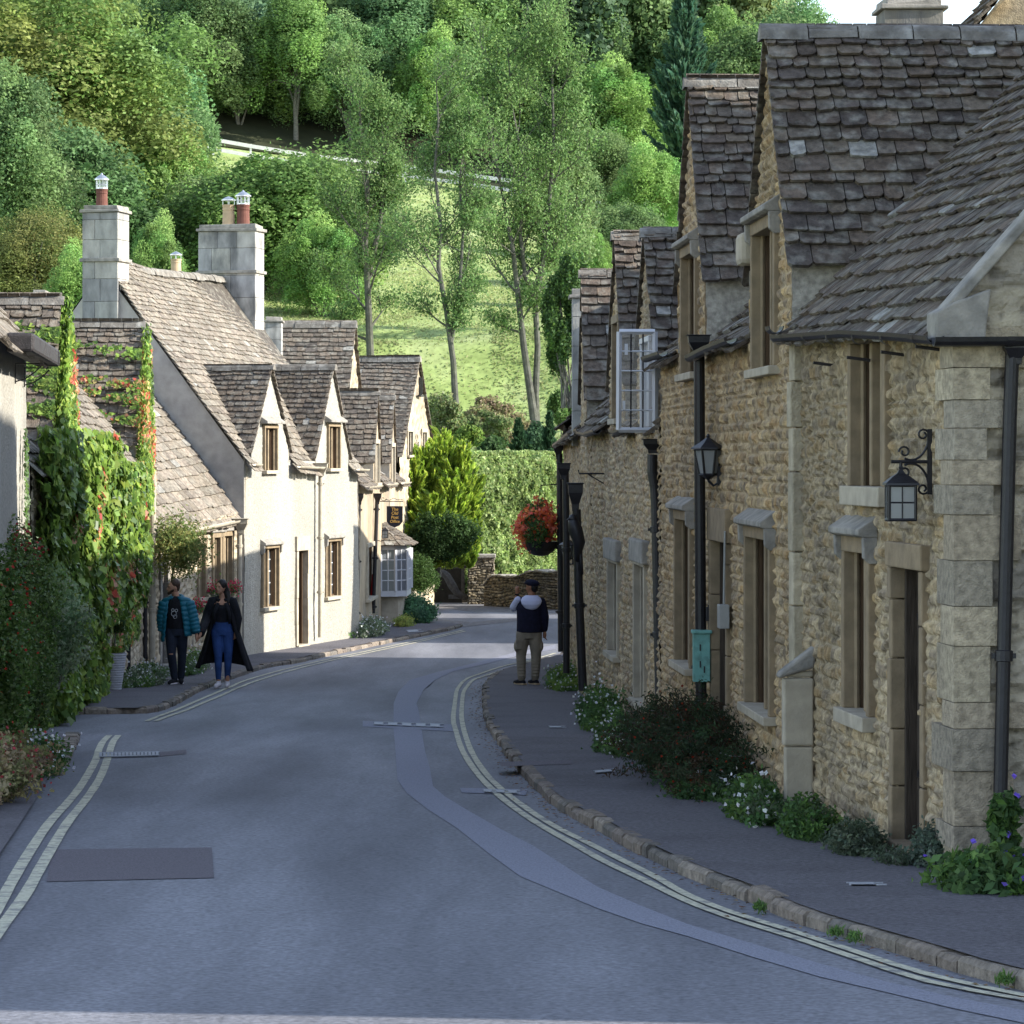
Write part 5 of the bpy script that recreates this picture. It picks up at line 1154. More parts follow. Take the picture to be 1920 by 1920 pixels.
# --- pale garden wall end + low wall at the left road corner
GW = Fr((-5.93, 37.2), (-5.83, 39.4), 1); t = thing('garden_wall', tuple(GW.P(1, 0, GW.g(1))), 'pale rendered garden wall end between the berried hedge and the creeper', 'wall'); m_ = MB()
wall_grid(m_, GW, 0, GW.L, lambda u: GW.g(u)-.2, lambda u: -1.75, 'roughcast', .1); E_ = GW.perp(0, .5, True); wall_grid(m_, E_, 0, .5, lambda u: GW.g(0)-.2, lambda u: -1.75, 'grey_render', .1); m_.build('wall', 'roughcast', t)
m_ = MB(); m_.fbox(GW, -.05, GW.L+.02, -.5, .06, -1.75, -1.67); m_.build('coping', 'dressed_pale', t, bevel=.02)
# --- distance: gate pillar, gate, low curved wall
def gl(px, py): return G(px, py)
yp_ = 94.; t = thing('gate_pillar', tuple(P3(902, 1136, yp_)), 'square stone gate pillar with flat cap beside the wooden gate', 'pillar'); pw = 46/FPX*yp_
c = P3(902, 1090, yp_); zt = P3(0, 1046, yp_).z; zb_ = gz(yp_)-.3; PFm = Fr((c.x-pw/2, yp_), (c.x+pw/2, yp_), 1); PFm.n = Vector((0, -1, 0)); m_ = MB()
wall_grid(m_, PFm, 0, pw, lambda u: zb_, lambda u: zt, 'drywall', .03)
for xx, sd in ((c.x-pw/2, -1), (c.x+pw/2, 1)):
    Q = Fr((xx, yp_), (xx, yp_+pw), sd); Q.n = Vector((sd, 0, 0)); wall_grid(m_, Q, 0, pw, lambda u: zb_, lambda u: zt, 'drywall', .05)
m_.box((c.x, yp_+pw/2+.03, (zb_+zt)/2), pw-.04, pw-.04, zt-zb_-.02, 0, (.12, .1, .08)); m_.build('shaft', 'stone_far', t)
m_ = MB(); m_.box((c.x, yp_+pw/2, zt+.05), pw+.14, pw+.14, .1); m_.build('cap_stone', 'dressed_grey', t, bevel=.02)
t = thing('wooden_gate', tuple(P3(850, 1130, 95)), 'open wooden field gate with one heavy top rail and a curved brace', 'gate'); yg = 94.6
m_ = MB(); a, b = P3(820, 1061, yg), P3(882, 1062, yg); m_.box((a+b)/2, (b-a).length, .09, .14); m_.build('rail', 'timber_grey', t, bevel=.01)
m_ = MB(); m_.tube([P3(822, 1066, yg), P3(838, 1080, yg), P3(848, 1098, yg), P3(857, 1112, yg), P3(875, 1120, yg)], [.09, .12, .13, .11, .09], 8); m_.build('brace', 'timber_grey', t)
m_ = MB(); m_.box(P3(868, 1092, yg), .10, .1, 1.0); m_.build('post', 'timber_grey', t); m_ = MB(); m_.box(P3(860, 1119, yg), .6, .08, .12); m_.build('rail', 'timber_grey', t)
A_w, B_w = P3(908, 1130, 92.5), P3(1075, 1118, 88.5); WF = Fr((A_w.x, A_w.y), (B_w.x, B_w.y), 1); WF.n = -WF.n if WF.n.y > 0 else WF.n
t = thing('bridge_wall', tuple(A_w), 'low dry stone parapet wall curving right behind the man in the cap', 'wall'); m_ = MB()
zw0, zw1 = P3(0, 1086, 92.5).z, P3(0, 1066, 88.5).z
topw = lambda u: zw0+(zw1-zw0)*u/WF.L+.05*math.sin(u*3)-(.18*max(0, .3-u)/.3)
wall_grid(m_, WF, 0, WF.L, lambda u: gz(90)-.4, topw, 'drywall', .03); m_.build('wall', 'stone_far', t); m_ = MB()
for k in range(int(WF.L/.25)): u = k*.25; m_.prism([WF.P(u+.01, .06, topw(u)), WF.P(u+.24, .06, topw(u+.2)), WF.P(u+.24, -.5, topw(u+.2)), WF.P(u+.01, -.5, topw(u))], (0, 0, rnd.uniform(.03, .07)))
m_.build('coping', 'dressed_grey', t, bevel=.01)
# white rail fence on the hill
RP = [(330, 285), (400, 293), (470, 303), (560, 317), (650, 330), (760, 345), (860, 358), (960, 378), (1040, 392), (1120, 403), (1180, 412)]
def hillpt(px, py):
    lo, hi = 137., 330.; k = (HY-py)/FPX
    for _ in range(40):
        m = (lo+hi)/2; z = float(terr((px-CX)/FPX*m, m))
        if z < k*m: lo = m
        else: hi = m
    return Vector(((px-CX)/FPX*lo, lo, z))
HPp = [P3(x, y+12, 238) for x, y in RP]; HPp = [Vector((p.x, p.y, float(terr(p.x, p.y)))) for p in HPp]
# rail fence
t = thing('rail_fence', tuple(HPp[0]), 'long white two rail fence running down across the hillside below the wood', 'fence')
rl = smooth_poly(HPp, 2.2)
m_ = MB()
for h_ in (1.25, .55):
    m_ = MB(); pts = [p+Vector((0, 0, h_)) for p in rl]; vs = []
    for p in pts:
        for dy, dz_ in ((-.03, -.14), (.03, -.14), (.03, .14), (-.03, .14)): vs.append(p+Vector((0, dy, dz_)))
    m_.add(vs, [(i*4+k, i*4+(k+1) % 4, i*4+4+(k+1) % 4, i*4+4+k) for i in range(len(pts)-1) for k in range(4)]); m_.build('rail', 'rail_white', t)
acc = 0
for i, p in enumerate(rl):
    m_ = MB(); m_.box((p.x, p.y+.08, p.z+.65), .14, .12, 1.5); m_.build('post', 'rail_white', t)
# ================================================================== STREET PLANTS
WH = [(.75, .75, .72), (.7, .7, .75)]
def gpl(px, py, off=PAVE): return G(px, py, off)
def base_bush(label, px, py, wpx, hpx, dep, n, size, cols, name='daisy_clump', cat='plant', flowers=None, group=None, m='leaf', stems=6, sc=1.):
    p = gpl(px, py); s = FPX/p.y; rx = max(.10, (wpx/2-dep*abs(px-CX)/p.y)/s); h = hpx/s*.75
    return wild(name, label, cat, (p.x+(rx*.5 if px > CX else -rx*.3), p.y+dep*.25, p.z-.02), rx, dep, h, n, size, cols, (flowers and (int(flowers[0]*.6),)+tuple(flowers[1:])), nst=int(60+60*dep), group=group)
GRR = G_DK+G_MD+[(.05, .07, .035)]
base_bush('dark clump of white daisies beside the buttress, left side', 1400, 1535, 120, 95, 1.0, 9000, .045, GRR, flowers=(170, .035, WH, 'flowers'))
base_bush('scrubby dark weeds at the foot of the stone buttress', 1500, 1570, 110, 110, .5, 6000, .04, GRR, name='weed_clump')
base_bush('grey green weeds under the sill of the nearest lower window', 1590, 1598, 110, 85, .4, 6000, .035, [(.06, .08, .05), (.08, .10, .06), (.04, .055, .03)], name='weed_clump')
base_bush('small weeds left of the nearest plank door', 1668, 1618, 36, 40, .25, 1500, .03, [(.06, .08, .05), (.04, .055, .03)], name='weed_clump')
base_bush('tall grey green weed right of the nearest plank door', 1742, 1625, 50, 120, .3, 4500, .035, [(.07, .095, .065), (.05, .075, .05)], name='weed_clump')
base_bush('broad leaved clump with violet bell flowers at the house corner', 1830, 1668, 170, 100, .3, 5500, .07, G_DK+G_MD, name='bellflower', flowers=(26, .04, [(.20, .12, .65), (.25, .18, .7)], 'flowers'))
p = G(1885, 1650, PAVE); bush('climbing_bellflower', 'leafy stem climbing round the foot of the nearest black drainpipe', 'plant', (p.x, p.y-.0, p.z+.28), (.12, .12, .30), 900, .08, G_DK+G_MD, flowers=(9, .05, [(.22, .14, .68)], 'flowers'), floor=p.z)
# dark cotoneaster bush
p = G(1285, 1478, PAVE); wild('cotoneaster', 'big dark spreading bush with reddish twigs against the right wall', 'shrub', (p.x+.10, p.y+1.5, p.z-.02), .42, 2.3, .98, 36000, .042, [(.016, .028, .012), (.022, .038, .015), (.024, .03, .014), (.034, .022, .012)], flowers=(200, .022, [(.3, .03, .01)], 'berries'), nst=420, lean=1.0, droop=.35, asp=.3)
base_bush('pale flowering weeds at the near edge of the dark cotoneaster bush', 1300, 1495, 150, 50, .5, 5000, .045, G_DK, flowers=(60, .035, WH, 'flowers'))
base_bush('daisy clump at the far edge of the dark cotoneaster bush', 1150, 1410, 100, 85, 1.2, 8000, .045, G_DK+G_MD, flowers=(260, .035, WH, 'flowers'))
base_bush('dense white daisies where the right pavement narrows', 1108, 1365, 84, 110, 1.4, 9000, .045, G_DK+G_MD, flowers=(320, .035, WH, 'flowers'))
base_bush('fresh green daisy clump by the feet of the man in the cap', 1045, 1292, 66, 62, 1.4, 7000, .045, G_MD+G_LT, flowers=(300, .035, WH, 'flowers'))
# left pavement plants
base_bush('long grey green daisy border beside the grey flower pot', 275, 1285, 110, 52, 1.6, 12000, .05, G_GR+G_MD, flowers=(600, .035, WH, 'flowers'))
base_bush('daisy border seen between the two walkers', 365, 1262, 66, 58, 1.5, 8000, .05, G_GR+G_MD, flowers=(350, .035, WH, 'flowers'))
base_bush('low plant at the corner pipe of the white cottage', 468, 1222, 26, 50, .5, 1500, .06, G_GR+G_MD)
base_bush('small tuft at the foot of the white cottage, nearest window', 500, 1214, 34, 28, .5, 1500, .06, G_MD)
base_bush('small tuft right of the white cottage door', 594, 1200, 28, 26, .5, 1200, .06, G_MD+G_GR)
base_bush('small tuft below the second window of the white cottage', 650, 1196, 30, 24, .5, 1200, .06, G_MD)
base_bush('large pale daisy cushion at the foot of the tan house', 698, 1192, 74, 50, 1.4, 8000, .055, G_GR, flowers=(500, .04, WH, 'flowers'))
base_bush('yellow green tuft beside the bay window plinth', 760, 1174, 30, 30, .7, 2000, .06, [(.22, .24, .06), (.16, .2, .05)])
base_bush('leafy blue green hydrangea mound right of the bay window', 787, 1163, 62, 62, 1.4, 9000, .09, [(.05, .11, .05), (.06, .13, .06), (.04, .09, .045)], name='leafy_mound')
p = P3(789, 1110, 86); bush('round_bush', 'dark clipped round bush between the bay window and the gate', 'shrub', (p.x, p.y, p.z+.5), (.62, .62, .58), 16000, .05, [(.03, .06, .015), (.045, .08, .02)], lumps=20, lump_r=.5, shell=.8, floor=p.z-.2, stems=3)
# grass tufts by kerb
for lab, x, y, w_ in (('small grass tuft growing on the right kerb, left of two', 1568, 1752, 16), ('small grass tuft growing on the right kerb, right of two', 1603, 1762, 20), ('tiny grass tuft at the right kerb near the picture edge', 1883, 1842, 18), ('tiny weed in the right kerb below the dark cotoneaster', 1425, 1704, 12)):
    p = G(x, y, 0.03); tt = thing('grass_tuft', tuple(p), lab, 'grass'); P_ = np.array(p)+RS.normal(size=(120, 3))*np.array((.018, .014, .012))+np.array((0, 0, .015)); quad_mesh('foliage', leafquads(P_, .04, np.tile((0, -1, .2), (120, 1)), .5, .18, -2.), 'leaf', tt, pal(120, G_MD))
# fallen leaves along the kerb
vs = []; 
for i in range(0, len(kr)-1):
    for k in range(5):
        p = kr[i].lerp(kr[i+1], rnd.random()); vs.append((p.x-abs(rnd.gauss(.0, .09))-.01, p.y-rnd.random()*.05, gz(p.y)+.012))
P_ = np.array(vs); o = quad_mesh('leaf_litter', leafquads(P_, .035, np.tile((0, 0, 1.), (len(P_), 1)), .85, .6), 'leaf', None, pal(len(P_), [(.12, .06, .03), (.09, .045, .025), (.16, .11, .05), (.05, .035, .025)])); tag(o, 'brown fallen leaves lying along the foot of the kerb', 'leaf litter', kind='stuff')
# potted ball topiary
p = gpl(215, 1293); t = thing('flower_pot', tuple(p), 'tall ribbed grey pot holding a ball topped standard plant', 'flower pot'); s = FPX/p.y; h = 66/s; m_ = MB(); pr = [(.10, 0)]
for k in range(15): f = k/14; r_ = .105+.078*f; pr += [(r_, h*f*.97), (r_+.006, h*(f*.97+.03)), (r_, h*(f*.97+.055))]
pr += [(.19, h*1.05), (.165, h*1.05), (.16, h*.98)]; m_.lathe(p, pr, 24); m_.build('pot', 'pot_grey', t)
rs = np.random.RandomState(8); P_, N_ = blobpts(1800, (p.x, p.y, p.z+h+.04), (.17, .17, .10), rs, .3, 8, .5); quad_mesh('foliage', leafquads(P_, .045, N_, .3, .4, rs=rs), 'leaf', t, pal(len(P_), [(.18, .22, .03), (.12, .16, .03)], .2, rs))
P_, N_ = blobpts(3500, (p.x+.02, p.y, P3(0, 1172, p.y).z), (.17, .17, .17), rs, .6, 14, .5); quad_mesh('foliage', leafquads(P_, .04, N_, .5, .5, rs=rs), 'leaf', t, pal(len(P_), G_DK+[(.08, .09, .02)], .2, rs))
m_ = MB(); m_.tube([(p.x, p.y, p.z+h), (p.x+.015, p.y, P3(0, 1172, p.y).z)], .012, 6); m_.build('stem', 'bark', t)
# creeper on the ivy cottage
def ivyc(u, z, rs):
    base = pal(len(u), [(.11, .17, .03), (.08, .13, .025), (.15, .20, .04), (.05, .09, .022)], .3, rs)
    red = vn(u*1.1, z*1.4, 7)+.25*rs.rand(len(u)) > 1.0; pk = pal(len(u), [(.30, .06, .04), (.30, .15, .08), (.28, .22, .08)], .3, rs); base[red] = pk[red]; return base
ud1 = L2.u(106); ud2 = L2.u(261); zt1 = 2.0
creeper('virginia_creeper', 'mass of green and red creeper covering the front of the left cottage', 'climbing plant', L2, [(max(0, a_*1.72+1.3-(2 if a_ < 1.3 else 0)), b_*1.72+1.4, c_-(.25 if a_ > 3 else 0), d_, e_, f_) for a_, b_, c_, d_, e_, f_ in [(.2, 4.9, -1.4, .35, 1.3, .5), (1.2, 8.2, -2.4, -.1, 1.5, .5), (3.2, 10.2, -2.0, -.1, 1.2, .3), (1.2, 4.6, -3.3, -1.9, 1.1, .35), (.3, 3.4, -3.5, -.8, .5, .2), (4.5, 5.2, -3.6, -2.2, .8, .15), (6.6, 9.6, -2.9, -1.4, .5, .1)]], 46000, .15, ivyc, m='leaf_gloss', seed=31)
def gabl(uc, hw, za, zs, n, seed, label):
    rs = np.random.RandomState(seed); u = rs.uniform(uc-hw-.15, uc+hw+.12, n*3); z = rs.uniform(-1., za+.1, n*3); k = z < za+.08-(za-zs)/hw*np.abs(u-uc); u, z = u[k][:n], z[k][:n]
    w = .05+.16*rs.rand(len(u)); P = np.array(L2.A)+u[:, None]*np.array(L2.d)+w[:, None]*np.array(L2.n)+np.stack([0*z, 0*z, z], 1)
    N = np.tile(np.array(L2.n), (len(u), 1))+rs.normal(size=(len(u), 3))*.35; N /= np.linalg.norm(N, axis=1, keepdims=True)
    # strands that creep back over the near roof slope
    m = n//4; a = rs.rand(m)**2*1.6; v = np.array((.12, .3, .42, .7))[rs.randint(0, 4, m)]+rs.normal(size=m)*.022+.07*a; ts = (za-zs)/hw; dist = hw*(1-v)+.02; st = (np.abs((a*1.3+v*9) % 1-.5) < .3) | (a < .25); a, v, dist = a[st], v[st], dist[st]
    P2 = np.array(L2.A)+(uc-dist)[:, None]*np.array(L2.d)+(.05-a)[:, None]*np.array(L2.n)+np.stack([0*a, 0*a, za-ts*dist+.06+.05*rs.rand(len(a))+.25*a*.0], 1); N2 = np.tile((0, -.8, .6), (len(a), 1))
    C = ivyc(np.concatenate([u, uc-dist]), np.concatenate([z, za-ts*dist]), rs)*1.15
    t = thing('gable_creeper', tuple(L2.P(uc, .1, zs)), label, 'climbing plant'); quad_mesh('foliage', leafquads(np.concatenate([P, P2]), .09, np.concatenate([N, N2]), .7, .8, 1., rs), 'leaf_gloss', t, C)
gabl(ud1, 1.2, 2.03, .35, 8500, 41, 'thick creeper smothering the nearer dormer gable of the left cottage')
gabl(ud2, 1.45, L2.z(262, 608), .35, 5200, 42, 'thin red and green creeper edging the farther dormer gable of the left cottage')
# berried hedge at left
p = G(60, 1480, 0)
bush('berry_hedge', 'tall dark hedge with red berries at the left edge', 'shrub', (-4.93, 31.4, -1.75), (.52, 2.0, 1.36), 56000, .048, [(.03, .06, .012), (.045, .08, .016), (.025, .045, .010), (.06, .09, .022), (.085, .12, .04)], stems=14, floor=gz(31)-.0, lumps=30, lump_r=.34, flowers=(520, .035, [(.42, .03, .015), (.35, .02, .015)], 'berries'), m='leaf_gloss')
bush('berry_shrub', 'dark berried shrub at the very left edge, nearer than the tall hedge', 'shrub', (-4.55, 28.4, -1.75), (.34, 1.3, 1.12), 26000, .045, [(.03, .06, .012), (.045, .08, .016), (.07, .10, .03)], floor=gz(28.4), lumps=24, lump_r=.36, stems=8, flowers=(420, .03, [(.42, .03, .015), (.35, .02, .015)], 'berries'), m='leaf_gloss')
wild('variegated_shrub', 'silvery edged shrub spilling over the top of the berried hedge', 'shrub', (-5.05, 33.2, -2.4), .45, .9, 1.95, 16000, .06, [(.08, .12, .055), (.13, .16, .09), (.05, .085, .035)], nst=160, lean=.8, droop=.25)
wild('fuchsia', 'reddish fuchsia spilling over the near left road edge', 'shrub', (-4.32, 25.9, gz(25.7)), .36, 1.2, .9, 14000, .05, [(.16, .14, .06), (.14, .08, .05), (.10, .11, .04), (.2, .15, .09)], flowers=(300, .03, [(.35, .04, .05), (.4, .06, .07)], 'flowers'), nst=180, lean=.9, droop=.45)
wild('daisy_clump', 'white daisies under the berried hedge at the left road edge', 'plant', (-4.42, 29.2, gz(29.2)), .24, 1.1, .4, 7000, .045, G_MD+G_DK, flowers=(300, .035, WH, 'flowers'), nst=120)
wild('red_flower_spray', 'dark red flower heads high at the left edge beside the rendered house', 'shrub', (-4.98, 31.8, -1.5), .22, .5, 1.1, 900, .05, G_DK, flowers=(300, .04, [(.30, .02, .03), (.4, .04, .05)], 'flowers'), nst=16)
creeper('thin_creeper', 'thin strands of creeper climbing the pale wall at far left', 'climbing plant', L1, [(8.2, 8.32, -1.3, .3, 1., .05), (8.5, 8.6, -1.2, .2, 1., .05)], 420, .055, lambda u, z, rs: pal(len(u), G_MD+G_GR, .2, rs), stems=False)
# rose tree by the low cottage
yR = 58.7; airy_tree('rose_tree', 'small gnarled rose tree over the doorway behind the walking man', [([P3(322, 1180, yR), P3(326, 1130, yR), P3(322, 1085, yR), P3(330, 1040, yR), P3(338, 1000, yR)], .035)], 5, 7000, .065, [(.10, .13, .04), (.07, .10, .03), (.15, .15, .05)], .42, zmin=-2.4, maxlev=3, kids=(3, 5))
for lab, x, y, w_ in (('bright pink hanging flowers behind the woman, by her face', 405, 1103, .14), ('pink flowers on the wall right of the woman', 438, 1098, .1), ('small red flowers on the wall between the walkers', 374, 1135, .13)):
    yw = 60.3 if x < 390 else 61.6; p = P3(x, y+14, yw); wild('pink_flowers', lab, 'flowers', tuple(p), w_, .12, w_*2.2, 220, .045, G_MD, flowers=(90, .04, [(.65, .05, .15), (.5, .04, .08)], 'flowers'), nst=24)
# ================================================================== MIDDLE DISTANCE
# conifer
def conifer_quads(n, Hh, Rr, seed, size, cols, blunt=False):
    rs = np.random.RandomState(seed); B = 150; zb = rs.rand(B)**.8; ab = rs.uniform(0, 6.283, B); k = rs.randint(0, B, n); t = rs.rand(n)**.6
    prof = lambda f: (np.where(f < .45, .72+f*.62, 1.0-((f-.45)/.55)**2.0*.72) if blunt else np.where(f < .25, .75+f, 1.0-(f-.25)/.75*.93))*Rr
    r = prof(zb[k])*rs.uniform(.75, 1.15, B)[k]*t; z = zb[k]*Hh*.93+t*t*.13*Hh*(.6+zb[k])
    sp = rs.normal(size=(n, 3))*.09*(1.1-t)[:, None]*Rr/1.3
    P = np.stack([r*np.cos(ab[k]), r*np.sin(ab[k]), z], 1)+sp; D = np.stack([np.cos(ab[k]), np.sin(ab[k]), 1.2+0*t], 1); D /= np.linalg.norm(D, axis=1, keepdims=True)
    N = rs.normal(size=(n, 3)); N -= D*(N*D).sum(1, keepdims=True); N /= np.linalg.norm(N, axis=1, keepdims=True); T = D+rs.normal(size=(n, 3))*.35; s = size*(.6+.8*rs.rand(n, 1)); Bn = np.cross(T, N)
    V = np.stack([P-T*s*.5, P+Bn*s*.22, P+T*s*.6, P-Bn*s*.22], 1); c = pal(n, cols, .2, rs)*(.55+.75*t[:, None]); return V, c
def conifer(name, label, px, pybot, pytop, wpx, Y, n, size, cols, seed, tw=1., blunt=False):
    b = P3(px, pybot, Y); Hh = (pybot-pytop)/FPX*Y; t = thing(name, tuple(b), label, 'tree'); V, c = conifer_quads(n, Hh, wpx/2/FPX*Y, seed, size, cols, blunt); quad_mesh('crown', V, 'leaf', t, c); m_ = MB(); m_.tube([(0, 0, -.3), (0, 0, Hh*.8)], [.12, .03], 8); o = m_.build('trunk', 'bark', t); o.location = (0, 0, 0)
    for ch_ in t.children: ch_.location = (0, 0, 0)
    return t
bb = P3(820, 1062, 90); t = thing('golden_conifer', tuple(bb), 'bright yellow green conifer bush between the gabled house and the hedge', 'tree'); Vq = []; Cq = []
for i_, (px_, py_, w_, dy_) in enumerate(((795, 828, 116, 0), (830, 802, 116, .3), (862, 822, 96, -.2), (776, 850, 76, -.4), (845, 880, 80, -.7), (880, 900, 40, -.3), (812, 905, 110, -.9))):
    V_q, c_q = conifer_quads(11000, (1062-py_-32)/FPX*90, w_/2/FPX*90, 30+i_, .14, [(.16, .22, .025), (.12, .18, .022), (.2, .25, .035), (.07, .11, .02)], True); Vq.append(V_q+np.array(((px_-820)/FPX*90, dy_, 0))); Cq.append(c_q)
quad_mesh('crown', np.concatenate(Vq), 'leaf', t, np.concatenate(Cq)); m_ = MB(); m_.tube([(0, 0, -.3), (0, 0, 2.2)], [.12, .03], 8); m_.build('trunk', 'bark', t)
for ch_ in t.children: ch_.location = (0, 0, 0)
p = P3(828, 1012, 88.6); bush('ivy_bush', 'dark green bushy growth below the golden conifer', 'shrub', (p.x, p.y, p.z), (1.12, .6, .80), 42000, .08, [(.025, .05, .014), (.035, .065, .018)], lumps=24, floor=gz(89)+.7, stems=0)
p = P3(782, 985, 91); bush('leafy_shrub', 'mid green shrub beside the bay window roof', 'shrub', (p.x, p.y, p.z), (.45, .5, .85), 12000, .09, G_MD, lumps=16, floor=gz(91), stems=4)
# tall ivy hedge
HF = Fr(tuple(P3(868, 0, 95.4))[:2], tuple(P3(1085, 0, 102.))[:2], 1); HF.n = -HF.n if HF.n.y > 0 else HF.n
t = thing('ivy_hedge', tuple(HF.P(1.5, 0, gz(96))), 'tall sunlit ivy hedge behind the low parapet wall', 'hedge'); rs = np.random.RandomState(77); n = 90000; u = rs.uniform(-.2, HF.L, n); z = rs.uniform(gz(96)+.2, .02, n); q = vn(u*1.6, z*1.6, 3)*.5+vn(u*4, z*4, 5)*.3
z = z*(1-.0)+.22*(vn(u*1.1, 0*u, 4)-.5)*np.clip((z+2)/2, 0, 1); w_ = .1+q*1.0*rs.rand(n)**.4-.35*np.clip((z+.3)/.4, 0, 1); tp = rs.rand(n) < .22; w_[tp] = -rs.rand(tp.sum())*1.4; z[tp] = .0+.12*rs.rand(tp.sum())+.12*vn(u[tp]*3, w_[tp]*3, 2)
P = np.array(HF.A)+u[:, None]*np.array(HF.d)+w_[:, None]*np.array(HF.n)+np.stack([0*z, 0*z, z], 1); N = np.tile(np.array(HF.n)+np.array((0, 0, .5)), (n, 1))+rs.normal(size=(n, 3))*.5; N[tp] = (0, 0, 1); N /= np.linalg.norm(N, axis=1, keepdims=True)
quad_mesh('foliage', leafquads(P, .12, N, .2, .8, rs=rs), 'leaf', t, pal(n, [(.12, .17, .05), (.17, .22, .07), (.2, .24, .10), (.08, .12, .04)], .3, rs)); m_ = MB(); m_.fbox(HF, -.1, HF.L, -1.3, .02, gz(96)-.2, -.12, (.02, .03, .015)); m_.build('core', 'soil', t)
def hbush(name, lab, px, py, wpx, hpx, Y, n, size, cols, cat='shrub', group=None, **k):
    p = P3(px, py, Y); s = FPX/Y; return bush(name, lab, cat, (p.x, p.y, p.z), (wpx/2/s, wpx/2/s*.8, hpx/2/s), n, size, cols, 'leaf', group, floor=None, **k)
hbush('laurel_bush', 'dark laurel mound above the ivy hedge, left', 915, 846, 100, 64, 104, 12000, .13, G_DK, stems=2); hbush('laurel_bush', 'dark blue green bush at the foot of the twin trunked tree', 1004, 828, 60, 80, 110, 12000, .13, [(.03, .06, .03), (.04, .08, .035)], stems=2)
hbush('laurel_bush', 'dark scrub between the laurel and the left cypress', 960, 856, 90, 44, 103, 8000, .13, G_DK, stems=2)
for lab, x, y0, y1 in (('slim dark cypress above the ivy hedge, left of two', 972, 862, 795), ('slim dark cypress beside the right row eave, right of two', 1030, 864, 783)):
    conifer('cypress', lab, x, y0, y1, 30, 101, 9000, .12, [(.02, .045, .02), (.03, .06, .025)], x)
# lower left behind gate: light greens
hbush('garden_shrub', 'sunlit green shrubs seen through the wooden gate', 835, 1100, 70, 60, 98, 6000, .12, G_LT+G_MD); hbush('garden_shrub', 'leafy shrub between round bush and gate pillar', 868, 1040, 50, 50, 97.5, 5000, .1, G_MD)
hbush('hillside_scrub', 'thin brownish scrub on the bank above the laurels', 930, 790, 150, 110, 117, 9000, .12, [(.16, .15, .07), (.13, .14, .06), (.2, .15, .1)], lumps=26, lump_r=.22, stems=22)
hbush('hillside_scrub', 'light green scrub on the bank left of the twin trunked tree', 880, 820, 90, 60, 112, 6000, .12, G_LT, lumps=14, lump_r=.3, stems=8)
hbush('hillside_scrub', 'scrub on the bank behind the pointed gable', 840, 780, 110, 110, 113, 8000, .12, [(.12, .15, .05), (.09, .13, .05), (.15, .16, .08)], lumps=20, lump_r=.25, stems=14)
# dark tall shrub beside the far chimney
hbush('tall_shrub', 'tall green tree crown pressing against the far right chimney', 1068, 600, 110, 330, 108, 26000, .13, G_DK+G_MD, 'tree', lumps=24, lump_r=.25, stems=14)
# airy ash trees
def pathpx(L, Y): return [P3(x, y, Y) for x, y in L]
def gr(px, Y): return HY-FPX*float(terr((px-CX)/FPX*Y, Y))/Y
airy_tree('ash_tree', 'tall ash with two pale trunks forking low, centre of the hillside', [(pathpx([(1003, 800), (995, 740), (982, 650), (972, 560), (962, 470), (945, 380), (925, 270), (905, 180)], 122), .17), (pathpx([(1006, 800), (1004, 740), (1008, 650), (1003, 560), (985, 520), (975, 440), (985, 330), (960, 200), (952, 90)], 122.2), .15), (pathpx([(1004, 560), (1022, 470), (1030, 380), (1038, 260), (1035, 140), (1045, 40)], 122.4), .12)], 21, 38000, .13, [(.09, .15, .045), (.075, .13, .04), (.11, .17, .055), (.055, .10, .03)], .5, zmin=float(P3(0, 600, 122).z), spread=.42)
airy_tree('ash_tree', 'slender ash with single crooked trunk left of the twin trunked one', [(pathpx([(860, 830), (853, 740), (850, 680), (838, 590), (822, 500), (826, 420), (815, 320), (822, 230), (818, 150)], 116), .14), (pathpx([(846, 640), (862, 540), (868, 440), (862, 340), (872, 230)], 116.3), .09)], 22, 20000, .12, [(.07, .125, .04), (.055, .10, .03), (.09, .145, .045)], .38, zmin=float(P3(0, 640, 116).z), spread=.45)
airy_tree('ash_tree', 'ash rising behind the far stone roofs, its trunk ivy clad', [(pathpx([(697, 760), (694, 660), (690, 560), (685, 460), (690, 350), (676, 240), (672, 160)], 126), .18), (pathpx([(690, 520), (712, 420), (722, 330), (716, 230)], 126.4), .13)], 23, 26000, .13, [(.08, .13, .04), (.06, .11, .035), (.10, .155, .05)], .45, zmin=float(P3(0, 660, 126).z), spread=.5)
airy_tree('ash_tree', 'thin young ash above the far end of the right row', [(pathpx([(1064, 620), (1068, 520), (1060, 440), (1058, 360), (1066, 290)], 128), .09), (pathpx([(1078, 600), (1086, 500), (1080, 400), (1084, 300)], 129), .08)], 24, 8500, .15, [(.09, .14, .05), (.11, .16, .06)], .35, zmin=float(P3(0, 560, 128).z))
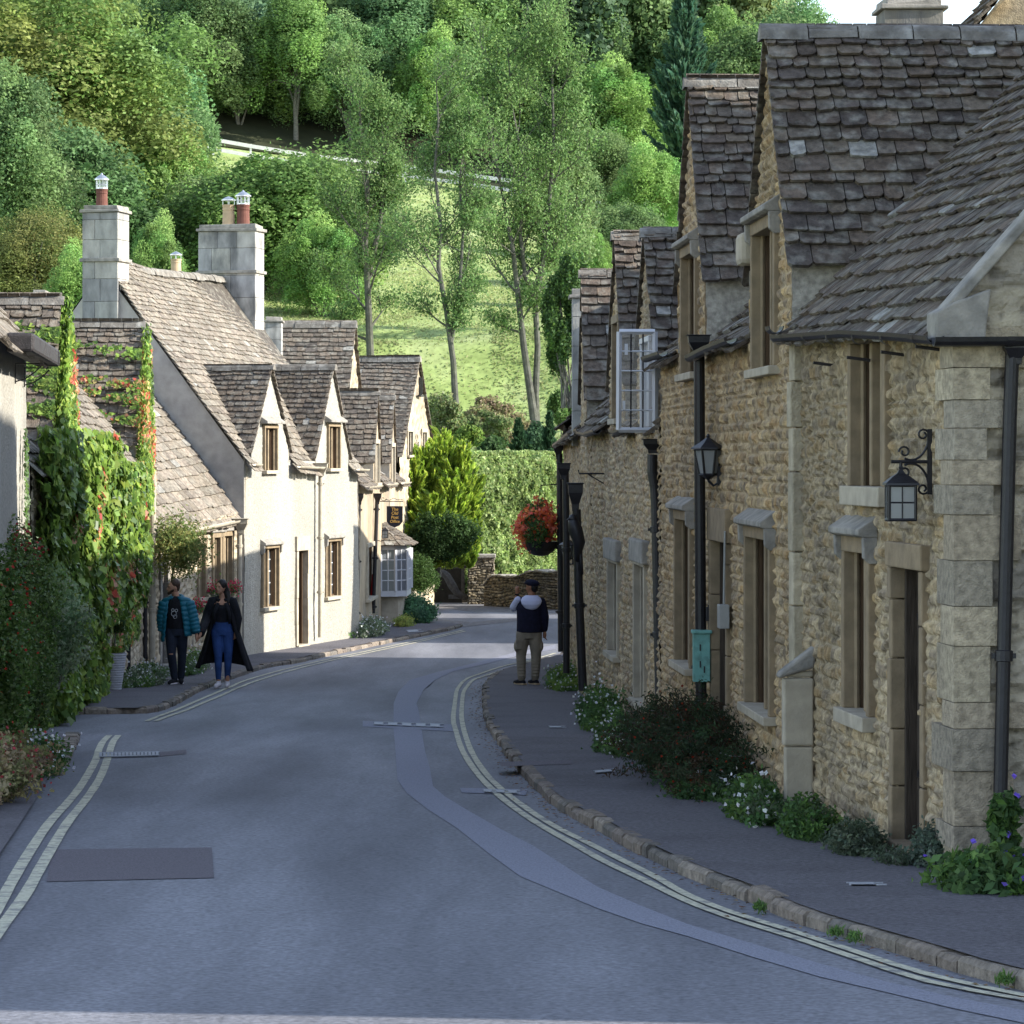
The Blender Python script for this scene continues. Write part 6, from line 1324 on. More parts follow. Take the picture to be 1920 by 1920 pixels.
# prototypes for the wood
NW = 52000
PROTO['broad'] = {'src': proto_tree('broad', 1, 15., 5.2, 14.6, 46, NW, .235, [(.07, .12, .04), (.09, .14, .05), (.06, .10, .035)], lr=.34)}
PROTO['tall'] = {'src': proto_tree('tall', 2, 18., 4.2, 17.2, 50, NW, .235, [(.08, .13, .045), (.06, .105, .04), (.10, .155, .055)], lr=.30)}
PROTO['feather'] = {'src': proto_tree('feather', 3, 16., 4.6, 15.6, 80, NW+4000, .2, [(.10, .16, .055), (.08, .14, .05), (.12, .18, .065)], lr=.2, nmix=.25)}
PROTO['dark'] = {'src': proto_tree('dark', 4, 15., 5., 14.2, 40, NW, .24, [(.045, .085, .03), (.055, .10, .035), (.07, .115, .045)], lr=.36)}
PROTO['brown'] = {'src': proto_tree('brown', 5, 15., 5., 14.6, 80, NW+22000, .165, [(.08, .125, .04), (.095, .13, .042), (.07, .11, .036), (.105, .13, .045)], lr=.26)}
tint_leaf('leaf_yellow', (1.12, 1.12, .9)); tint_leaf('leaf_blue', (.9, 1.0, 1.12)); tint_leaf('leaf_bright', (1.25, 1.3, 1.0)); tint_leaf('leaf_silver', (1.1, 1.12, 1.25)); tint_leaf('leaf_rust', (1.15, .92, .85)); tint_leaf('leaf_deep', (.6, .72, .8))
def wtree(key, px, pyb, pyt, Y, label, wf=1., mats=None, name='broadleaf_tree', rz=None, group=None):
    b = P3(px, pyb, Y); Hh = (pyb-pyt)/FPX*Y; hh = {'broad': 15., 'tall': 18., 'feather': 16., 'dark': 15., 'brown': 15.}[key]; s = Hh/hh; wf = wf*1.3
    return plant_tree(key, name, label, 'tree', tuple(b), (s*wf, s*wf, s), rz if rz is not None else rnd.uniform(0, 6.28), group, mats)
GW_ = 'trees of the hillside wood'
rows = [
 ('brown', 110, 640, -60, 150, 1.15, 'leaf_yellow', 'huge yellowing tree filling the upper left corner'),
 ('tall', 12, 640, 120, 128, .9, 'leaf', 'green tree cut by the left edge, in front of the huge yellowing one'),
 ('dark', 100, 700, 240, 140, 1.1, None, 'dark tree low behind the first square chimney'),
 ('brown', 60, 760, 385, 112, 1.0, 'leaf_rust', 'russet tinged bush at far left above the creeper clad roof'),
 ('feather', 150, 760, 450, 108, .9, 'leaf_bright', 'light green bush just left of the first chimney'),
 ('feather', 300, 720, 395, 100, .7, 'leaf_yellow', 'yellow green bush between the two chimneys'),
 ('feather', 265, 660, 60, 175, .9, 'leaf_silver', 'silvery green tree standing above the first chimney'),
 ('feather', 330, 640, 250, 150, .9, None, 'feathery green tree behind the long white cottage ridge'),
 ('broad', 420, 660, 318, 145, 1.1, None, 'rounded dark green tree left of the second chimney'),
 ('broad', 530, 700, 280, 142, 1.25, 'leaf_bright', 'big bright round tree right of the second chimney, below the rail fence'),
 ('feather', 610, 700, 400, 135, 1.0, None, 'pale feathery tree right of the square chimney'),
 ('tall', 375, 300, -40, 246, 1.1, 'leaf', 'tall dark gapped tree at the upper end of the rail fence'),
 ('feather', 215, 330, -60, 250, 1.1, 'leaf_silver', 'blue grey feathery tree behind the silvery one'),
 ('broad', 448, 310, 30, 248, 1.0, None, 'tree above the fence end with sun on its right side'),
 ('tall', 555, 300, -10, 246, 1.15, 'leaf_bright', 'bright leafy tree standing over the dark hollow'),
 ('dark', 500, 290, -90, 262, 1.2, None, 'dark tree behind the dark hollow'),
 ('feather', 655, 330, 20, 248, 1.1, 'leaf_silver', 'greyish tree right of the dark hollow'),
 ('tall', 740, 340, -60, 252, 1.1, 'leaf_blue', 'bluish tall tree above the middle of the fence'),
 ('feather', 820, 350, 40, 246, .9, None, 'pale slim tree behind the crooked ash'),
 ('broad', 890, 370, -20, 255, 1.0, 'leaf_bright', 'light crown at the top between the two ashes'),
 ('dark', 960, 380, 90, 262, 1.1, None, 'dark crown behind the twin trunked ash'),
 ('tall', 1060, 390, -60, 258, 1.1, None, 'tall crown to the upper right of the twin trunked ash'),
 ('feather', 1150, 430, 100, 246, 1.1, 'leaf_bright', 'yellow green tree left of the dark conifer'),
 ('broad', 1130, 480, 240, 200, .9, 'leaf', 'rounded tree over the right end of the fence'),
 ('feather', 1215, 560, 260, 170, 1.0, 'leaf_bright', 'light tree rising just left of the second gable roof'),
 ('broad', 1170, 600, 380, 150, 1.0, None, 'green tree directly above the two small dormer roofs'),
 ('feather', 1110, 640, 430, 140, .6, None, 'feathery tree left of the small dormer roofs'),
 ('dark', 1215, 430, 60, 262, .9, None, 'dark crown behind the light trees left of the conifer'),
 ('tall', 1345, 420, 10, 255, .9, 'leaf_bright', 'light green tree right of the dark conifer'),
 ('broad', 1410, 420, 40, 250, .9, None, 'crown showing between the two tall gable roofs'),
 ('feather', 1480, 400, -20, 262, .9, 'leaf_blue', 'bluish crown left of the open sky'),
 ('feather', 1530, 400, 5, 275, .6, 'leaf_blue', 'last thin crown at the edge of the sky'),
]
for k_, x, yb__, yt__, Y, wf, mm, lab in rows: wtree(k_, x, yb__, yt__, Y, lab, wf, mm, group=GW_)
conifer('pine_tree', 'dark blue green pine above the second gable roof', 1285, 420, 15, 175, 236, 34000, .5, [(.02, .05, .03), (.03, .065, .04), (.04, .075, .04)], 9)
# the rest of the wood: one mass covering the upper slope
rs = np.random.RandomState(99); Vs = []; Cs = []; n_t = 0
pr = [crown_quads(200+i, 4.6, 12., 24, 5200, .5, c_, zc=9., lr=.33) for i, c_ in enumerate(([(.07, .12, .04), (.09, .14, .05)], [(.05, .09, .04), (.06, .10, .05)], [(.11, .16, .06), (.13, .17, .06)], [(.10, .13, .07), (.12, .15, .08)]))]
for Y in (257, 266, 275, 285, 297, 312):
    for x in np.arange(-60, .099*Y-3, 5.6):
        X = x+rs.uniform(-2.5, 2.5); yy = Y+rs.uniform(-5, 5)
        if abs(X/yy) > .19: continue
        Q, C, L = pr[rs.randint(len(pr))]; a = rs.uniform(0, 6.28); s = rs.uniform(.85, 1.25); Rm = np.array([[math.cos(a), -math.sin(a), 0], [math.sin(a), math.cos(a), 0], [0, 0, 1]])*s
        Vs.append(Q @ Rm.T+np.array((X, yy, float(terr(X, yy))-1.-(2.5 if Y < 260 else 0)))); Cs.append(C*rs.uniform(.75, 1.25)); n_t += 1
o = quad_mesh('woodland', np.concatenate(Vs), 'leaf', None, np.concatenate(Cs)); tag(o, 'dense wood covering the top of the hill behind the separate trees', 'wood', kind='stuff')
# dark undergrowth floor inside the wood edge
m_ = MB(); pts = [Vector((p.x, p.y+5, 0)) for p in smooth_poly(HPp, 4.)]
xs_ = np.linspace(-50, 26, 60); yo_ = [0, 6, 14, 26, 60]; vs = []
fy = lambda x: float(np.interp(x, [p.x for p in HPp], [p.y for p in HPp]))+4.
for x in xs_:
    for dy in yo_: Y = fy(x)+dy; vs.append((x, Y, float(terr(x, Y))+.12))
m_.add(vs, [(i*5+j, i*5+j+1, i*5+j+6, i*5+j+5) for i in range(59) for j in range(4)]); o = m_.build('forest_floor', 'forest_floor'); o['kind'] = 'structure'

# rough pasture on the hill: tussocks and herbs too many to count
rs = np.random.RandomState(123); n = 170000; Y = 117+125*rs.rand(n)**1.7; X = rs.uniform(-.09, .045, n)*Y; z = terr(X, Y); k = rs.rand(n) < .25+.75*(vn(X*.5, Y*.35, 6) > .45); X, Y, z = X[k], Y[k], z[k]; n = len(X)
P = np.stack([X, Y, z+.06*rs.rand(n)], 1); N = np.tile((0., -.9, .45), (n, 1)); near = np.clip((140-Y)/20, 0, 1)[:, None]
C = pal(n, [(.19, .23, .08), (.21, .25, .10), (.22, .23, .11)], .1, rs)*(1-near)+pal(n, [(.12, .155, .055), (.14, .16, .07), (.16, .15, .08), (.09, .13, .045)], .2, rs)*near  # darker tuft colours on the lower bank paint in its shade
o = quad_mesh('pasture_tussocks', leafquads(P, .15, N, .2, .35, -1., rs), 'leaf', None, C); tag(o, 'rough grass tussocks over the sloping pasture', 'grass', kind='stuff')
hbush('hillside_scrub', 'thin scrub at the foot of the bank between the two ashes', 905, 800, 120, 70, 114, 9000, .11, [(.08, .12, .04), (.12, .14, .06)], lumps=30, lump_r=.2, stems=20)
hbush('hillside_scrub', 'green bushes on the bank beside the far right chimney', 1060, 760, 90, 130, 113, 12000, .12, [(.06, .11, .03), (.09, .14, .04)], lumps=24, lump_r=.25, stems=12)
hbush('hillside_scrub', 'leafy thicket on the bank under the left ash', 735, 715, 110, 90, 124, 9000, .13, [(.08, .13, .04), (.11, .16, .05)], lumps=26, lump_r=.25, stems=14)

dapple_tree = plant_tree('broad', 'broadleaf_tree', 'hidden tree added behind the right row to dapple the forecourt', 'tree', (11.5, 86.5, gz(86)), .55, 1.)  # unseen tree added to throw dappled shade on the forecourt
# ================================================================== PEOPLE
def blob(name, prims, m, parent, voxel=.012, smooth_it=3):
    mb = MB()
    for p in prims:
        if p[0] == 'e':
            _, c, r = p[:3]; rot = p[3] if len(p) > 3 else None; vs = []; fs = []; nu, nv = 16, 10
            for i in range(nv+1):
                a = math.pi*i/nv
                for k in range(nu):
                    b = 2*math.pi*k/nu; v = Vector((r[0]*math.sin(a)*math.cos(b), r[1]*math.sin(a)*math.sin(b), r[2]*math.cos(a)))
                    if rot: v.rotate(rot)
                    vs.append(Vector(c)+v)
            for i in range(nv):
                for k in range(nu): fs.append((i*nu+k, (i+1)*nu+k, (i+1)*nu+(k+1) % nu, i*nu+(k+1) % nu))
            mb.add(vs, fs)
        elif p[0] == 'l':  # loft of ellipses: list of (c, rx, ry)
            n = 20; vs = []
            for c, rx, ry in p[1]:
                for k in range(n): a = 2*math.pi*k/n; vs.append(Vector(c)+Vector((rx*math.cos(a), ry*math.sin(a), 0)))
            q = len(p[1]); mb.add(vs, [(i*n+k, i*n+(k+1) % n, (i+1)*n+(k+1) % n, (i+1)*n+k) for i in range(q-1) for k in range(n)]+[tuple(range(n))[::-1], tuple(range((q-1)*n, q*n))])
        else:
            _, pts, rr = p[:3]; mb.tube(pts, rr, 12)
            for q, r_ in zip(pts, rr):
                if r_ > .012: mb.lathe(q, [(.01*r_, -r_), (.7*r_, -.7*r_), (r_, 0), (.7*r_, .7*r_), (.01*r_, r_)], 10)
    o = mb.build(name, m, parent, smooth=True)
    rm = o.modifiers.new('remesh', 'REMESH'); rm.mode = 'VOXEL'; rm.voxel_size = voxel; rm.use_smooth_shade = True
    sm_ = o.modifiers.new('smooth', 'SMOOTH'); sm_.iterations = smooth_it; sm_.factor = .5
    return o
V3 = Vector
def hand(prims, w, d, side, curl=.5, s=1.):
    """palm + 4 fingers + thumb from wrist w along direction d; side = thumb direction"""
    d = V3(d).normalized(); sd = V3(side); sd = (sd-d*sd.dot(d)).normalized(); nn = d.cross(sd)
    w = V3(w); prims.append(('t', [w, w+d*.05*s, w+d*.09*s], [.024*s, .032*s, .03*s]))
    for i, (o, L) in enumerate(((.028, .068), (.010, .078), (-.009, .072), (-.027, .056))):
        a = w+d*.085*s+sd*o*s; b = a+(d*(1-curl*.3)+nn*curl*.5).normalized()*L*.5*s; c = b+(d*(1-curl)+nn*curl).normalized()*L*.5*s
        prims.append(('t', [a, b, c], [.0098*s, .009*s, .0075*s]))
    a = w+d*.03*s+sd*.026*s; prims.append(('t', [a, a+(sd*.7+d*.7)*.035*s, a+(sd*.5+d*1.+nn*.3)*.062*s], [.012*s, .0105*s, .0085*s]))
def head(prims, c, fwd, s=1., nose=True):
    """c: centre of skull; fwd: unit face direction (horizontal)"""
    f = V3(fwd).normalized(); r = V3((f.y, -f.x, 0)); ang = math.atan2(f.y, f.x); from mathutils import Euler; e = Euler((0, 0, ang)).to_quaternion()
    prims.append(('e', c, (.098*s, .076*s, .112*s), e)); prims.append(('e', V3(c)+f*.035*s-V3((0, 0, .052*s)), (.062*s, .056*s, .07*s), e)); prims.append(('e', V3(c)+f*.075*s-V3((0, 0, .10*s)), (.022*s, .026*s, .02*s), e))
    prims.append(('t', [V3(c)+f*.092*s+V3((0, 0, .002)), V3(c)+f*.112*s-V3((0, 0, .038*s)), V3(c)+f*.098*s-V3((0, 0, .048*s))], [.010*s, .0145*s, .010*s]))
    prims.append(('e', V3(c)+f*.09*s-V3((0, 0, .072*s)), (.012*s, .024*s, .008*s), e))
    for sg in (-1, 1): prims.append(('e', V3(c)+r*sg*.077*s-V3((0, 0, .012*s))-f*.005*s, (.018*s, .010*s, .03*s), e)); prims.append(('e', V3(c)+f*.086*s+r*sg*.03*s+V3((0, 0, .022*s)), (.014*s, .018*s, .008*s), e))
    return f, r, e
def face_bits(parent, c, f, r, e, s=1., brow='hair_dark'):
    c = V3(c); m = MB()
    for sg in (-1, 1): m.lathe(c+f*.091*s+r*sg*.031*s+V3((0, 0, .004*s)), [(.001, -.006), (.010*s, -.003), (.010*s, .003), (.001, .006)], 8)
    m.build('eyes', 'hair_dark', parent)
def shoe(prims, ank, fwd, s=1., L=.27):
    f = V3((fwd[0], fwd[1], 0)).normalized(); a = V3(ank); g_ = a.z-.085*s
    pts = [V3((a.x, a.y, g_+.045))-f*.06, V3((a.x, a.y, g_+.05)), V3((a.x, a.y, g_+.045))+f*.09, V3((a.x, a.y, g_+.035))+f*(L-.10)]
    prims.append(('t', pts, [.038, .045, .045, .034])); prims.append(('t', [a+V3((0, 0, .03)), V3((a.x, a.y, g_+.05))], [.042, .045]))
# ---------------------------------------------------------------- man on the left (teal jacket)
def man_left():
    p = G(331, 1284, PAVE); t = thing('person', tuple(p), 'bearded man in open teal puffer jacket and ripped black jeans looking to his right', 'person'); g = p.z; X, Y = p.x, p.y
    def q(x, y, z): return V3((X+x, Y+y, g+z))
    hc = q(-.045, -.0, 1.60); fw = V3((-.93, -.37, 0)); B = []; f, r, e = head(B, hc, fw)
    B += [('t', [q(0, .02, 1.36), q(-.02, .01, 1.5)], [.062, .055]), ('l', [(q(0, 0, .86), .15, .10), (q(0, 0, 1.0), .145, .10), (q(0, 0, 1.2), .17, .11), (q(0, .01, 1.36), .17, .10), (q(0, .01, 1.42), .07, .06)])]
    LA = [q(.19, 0, 1.36), q(.27, .0, 1.08), q(.33, -.04, .83)]; RA = [q(-.19, 0, 1.36), q(-.24, .02, 1.08), q(-.23, .03, .86)]
    for A in (LA, RA): B.append(('t', A, [.05, .042, .028]))
    hand(B, LA[2], (.15, -.05, -1), (0, -1, 0), .5); hand(B, RA[2], (0, -.02, -1), (0, -1, 0), .6)
    LL = [q(.085, 0, .88), q(.085, .06, .48), q(.06, .12, .09)]; RL = [q(-.085, 0, .88), q(-.075, -.08, .50), q(-.03, -.02, .09)]
    for A in (LL, RL): B.append(('t', A, [.085, .058, .042]))
    body = blob('body', B, 'skin', t, .0085); face_bits(t, hc, f, r, e)
    blob('hair', [('e', hc+V3((.02, .01, .045)), (.092, .092, .09)), ('e', hc-f*.045+V3((0, 0, .0)), (.062, .075, .09))], 'hair_brown', t, .01)
    blob('beard', [('t', [hc+f*.03+r*.06-V3((0, 0, .05)), hc+f*.078-V3((0, 0, .10)), hc+f*.03-r*.06-V3((0, 0, .05))], [.022, .034, .022])], 'hair_brown', t, .009)
    tw = [1, .9]; P = []
    for A, kk in ((LL, 1), (RL, 0)): P.append(('t', [A[0], A[0].lerp(A[1], .5), A[1], A[1].lerp(A[2], .55), A[2]+V3((0, 0, .02))], [.105, .092, .074, .066, .056]))
    P.append(('l', [(q(0, 0, .80), .14, .11), (q(0, 0, .9), .165, .12), (q(0, 0, 1.02), .155, .115)])); tr = blob('jeans', P, 'dark_jeans', t, .011)
    blob('knee', [('e', RL[1]+V3((0, -.058, .01)), (.040, .02, .013))], 'skin', tr, .006)
    blob('shirt', [('l', [(q(0, 0, .92), .165, .125), (q(0, 0, 1.1), .165, .13), (q(0, 0, 1.3), .185, .125), (q(0, 0, 1.40), .15, .10), (q(-.01, .0, 1.45), .07, .068)])], 'black_cloth', t, .012)
    m = MB()
    for cx, cz, rr in ((-.03, 1.17, .04), (-.045, 1.225, .022), (.012, 1.22, .02), (-.01, 1.12, .028)): m.tube([q(cx+rr*math.cos(a), -.137, cz+rr*math.sin(a)*1.1) for a in np.linspace(0, 6.28, 14)], .0045, 5, cap=False)
    m.build('print', 'print_white', t)
    # jacket: quilted shell open in front, with sleeves
    jk = MB(); n = 26; rows_ = 56; vs = []
    for i in range(rows_+1):
        v = i/rows_; z = .80+.65*v; bulge = .014*abs(math.sin(math.pi*v*8)); rx = np.interp(v, [0, .3, .7, .88, .95, 1], [.25, .245, .24, .25, .20, .10])+bulge; ry = np.interp(v, [0, .5, 1], [.165, .16, .09])+bulge
        gap = np.interp(v, [0, .4, .8, 1], [.75, .62, .42, .30])
        for k in range(n+1):
            a = -math.pi/2+gap+(2*math.pi-2*gap)*k/n-.12; drop = (.10*max(0, math.cos(a-math.pi*1.1))**2)*(1-v)**2
            vs.append(q(rx*math.cos(a)*(1.0), ry*math.sin(a)+.01, z-drop))
    jk.add(vs, [(i*(n+1)+k, i*(n+1)+k+1, (i+1)*(n+1)+k+1, (i+1)*(n+1)+k) for i in range(rows_) for k in range(n)])
    o = jk.build('jacket', 'puffer_teal', t, smooth=True); sd = o.modifiers.new('s', 'SOLIDIFY'); sd.thickness = .02
    for A, nm in ((LA, 'sleeve'), (RA, 'sleeve')):
        pts = []; rr = []; N = 40
        for i in range(N+1):
            v = i/N*1.97; a = A[0].lerp(A[1], v) if v < 1 else A[1].lerp(A[2], v-1); pts.append(a); rr.append(np.interp(i/N, [0, .1, .5, .95, 1], [.085, .095, .088, .072, .05])+.011*abs(math.sin(math.pi*i/N*8)))
        s = MB(); s.tube(pts, rr, 16); s.build(nm, 'puffer_teal', o, smooth=True)
    c = MB(); c.tube([q(.10*math.cos(a), .01+.085*math.sin(a), 1.43+.02*math.sin(a)) for a in np.linspace(-math.pi/2+.5, 1.5*math.pi-.5, 18)], .035, 8); c.build('collar', 'puffer_teal', o, smooth=True)
    for A, d_, nm in ((LL, (.12, -1, 0), 0), (RL, (-.45, -1, 0), 1)):
        S = []; shoe(S, A[2]+V3((0, 0, .005)), d_); sh = blob('shoe', S, 'black_cloth', t, .009)
        f_ = V3(d_).normalized(); m = MB(); a = A[2]; z = a.z-.085+.012; 
        pts = [V3((a.x, a.y, z))-f_*.08, V3((a.x, a.y, z))+f_*.05, V3((a.x, a.y, z))+f_*.17]; s_ = V3((f_.y, -f_.x, 0))
        m.prism([pts[0]-s_*.035, pts[1]-s_*.046, pts[2]-s_*.03, pts[2]+s_*.03, pts[1]+s_*.046, pts[0]+s_*.035], (0, 0, .022)); m.build('sole', 'shoe_white', sh, bevel=.006)
        m = MB(); m.prism([V3((a.x, a.y, a.z-.0))+f_*.0-s_*.0+V3((0, 0, 0))+f_*.03+s_*.046, V3((a.x, a.y, a.z-.045))+f_*.10+s_*.046, V3((a.x, a.y, a.z-.06))+f_*.03+s_*.047], s_*.006); m.box(V3((a.x, a.y, a.z-.02))+f_*.05, .05, .05, .012, 0); m.build('stripe', 'shoe_white', sh)
    return LA[2]+V3((.02, 0, -.05))
hjoin = man_left()
def woman():
    p = G(417, 1291, 0.); t = thing('person', tuple(p), 'dark haired woman in long black coat, black top and blue jeans stepping off the kerb', 'person'); g = p.z+.0; X, Y = p.x, p.y
    def q(x, y, z): return V3((X+x, Y+y, g+z))
    hc = q(-.02, -.02, 1.685); fw = V3((-.55, -.83, 0)); B = []; f, r, e = head(B, hc, fw, .96)
    B += [('t', [q(0, .02, 1.42), q(-.015, .0, 1.6)], [.052, .046]), ('l', [(q(.0, 0, .98), .155, .11), (q(0, 0, 1.1), .125, .09), (q(0, 0, 1.28), .15, .11), (q(0, .0, 1.42), .165, .09), (q(0, .01, 1.49), .05, .05)])]
    W = V3(hjoin); LA = [q(.175, 0, 1.44), q(.25, .03, 1.15), q(.22, .0, .93)]; RA = [q(-.175, 0, 1.44), q(-.26, .0, 1.17), W+V3((.05, .0, .06))]
    for A in (LA, RA): B.append(('t', A, [.044, .036, .024]))
    hand(B, RA[2], (-.5, 0, -1), (0, -1, 0), .8, .92); hand(B, LA[2], (-.1, -.1, -1), (0, -1, 0), .6, .92)
    LL = [q(.085, 0, .94), q(.10, -.05, .52), q(.075, .05, .10)]; RL = [q(-.085, 0, .94), q(-.06, -.10, .53), q(-.06, -.06, .10)]
    for A in (LL, RL): B.append(('t', A, [.08, .055, .036]))
    blob('body', B, 'skin', t, .0085); face_bits(t, hc, f, r, e, .96)
    blob('hair', [('e', hc+V3((.012, .012, .032)), (.092, .095, .098)), ('e', hc-f*.05-V3((0, 0, .02)), (.07, .08, .11)), ('t', [hc-f*.055+r*-.03, q(.07, .02, 1.60), q(.095, -.01, 1.50), q(.10, -.06, 1.42)], [.06, .055, .05, .025])], 'hair_dark', t, .01)
    P = []
    for A in (LL, RL): P.append(('t', [A[0], A[0].lerp(A[1], .5), A[1], A[1].lerp(A[2], .4), A[2]+V3((0, 0, .06))], [.108, .092, .066, .06, .045]))
    P.append(('l', [(q(0, 0, .88), .16, .12), (q(0, 0, .98), .172, .125), (q(0, 0, 1.12), .14, .105)])); blob('jeans', P, 'jeans', t, .010)
    blob('top', [('l', [(q(0, 0, 1.08), .142, .108), (q(0, 0, 1.2), .14, .112), (q(0, 0, 1.34), .165, .128), (q(0, 0, 1.39), .15, .11)]), ('t', [q(.09, -.07, 1.38), q(.115, -.02, 1.47)], [.022, .018]), ('t', [q(-.09, -.07, 1.38), q(-.115, -.02, 1.47)], [.022, .018])], 'black_cloth', t, .010)
    jk = MB(); n = 30; rows_ = 30; vs = []
    for i in range(rows_+1):
        v = i/rows_; z0 = .34+1.17*v
        rx = np.interp(v, [0, .25, .5, .75, .9, .96, 1], [.47, .37, .28, .225, .235, .19, .10]); ry = np.interp(v, [0, .5, 1], [.24, .16, .08]); gap = np.interp(v, [0, .5, .8, 1], [.95, .82, .62, .5])
        for k in range(n+1):
            a = -math.pi/2+gap+(2*math.pi-2*gap)*k/n; fold = 1+.045*math.sin(a*9)*(1-v)**1.5; dr = -.08*max(0, math.sin(a))*(1-v)+.05*max(0, math.cos(a))*(1-v)**2
            vs.append(q(rx*math.cos(a)*fold+.03*(1-v), ry*math.sin(a)*fold+.02, z0-dr))
    jk.add(vs, [(i*(n+1)+k, i*(n+1)+k+1, (i+1)*(n+1)+k+1, (i+1)*(n+1)+k) for i in range(rows_) for k in range(n)])
    o = jk.build('coat', 'black_cloth', t, smooth=True); sd = o.modifiers.new('s', 'SOLIDIFY'); sd.thickness = .012
    for A, s_ in ((LA, 1), (RA, -1)): s = MB(); s.tube([q(s_*.07, .02, 1.50), A[0]+V3((-.01*s_, 0, .012)), A[0].lerp(A[1], .5), A[1], A[1].lerp(A[2], .5), A[2]], [.04, .082, .082, .078, .07, .066], 14); s.build('sleeve', 'black_cloth', o, smooth=True)
    c = MB(); c.tube([q(.10*math.cos(a), .02+.09*math.sin(a), 1.49+.03*math.sin(a)) for a in np.linspace(-math.pi/2+.4, 1.5*math.pi-.4, 18)], .03, 8); c.tube([q(.06, -.09, 1.42), q(.12, -.12, 1.25), q(.13, -.12, 1.08)], [.03, .035, .02], 8); c.tube([q(-.06, -.09, 1.42), q(-.12, -.12, 1.25), q(-.13, -.12, 1.08)], [.03, .035, .02], 8); c.build('lapel', 'black_cloth', o, smooth=True)
    for A, d_ in ((LL, (.05, -1, 0)), (RL, (-.25, -1, 0))):
        S = []; shoe(S, A[2], d_, L=.25); blob('shoe', S, 'shoe_white', t, .009)
woman()
def man_right():
    p = G(992, 1285, PAVE); t = thing('person', tuple(p), 'man seen from behind in cap, pale hooded navy jacket and khaki cargo trousers, hand raised', 'person'); g = p.z; X, Y = p.x, p.y
    def q(x, y, z): return V3((X+x, Y+y, g+z))
    hc = q(.05, .03, 1.60); fw = V3((-.86, .5, 0)); B = []; f, r, e = head(B, hc, fw)
    B += [('t', [q(.03, .0, 1.36), q(.045, .02, 1.5)], [.062, .056]), ('l', [(q(0, 0, .86), .155, .11), (q(0, 0, 1.2), .18, .12), (q(.02, .0, 1.36), .18, .10), (q(.03, .0, 1.43), .07, .06)])]
    LA = [q(-.15, .02, 1.37), q(-.24, .12, 1.25), q(-.20, .16, 1.47)]; RA = [q(.20, 0, 1.35), q(.26, .0, 1.10), q(.255, .03, .88)]
    B.append(('t', LA, [.048, .044, .028])); B.append(('t', RA, [.05, .042, .028])); hand(B, LA[2], (.05, .05, 1), (1, 0, 0), .7); hand(B, RA[2], (-.02, .02, -1), (0, 1, 0), .6)
    LL = [q(-.095, 0, .86), q(-.13, .02, .48), q(-.12, .0, .09)]; RL = [q(.095, 0, .86), q(.115, .02, .48), q(.10, .03, .09)]
    for A in (LL, RL): B.append(('t', A, [.09, .06, .045]))
    blob('body', B, 'skin_tan', t, .0085)
    blob('hair', [('e', hc-f*.035-V3((0, 0, .01)), (.075, .078, .085))], 'hair_dark', t, .01)
    from mathutils import Euler
    ee = Euler((0, -.12, math.atan2(fw.y, fw.x))).to_quaternion(); cp_ = blob('cap', [('e', hc+V3((0, 0, .062))-f*.005, (.128, .108, .062), ee), ('e', hc+V3((0, 0, .055))+f*.085, (.06, .065, .018), ee)], 'navy_cloth', t, .01)
    P = []
    for A in (LL, RL): P.append(('t', [A[0], A[0].lerp(A[1], .5), A[1], A[1].lerp(A[2], .5), A[2]+V3((0, 0, .03))], [.118, .104, .084, .074, .066]))
    P.append(('l', [(q(0, 0, .76), .16, .12), (q(0, 0, .86), .185, .14), (q(0, 0, .98), .17, .13)])); P.append(('e', q(-.205, -.02, .64), (.045, .075, .095))); P.append(('e', q(.20, -.0, .64), (.035, .07, .085)))
    for A in (LL, RL):
        for k in range(7): c_ = A[1].lerp(A[2], .05+k*.13); P.append(('e', c_+V3((0, -.03, 0)), (.078-.003*k, .055, .016)))
    tr = blob('cargo_trousers', P, 'cargo', t, .011, 2)
    m = MB(); m.box(q(-.16, -.115, .66), .10, .012, .14, .3); m.box(q(-.16, -.122, .725), .108, .012, .045, .3); m.build('pocket', 'cargo', tr, bevel=.006)
    J = [('l', [(q(.01, 0, .86), .215, .15), (q(.01, 0, 1.05), .21, .15), (q(.01, 0, 1.25), .215, .145), (q(.02, 0, 1.36), .19, .115), (q(.03, 0, 1.43), .08, .075)])]
    J.append(('t', [RA[0], RA[1], RA[2]+V3((0, 0, .03))], [.082, .068, .052])); J.append(('t', [LA[0], LA[0].lerp(LA[1], .75)], [.080, .072]))
    jo = blob('jacket', J, 'navy_cloth', t, .012)
    blob('sleeve_panel', [('t', [LA[0]+V3((-.03, -.03, .02)), LA[1]+V3((-.01, -.03, .01))], [.062, .070])], 'hood_white', jo, .010)
    blob('hood', [('l', [(q(.035, -.10, 1.215), .03, .02), (q(.035, -.125, 1.26), .10, .045), (q(.035, -.12, 1.32), .155, .07), (q(.035, -.09, 1.38), .175, .085), (q(.035, -.05, 1.43), .15, .085), (q(.04, -.03, 1.465), .10, .07)])], 'hood_white', jo, .010)
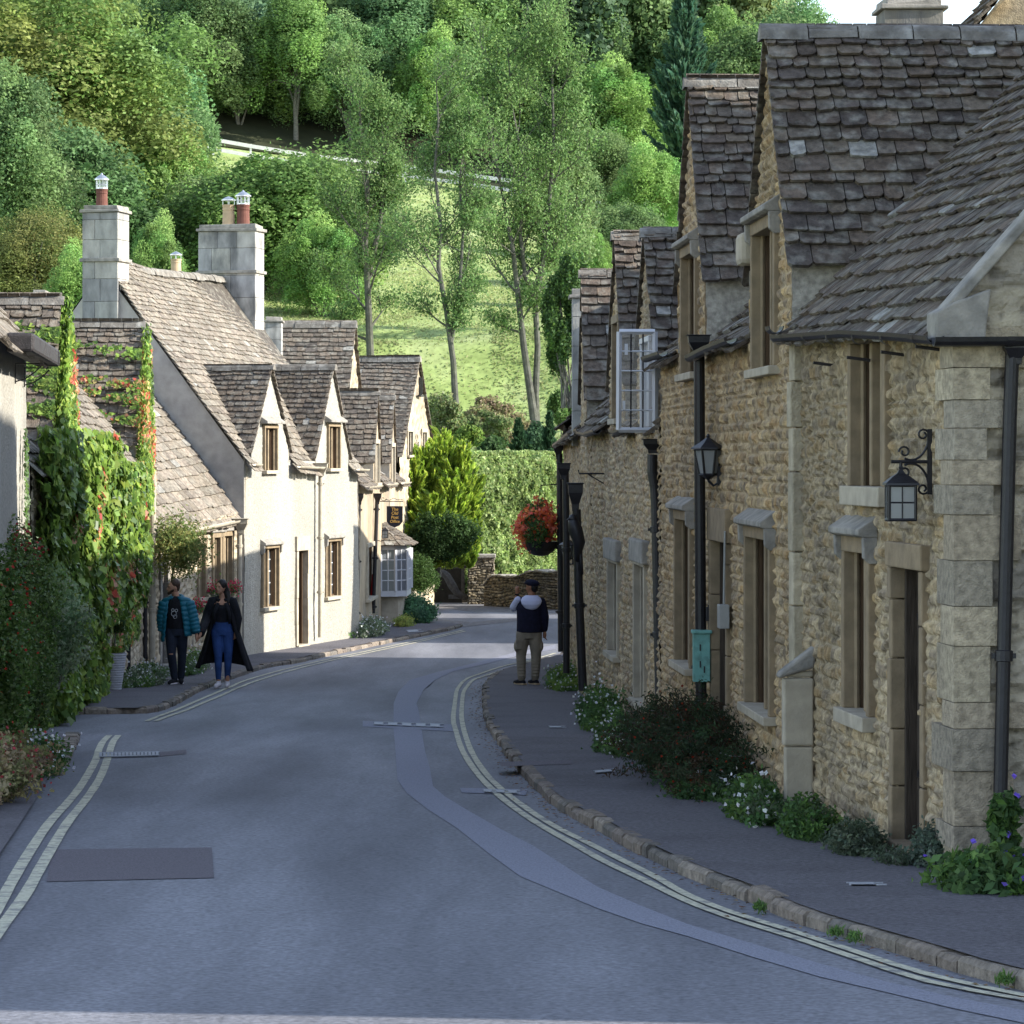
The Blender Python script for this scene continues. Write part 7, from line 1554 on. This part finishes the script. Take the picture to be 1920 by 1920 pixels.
    for A, d_ in ((LL, (-.6, .8, 0)), (RL, (-.5, .85, 0))):
        S = []; shoe(S, A[2], d_, L=.28); sh = blob('shoe', S, 'black_cloth', t, .009); f_ = V3(d_).normalized(); s_ = V3((f_.y, -f_.x, 0)); a = A[2]; m = MB(); z = a.z-.085+.006
        m.prism([V3((a.x, a.y, z))-f_*.09-s_*.04, V3((a.x, a.y, z))+f_*.17-s_*.035, V3((a.x, a.y, z))+f_*.17+s_*.035, V3((a.x, a.y, z))-f_*.09+s_*.04], (0, 0, .028)); m.build('sole', 'buff_clay', sh, bevel=.006)
    m = MB(); m.tube([LA[2]-V3((0, 0, .02)), LA[2]+V3((0, 0, .012))], .032, 12); m.build('watch', 'black_cloth', t)
man_right()
# ================================================================== CAMERA, LIGHT
cam = bpy.data.cameras.new('camera'); co = bpy.data.objects.new('camera', cam); COL.objects.link(co); SC.camera = co
cam.sensor_width = 36; cam.lens = 36*FPX/1920; cam.shift_y = -(960-HY)/1920; cam.clip_end = 3000; cam.clip_start = .1
co.location = (0, 0, 0); co.rotation_euler = (R(90), 0, 0)
SUN_EL, SUN_AZ = 27., -8.     # azimuth measured from +X towards +Y
w = bpy.data.worlds.new('World'); SC.world = w; w.use_nodes = True; nt = w.node_tree; bg = nt.nodes['Background']
sk = nt.nodes.new('ShaderNodeTexSky'); sk.sky_type = 'NISHITA'; sk.sun_disc = False; sk.sun_elevation = R(SUN_EL); sk.sun_rotation = R(90-SUN_AZ)
sk.air_density = 1.; sk.dust_density = .3; sk.ozone_density = 1.6
hs = nt.nodes.new('ShaderNodeHueSaturation'); hs.inputs['Saturation'].default_value = .72; nt.links.new(sk.outputs[0], hs.inputs['Color']); nt.links.new(hs.outputs[0], bg.inputs[0]); bg.inputs[1].default_value = .15
sun = bpy.data.lights.new('sun', 'SUN'); sun.energy = 3.8; sun.angle = R(.5); sun.color = (1., .945, .84); so = bpy.data.objects.new('sun', sun); COL.objects.link(so)
d = Vector((math.cos(R(SUN_EL))*math.cos(R(SUN_AZ)), math.cos(R(SUN_EL))*math.sin(R(SUN_AZ)), math.sin(R(SUN_EL))))
so.rotation_euler = (-d).to_track_quat('-Z', 'Y').to_euler()
SC.view_settings.view_transform = 'Standard'; SC.view_settings.look = 'None'; SC.view_settings.exposure = 1.55; SC.view_settings.gamma = 1.
SC.cycles.max_bounces = 6; SC.cycles.transparent_max_bounces = 6; SC.cycles.diffuse_bounces = 3; SC.cycles.glossy_bounces = 2; SC.cycles.transmission_bounces = 3
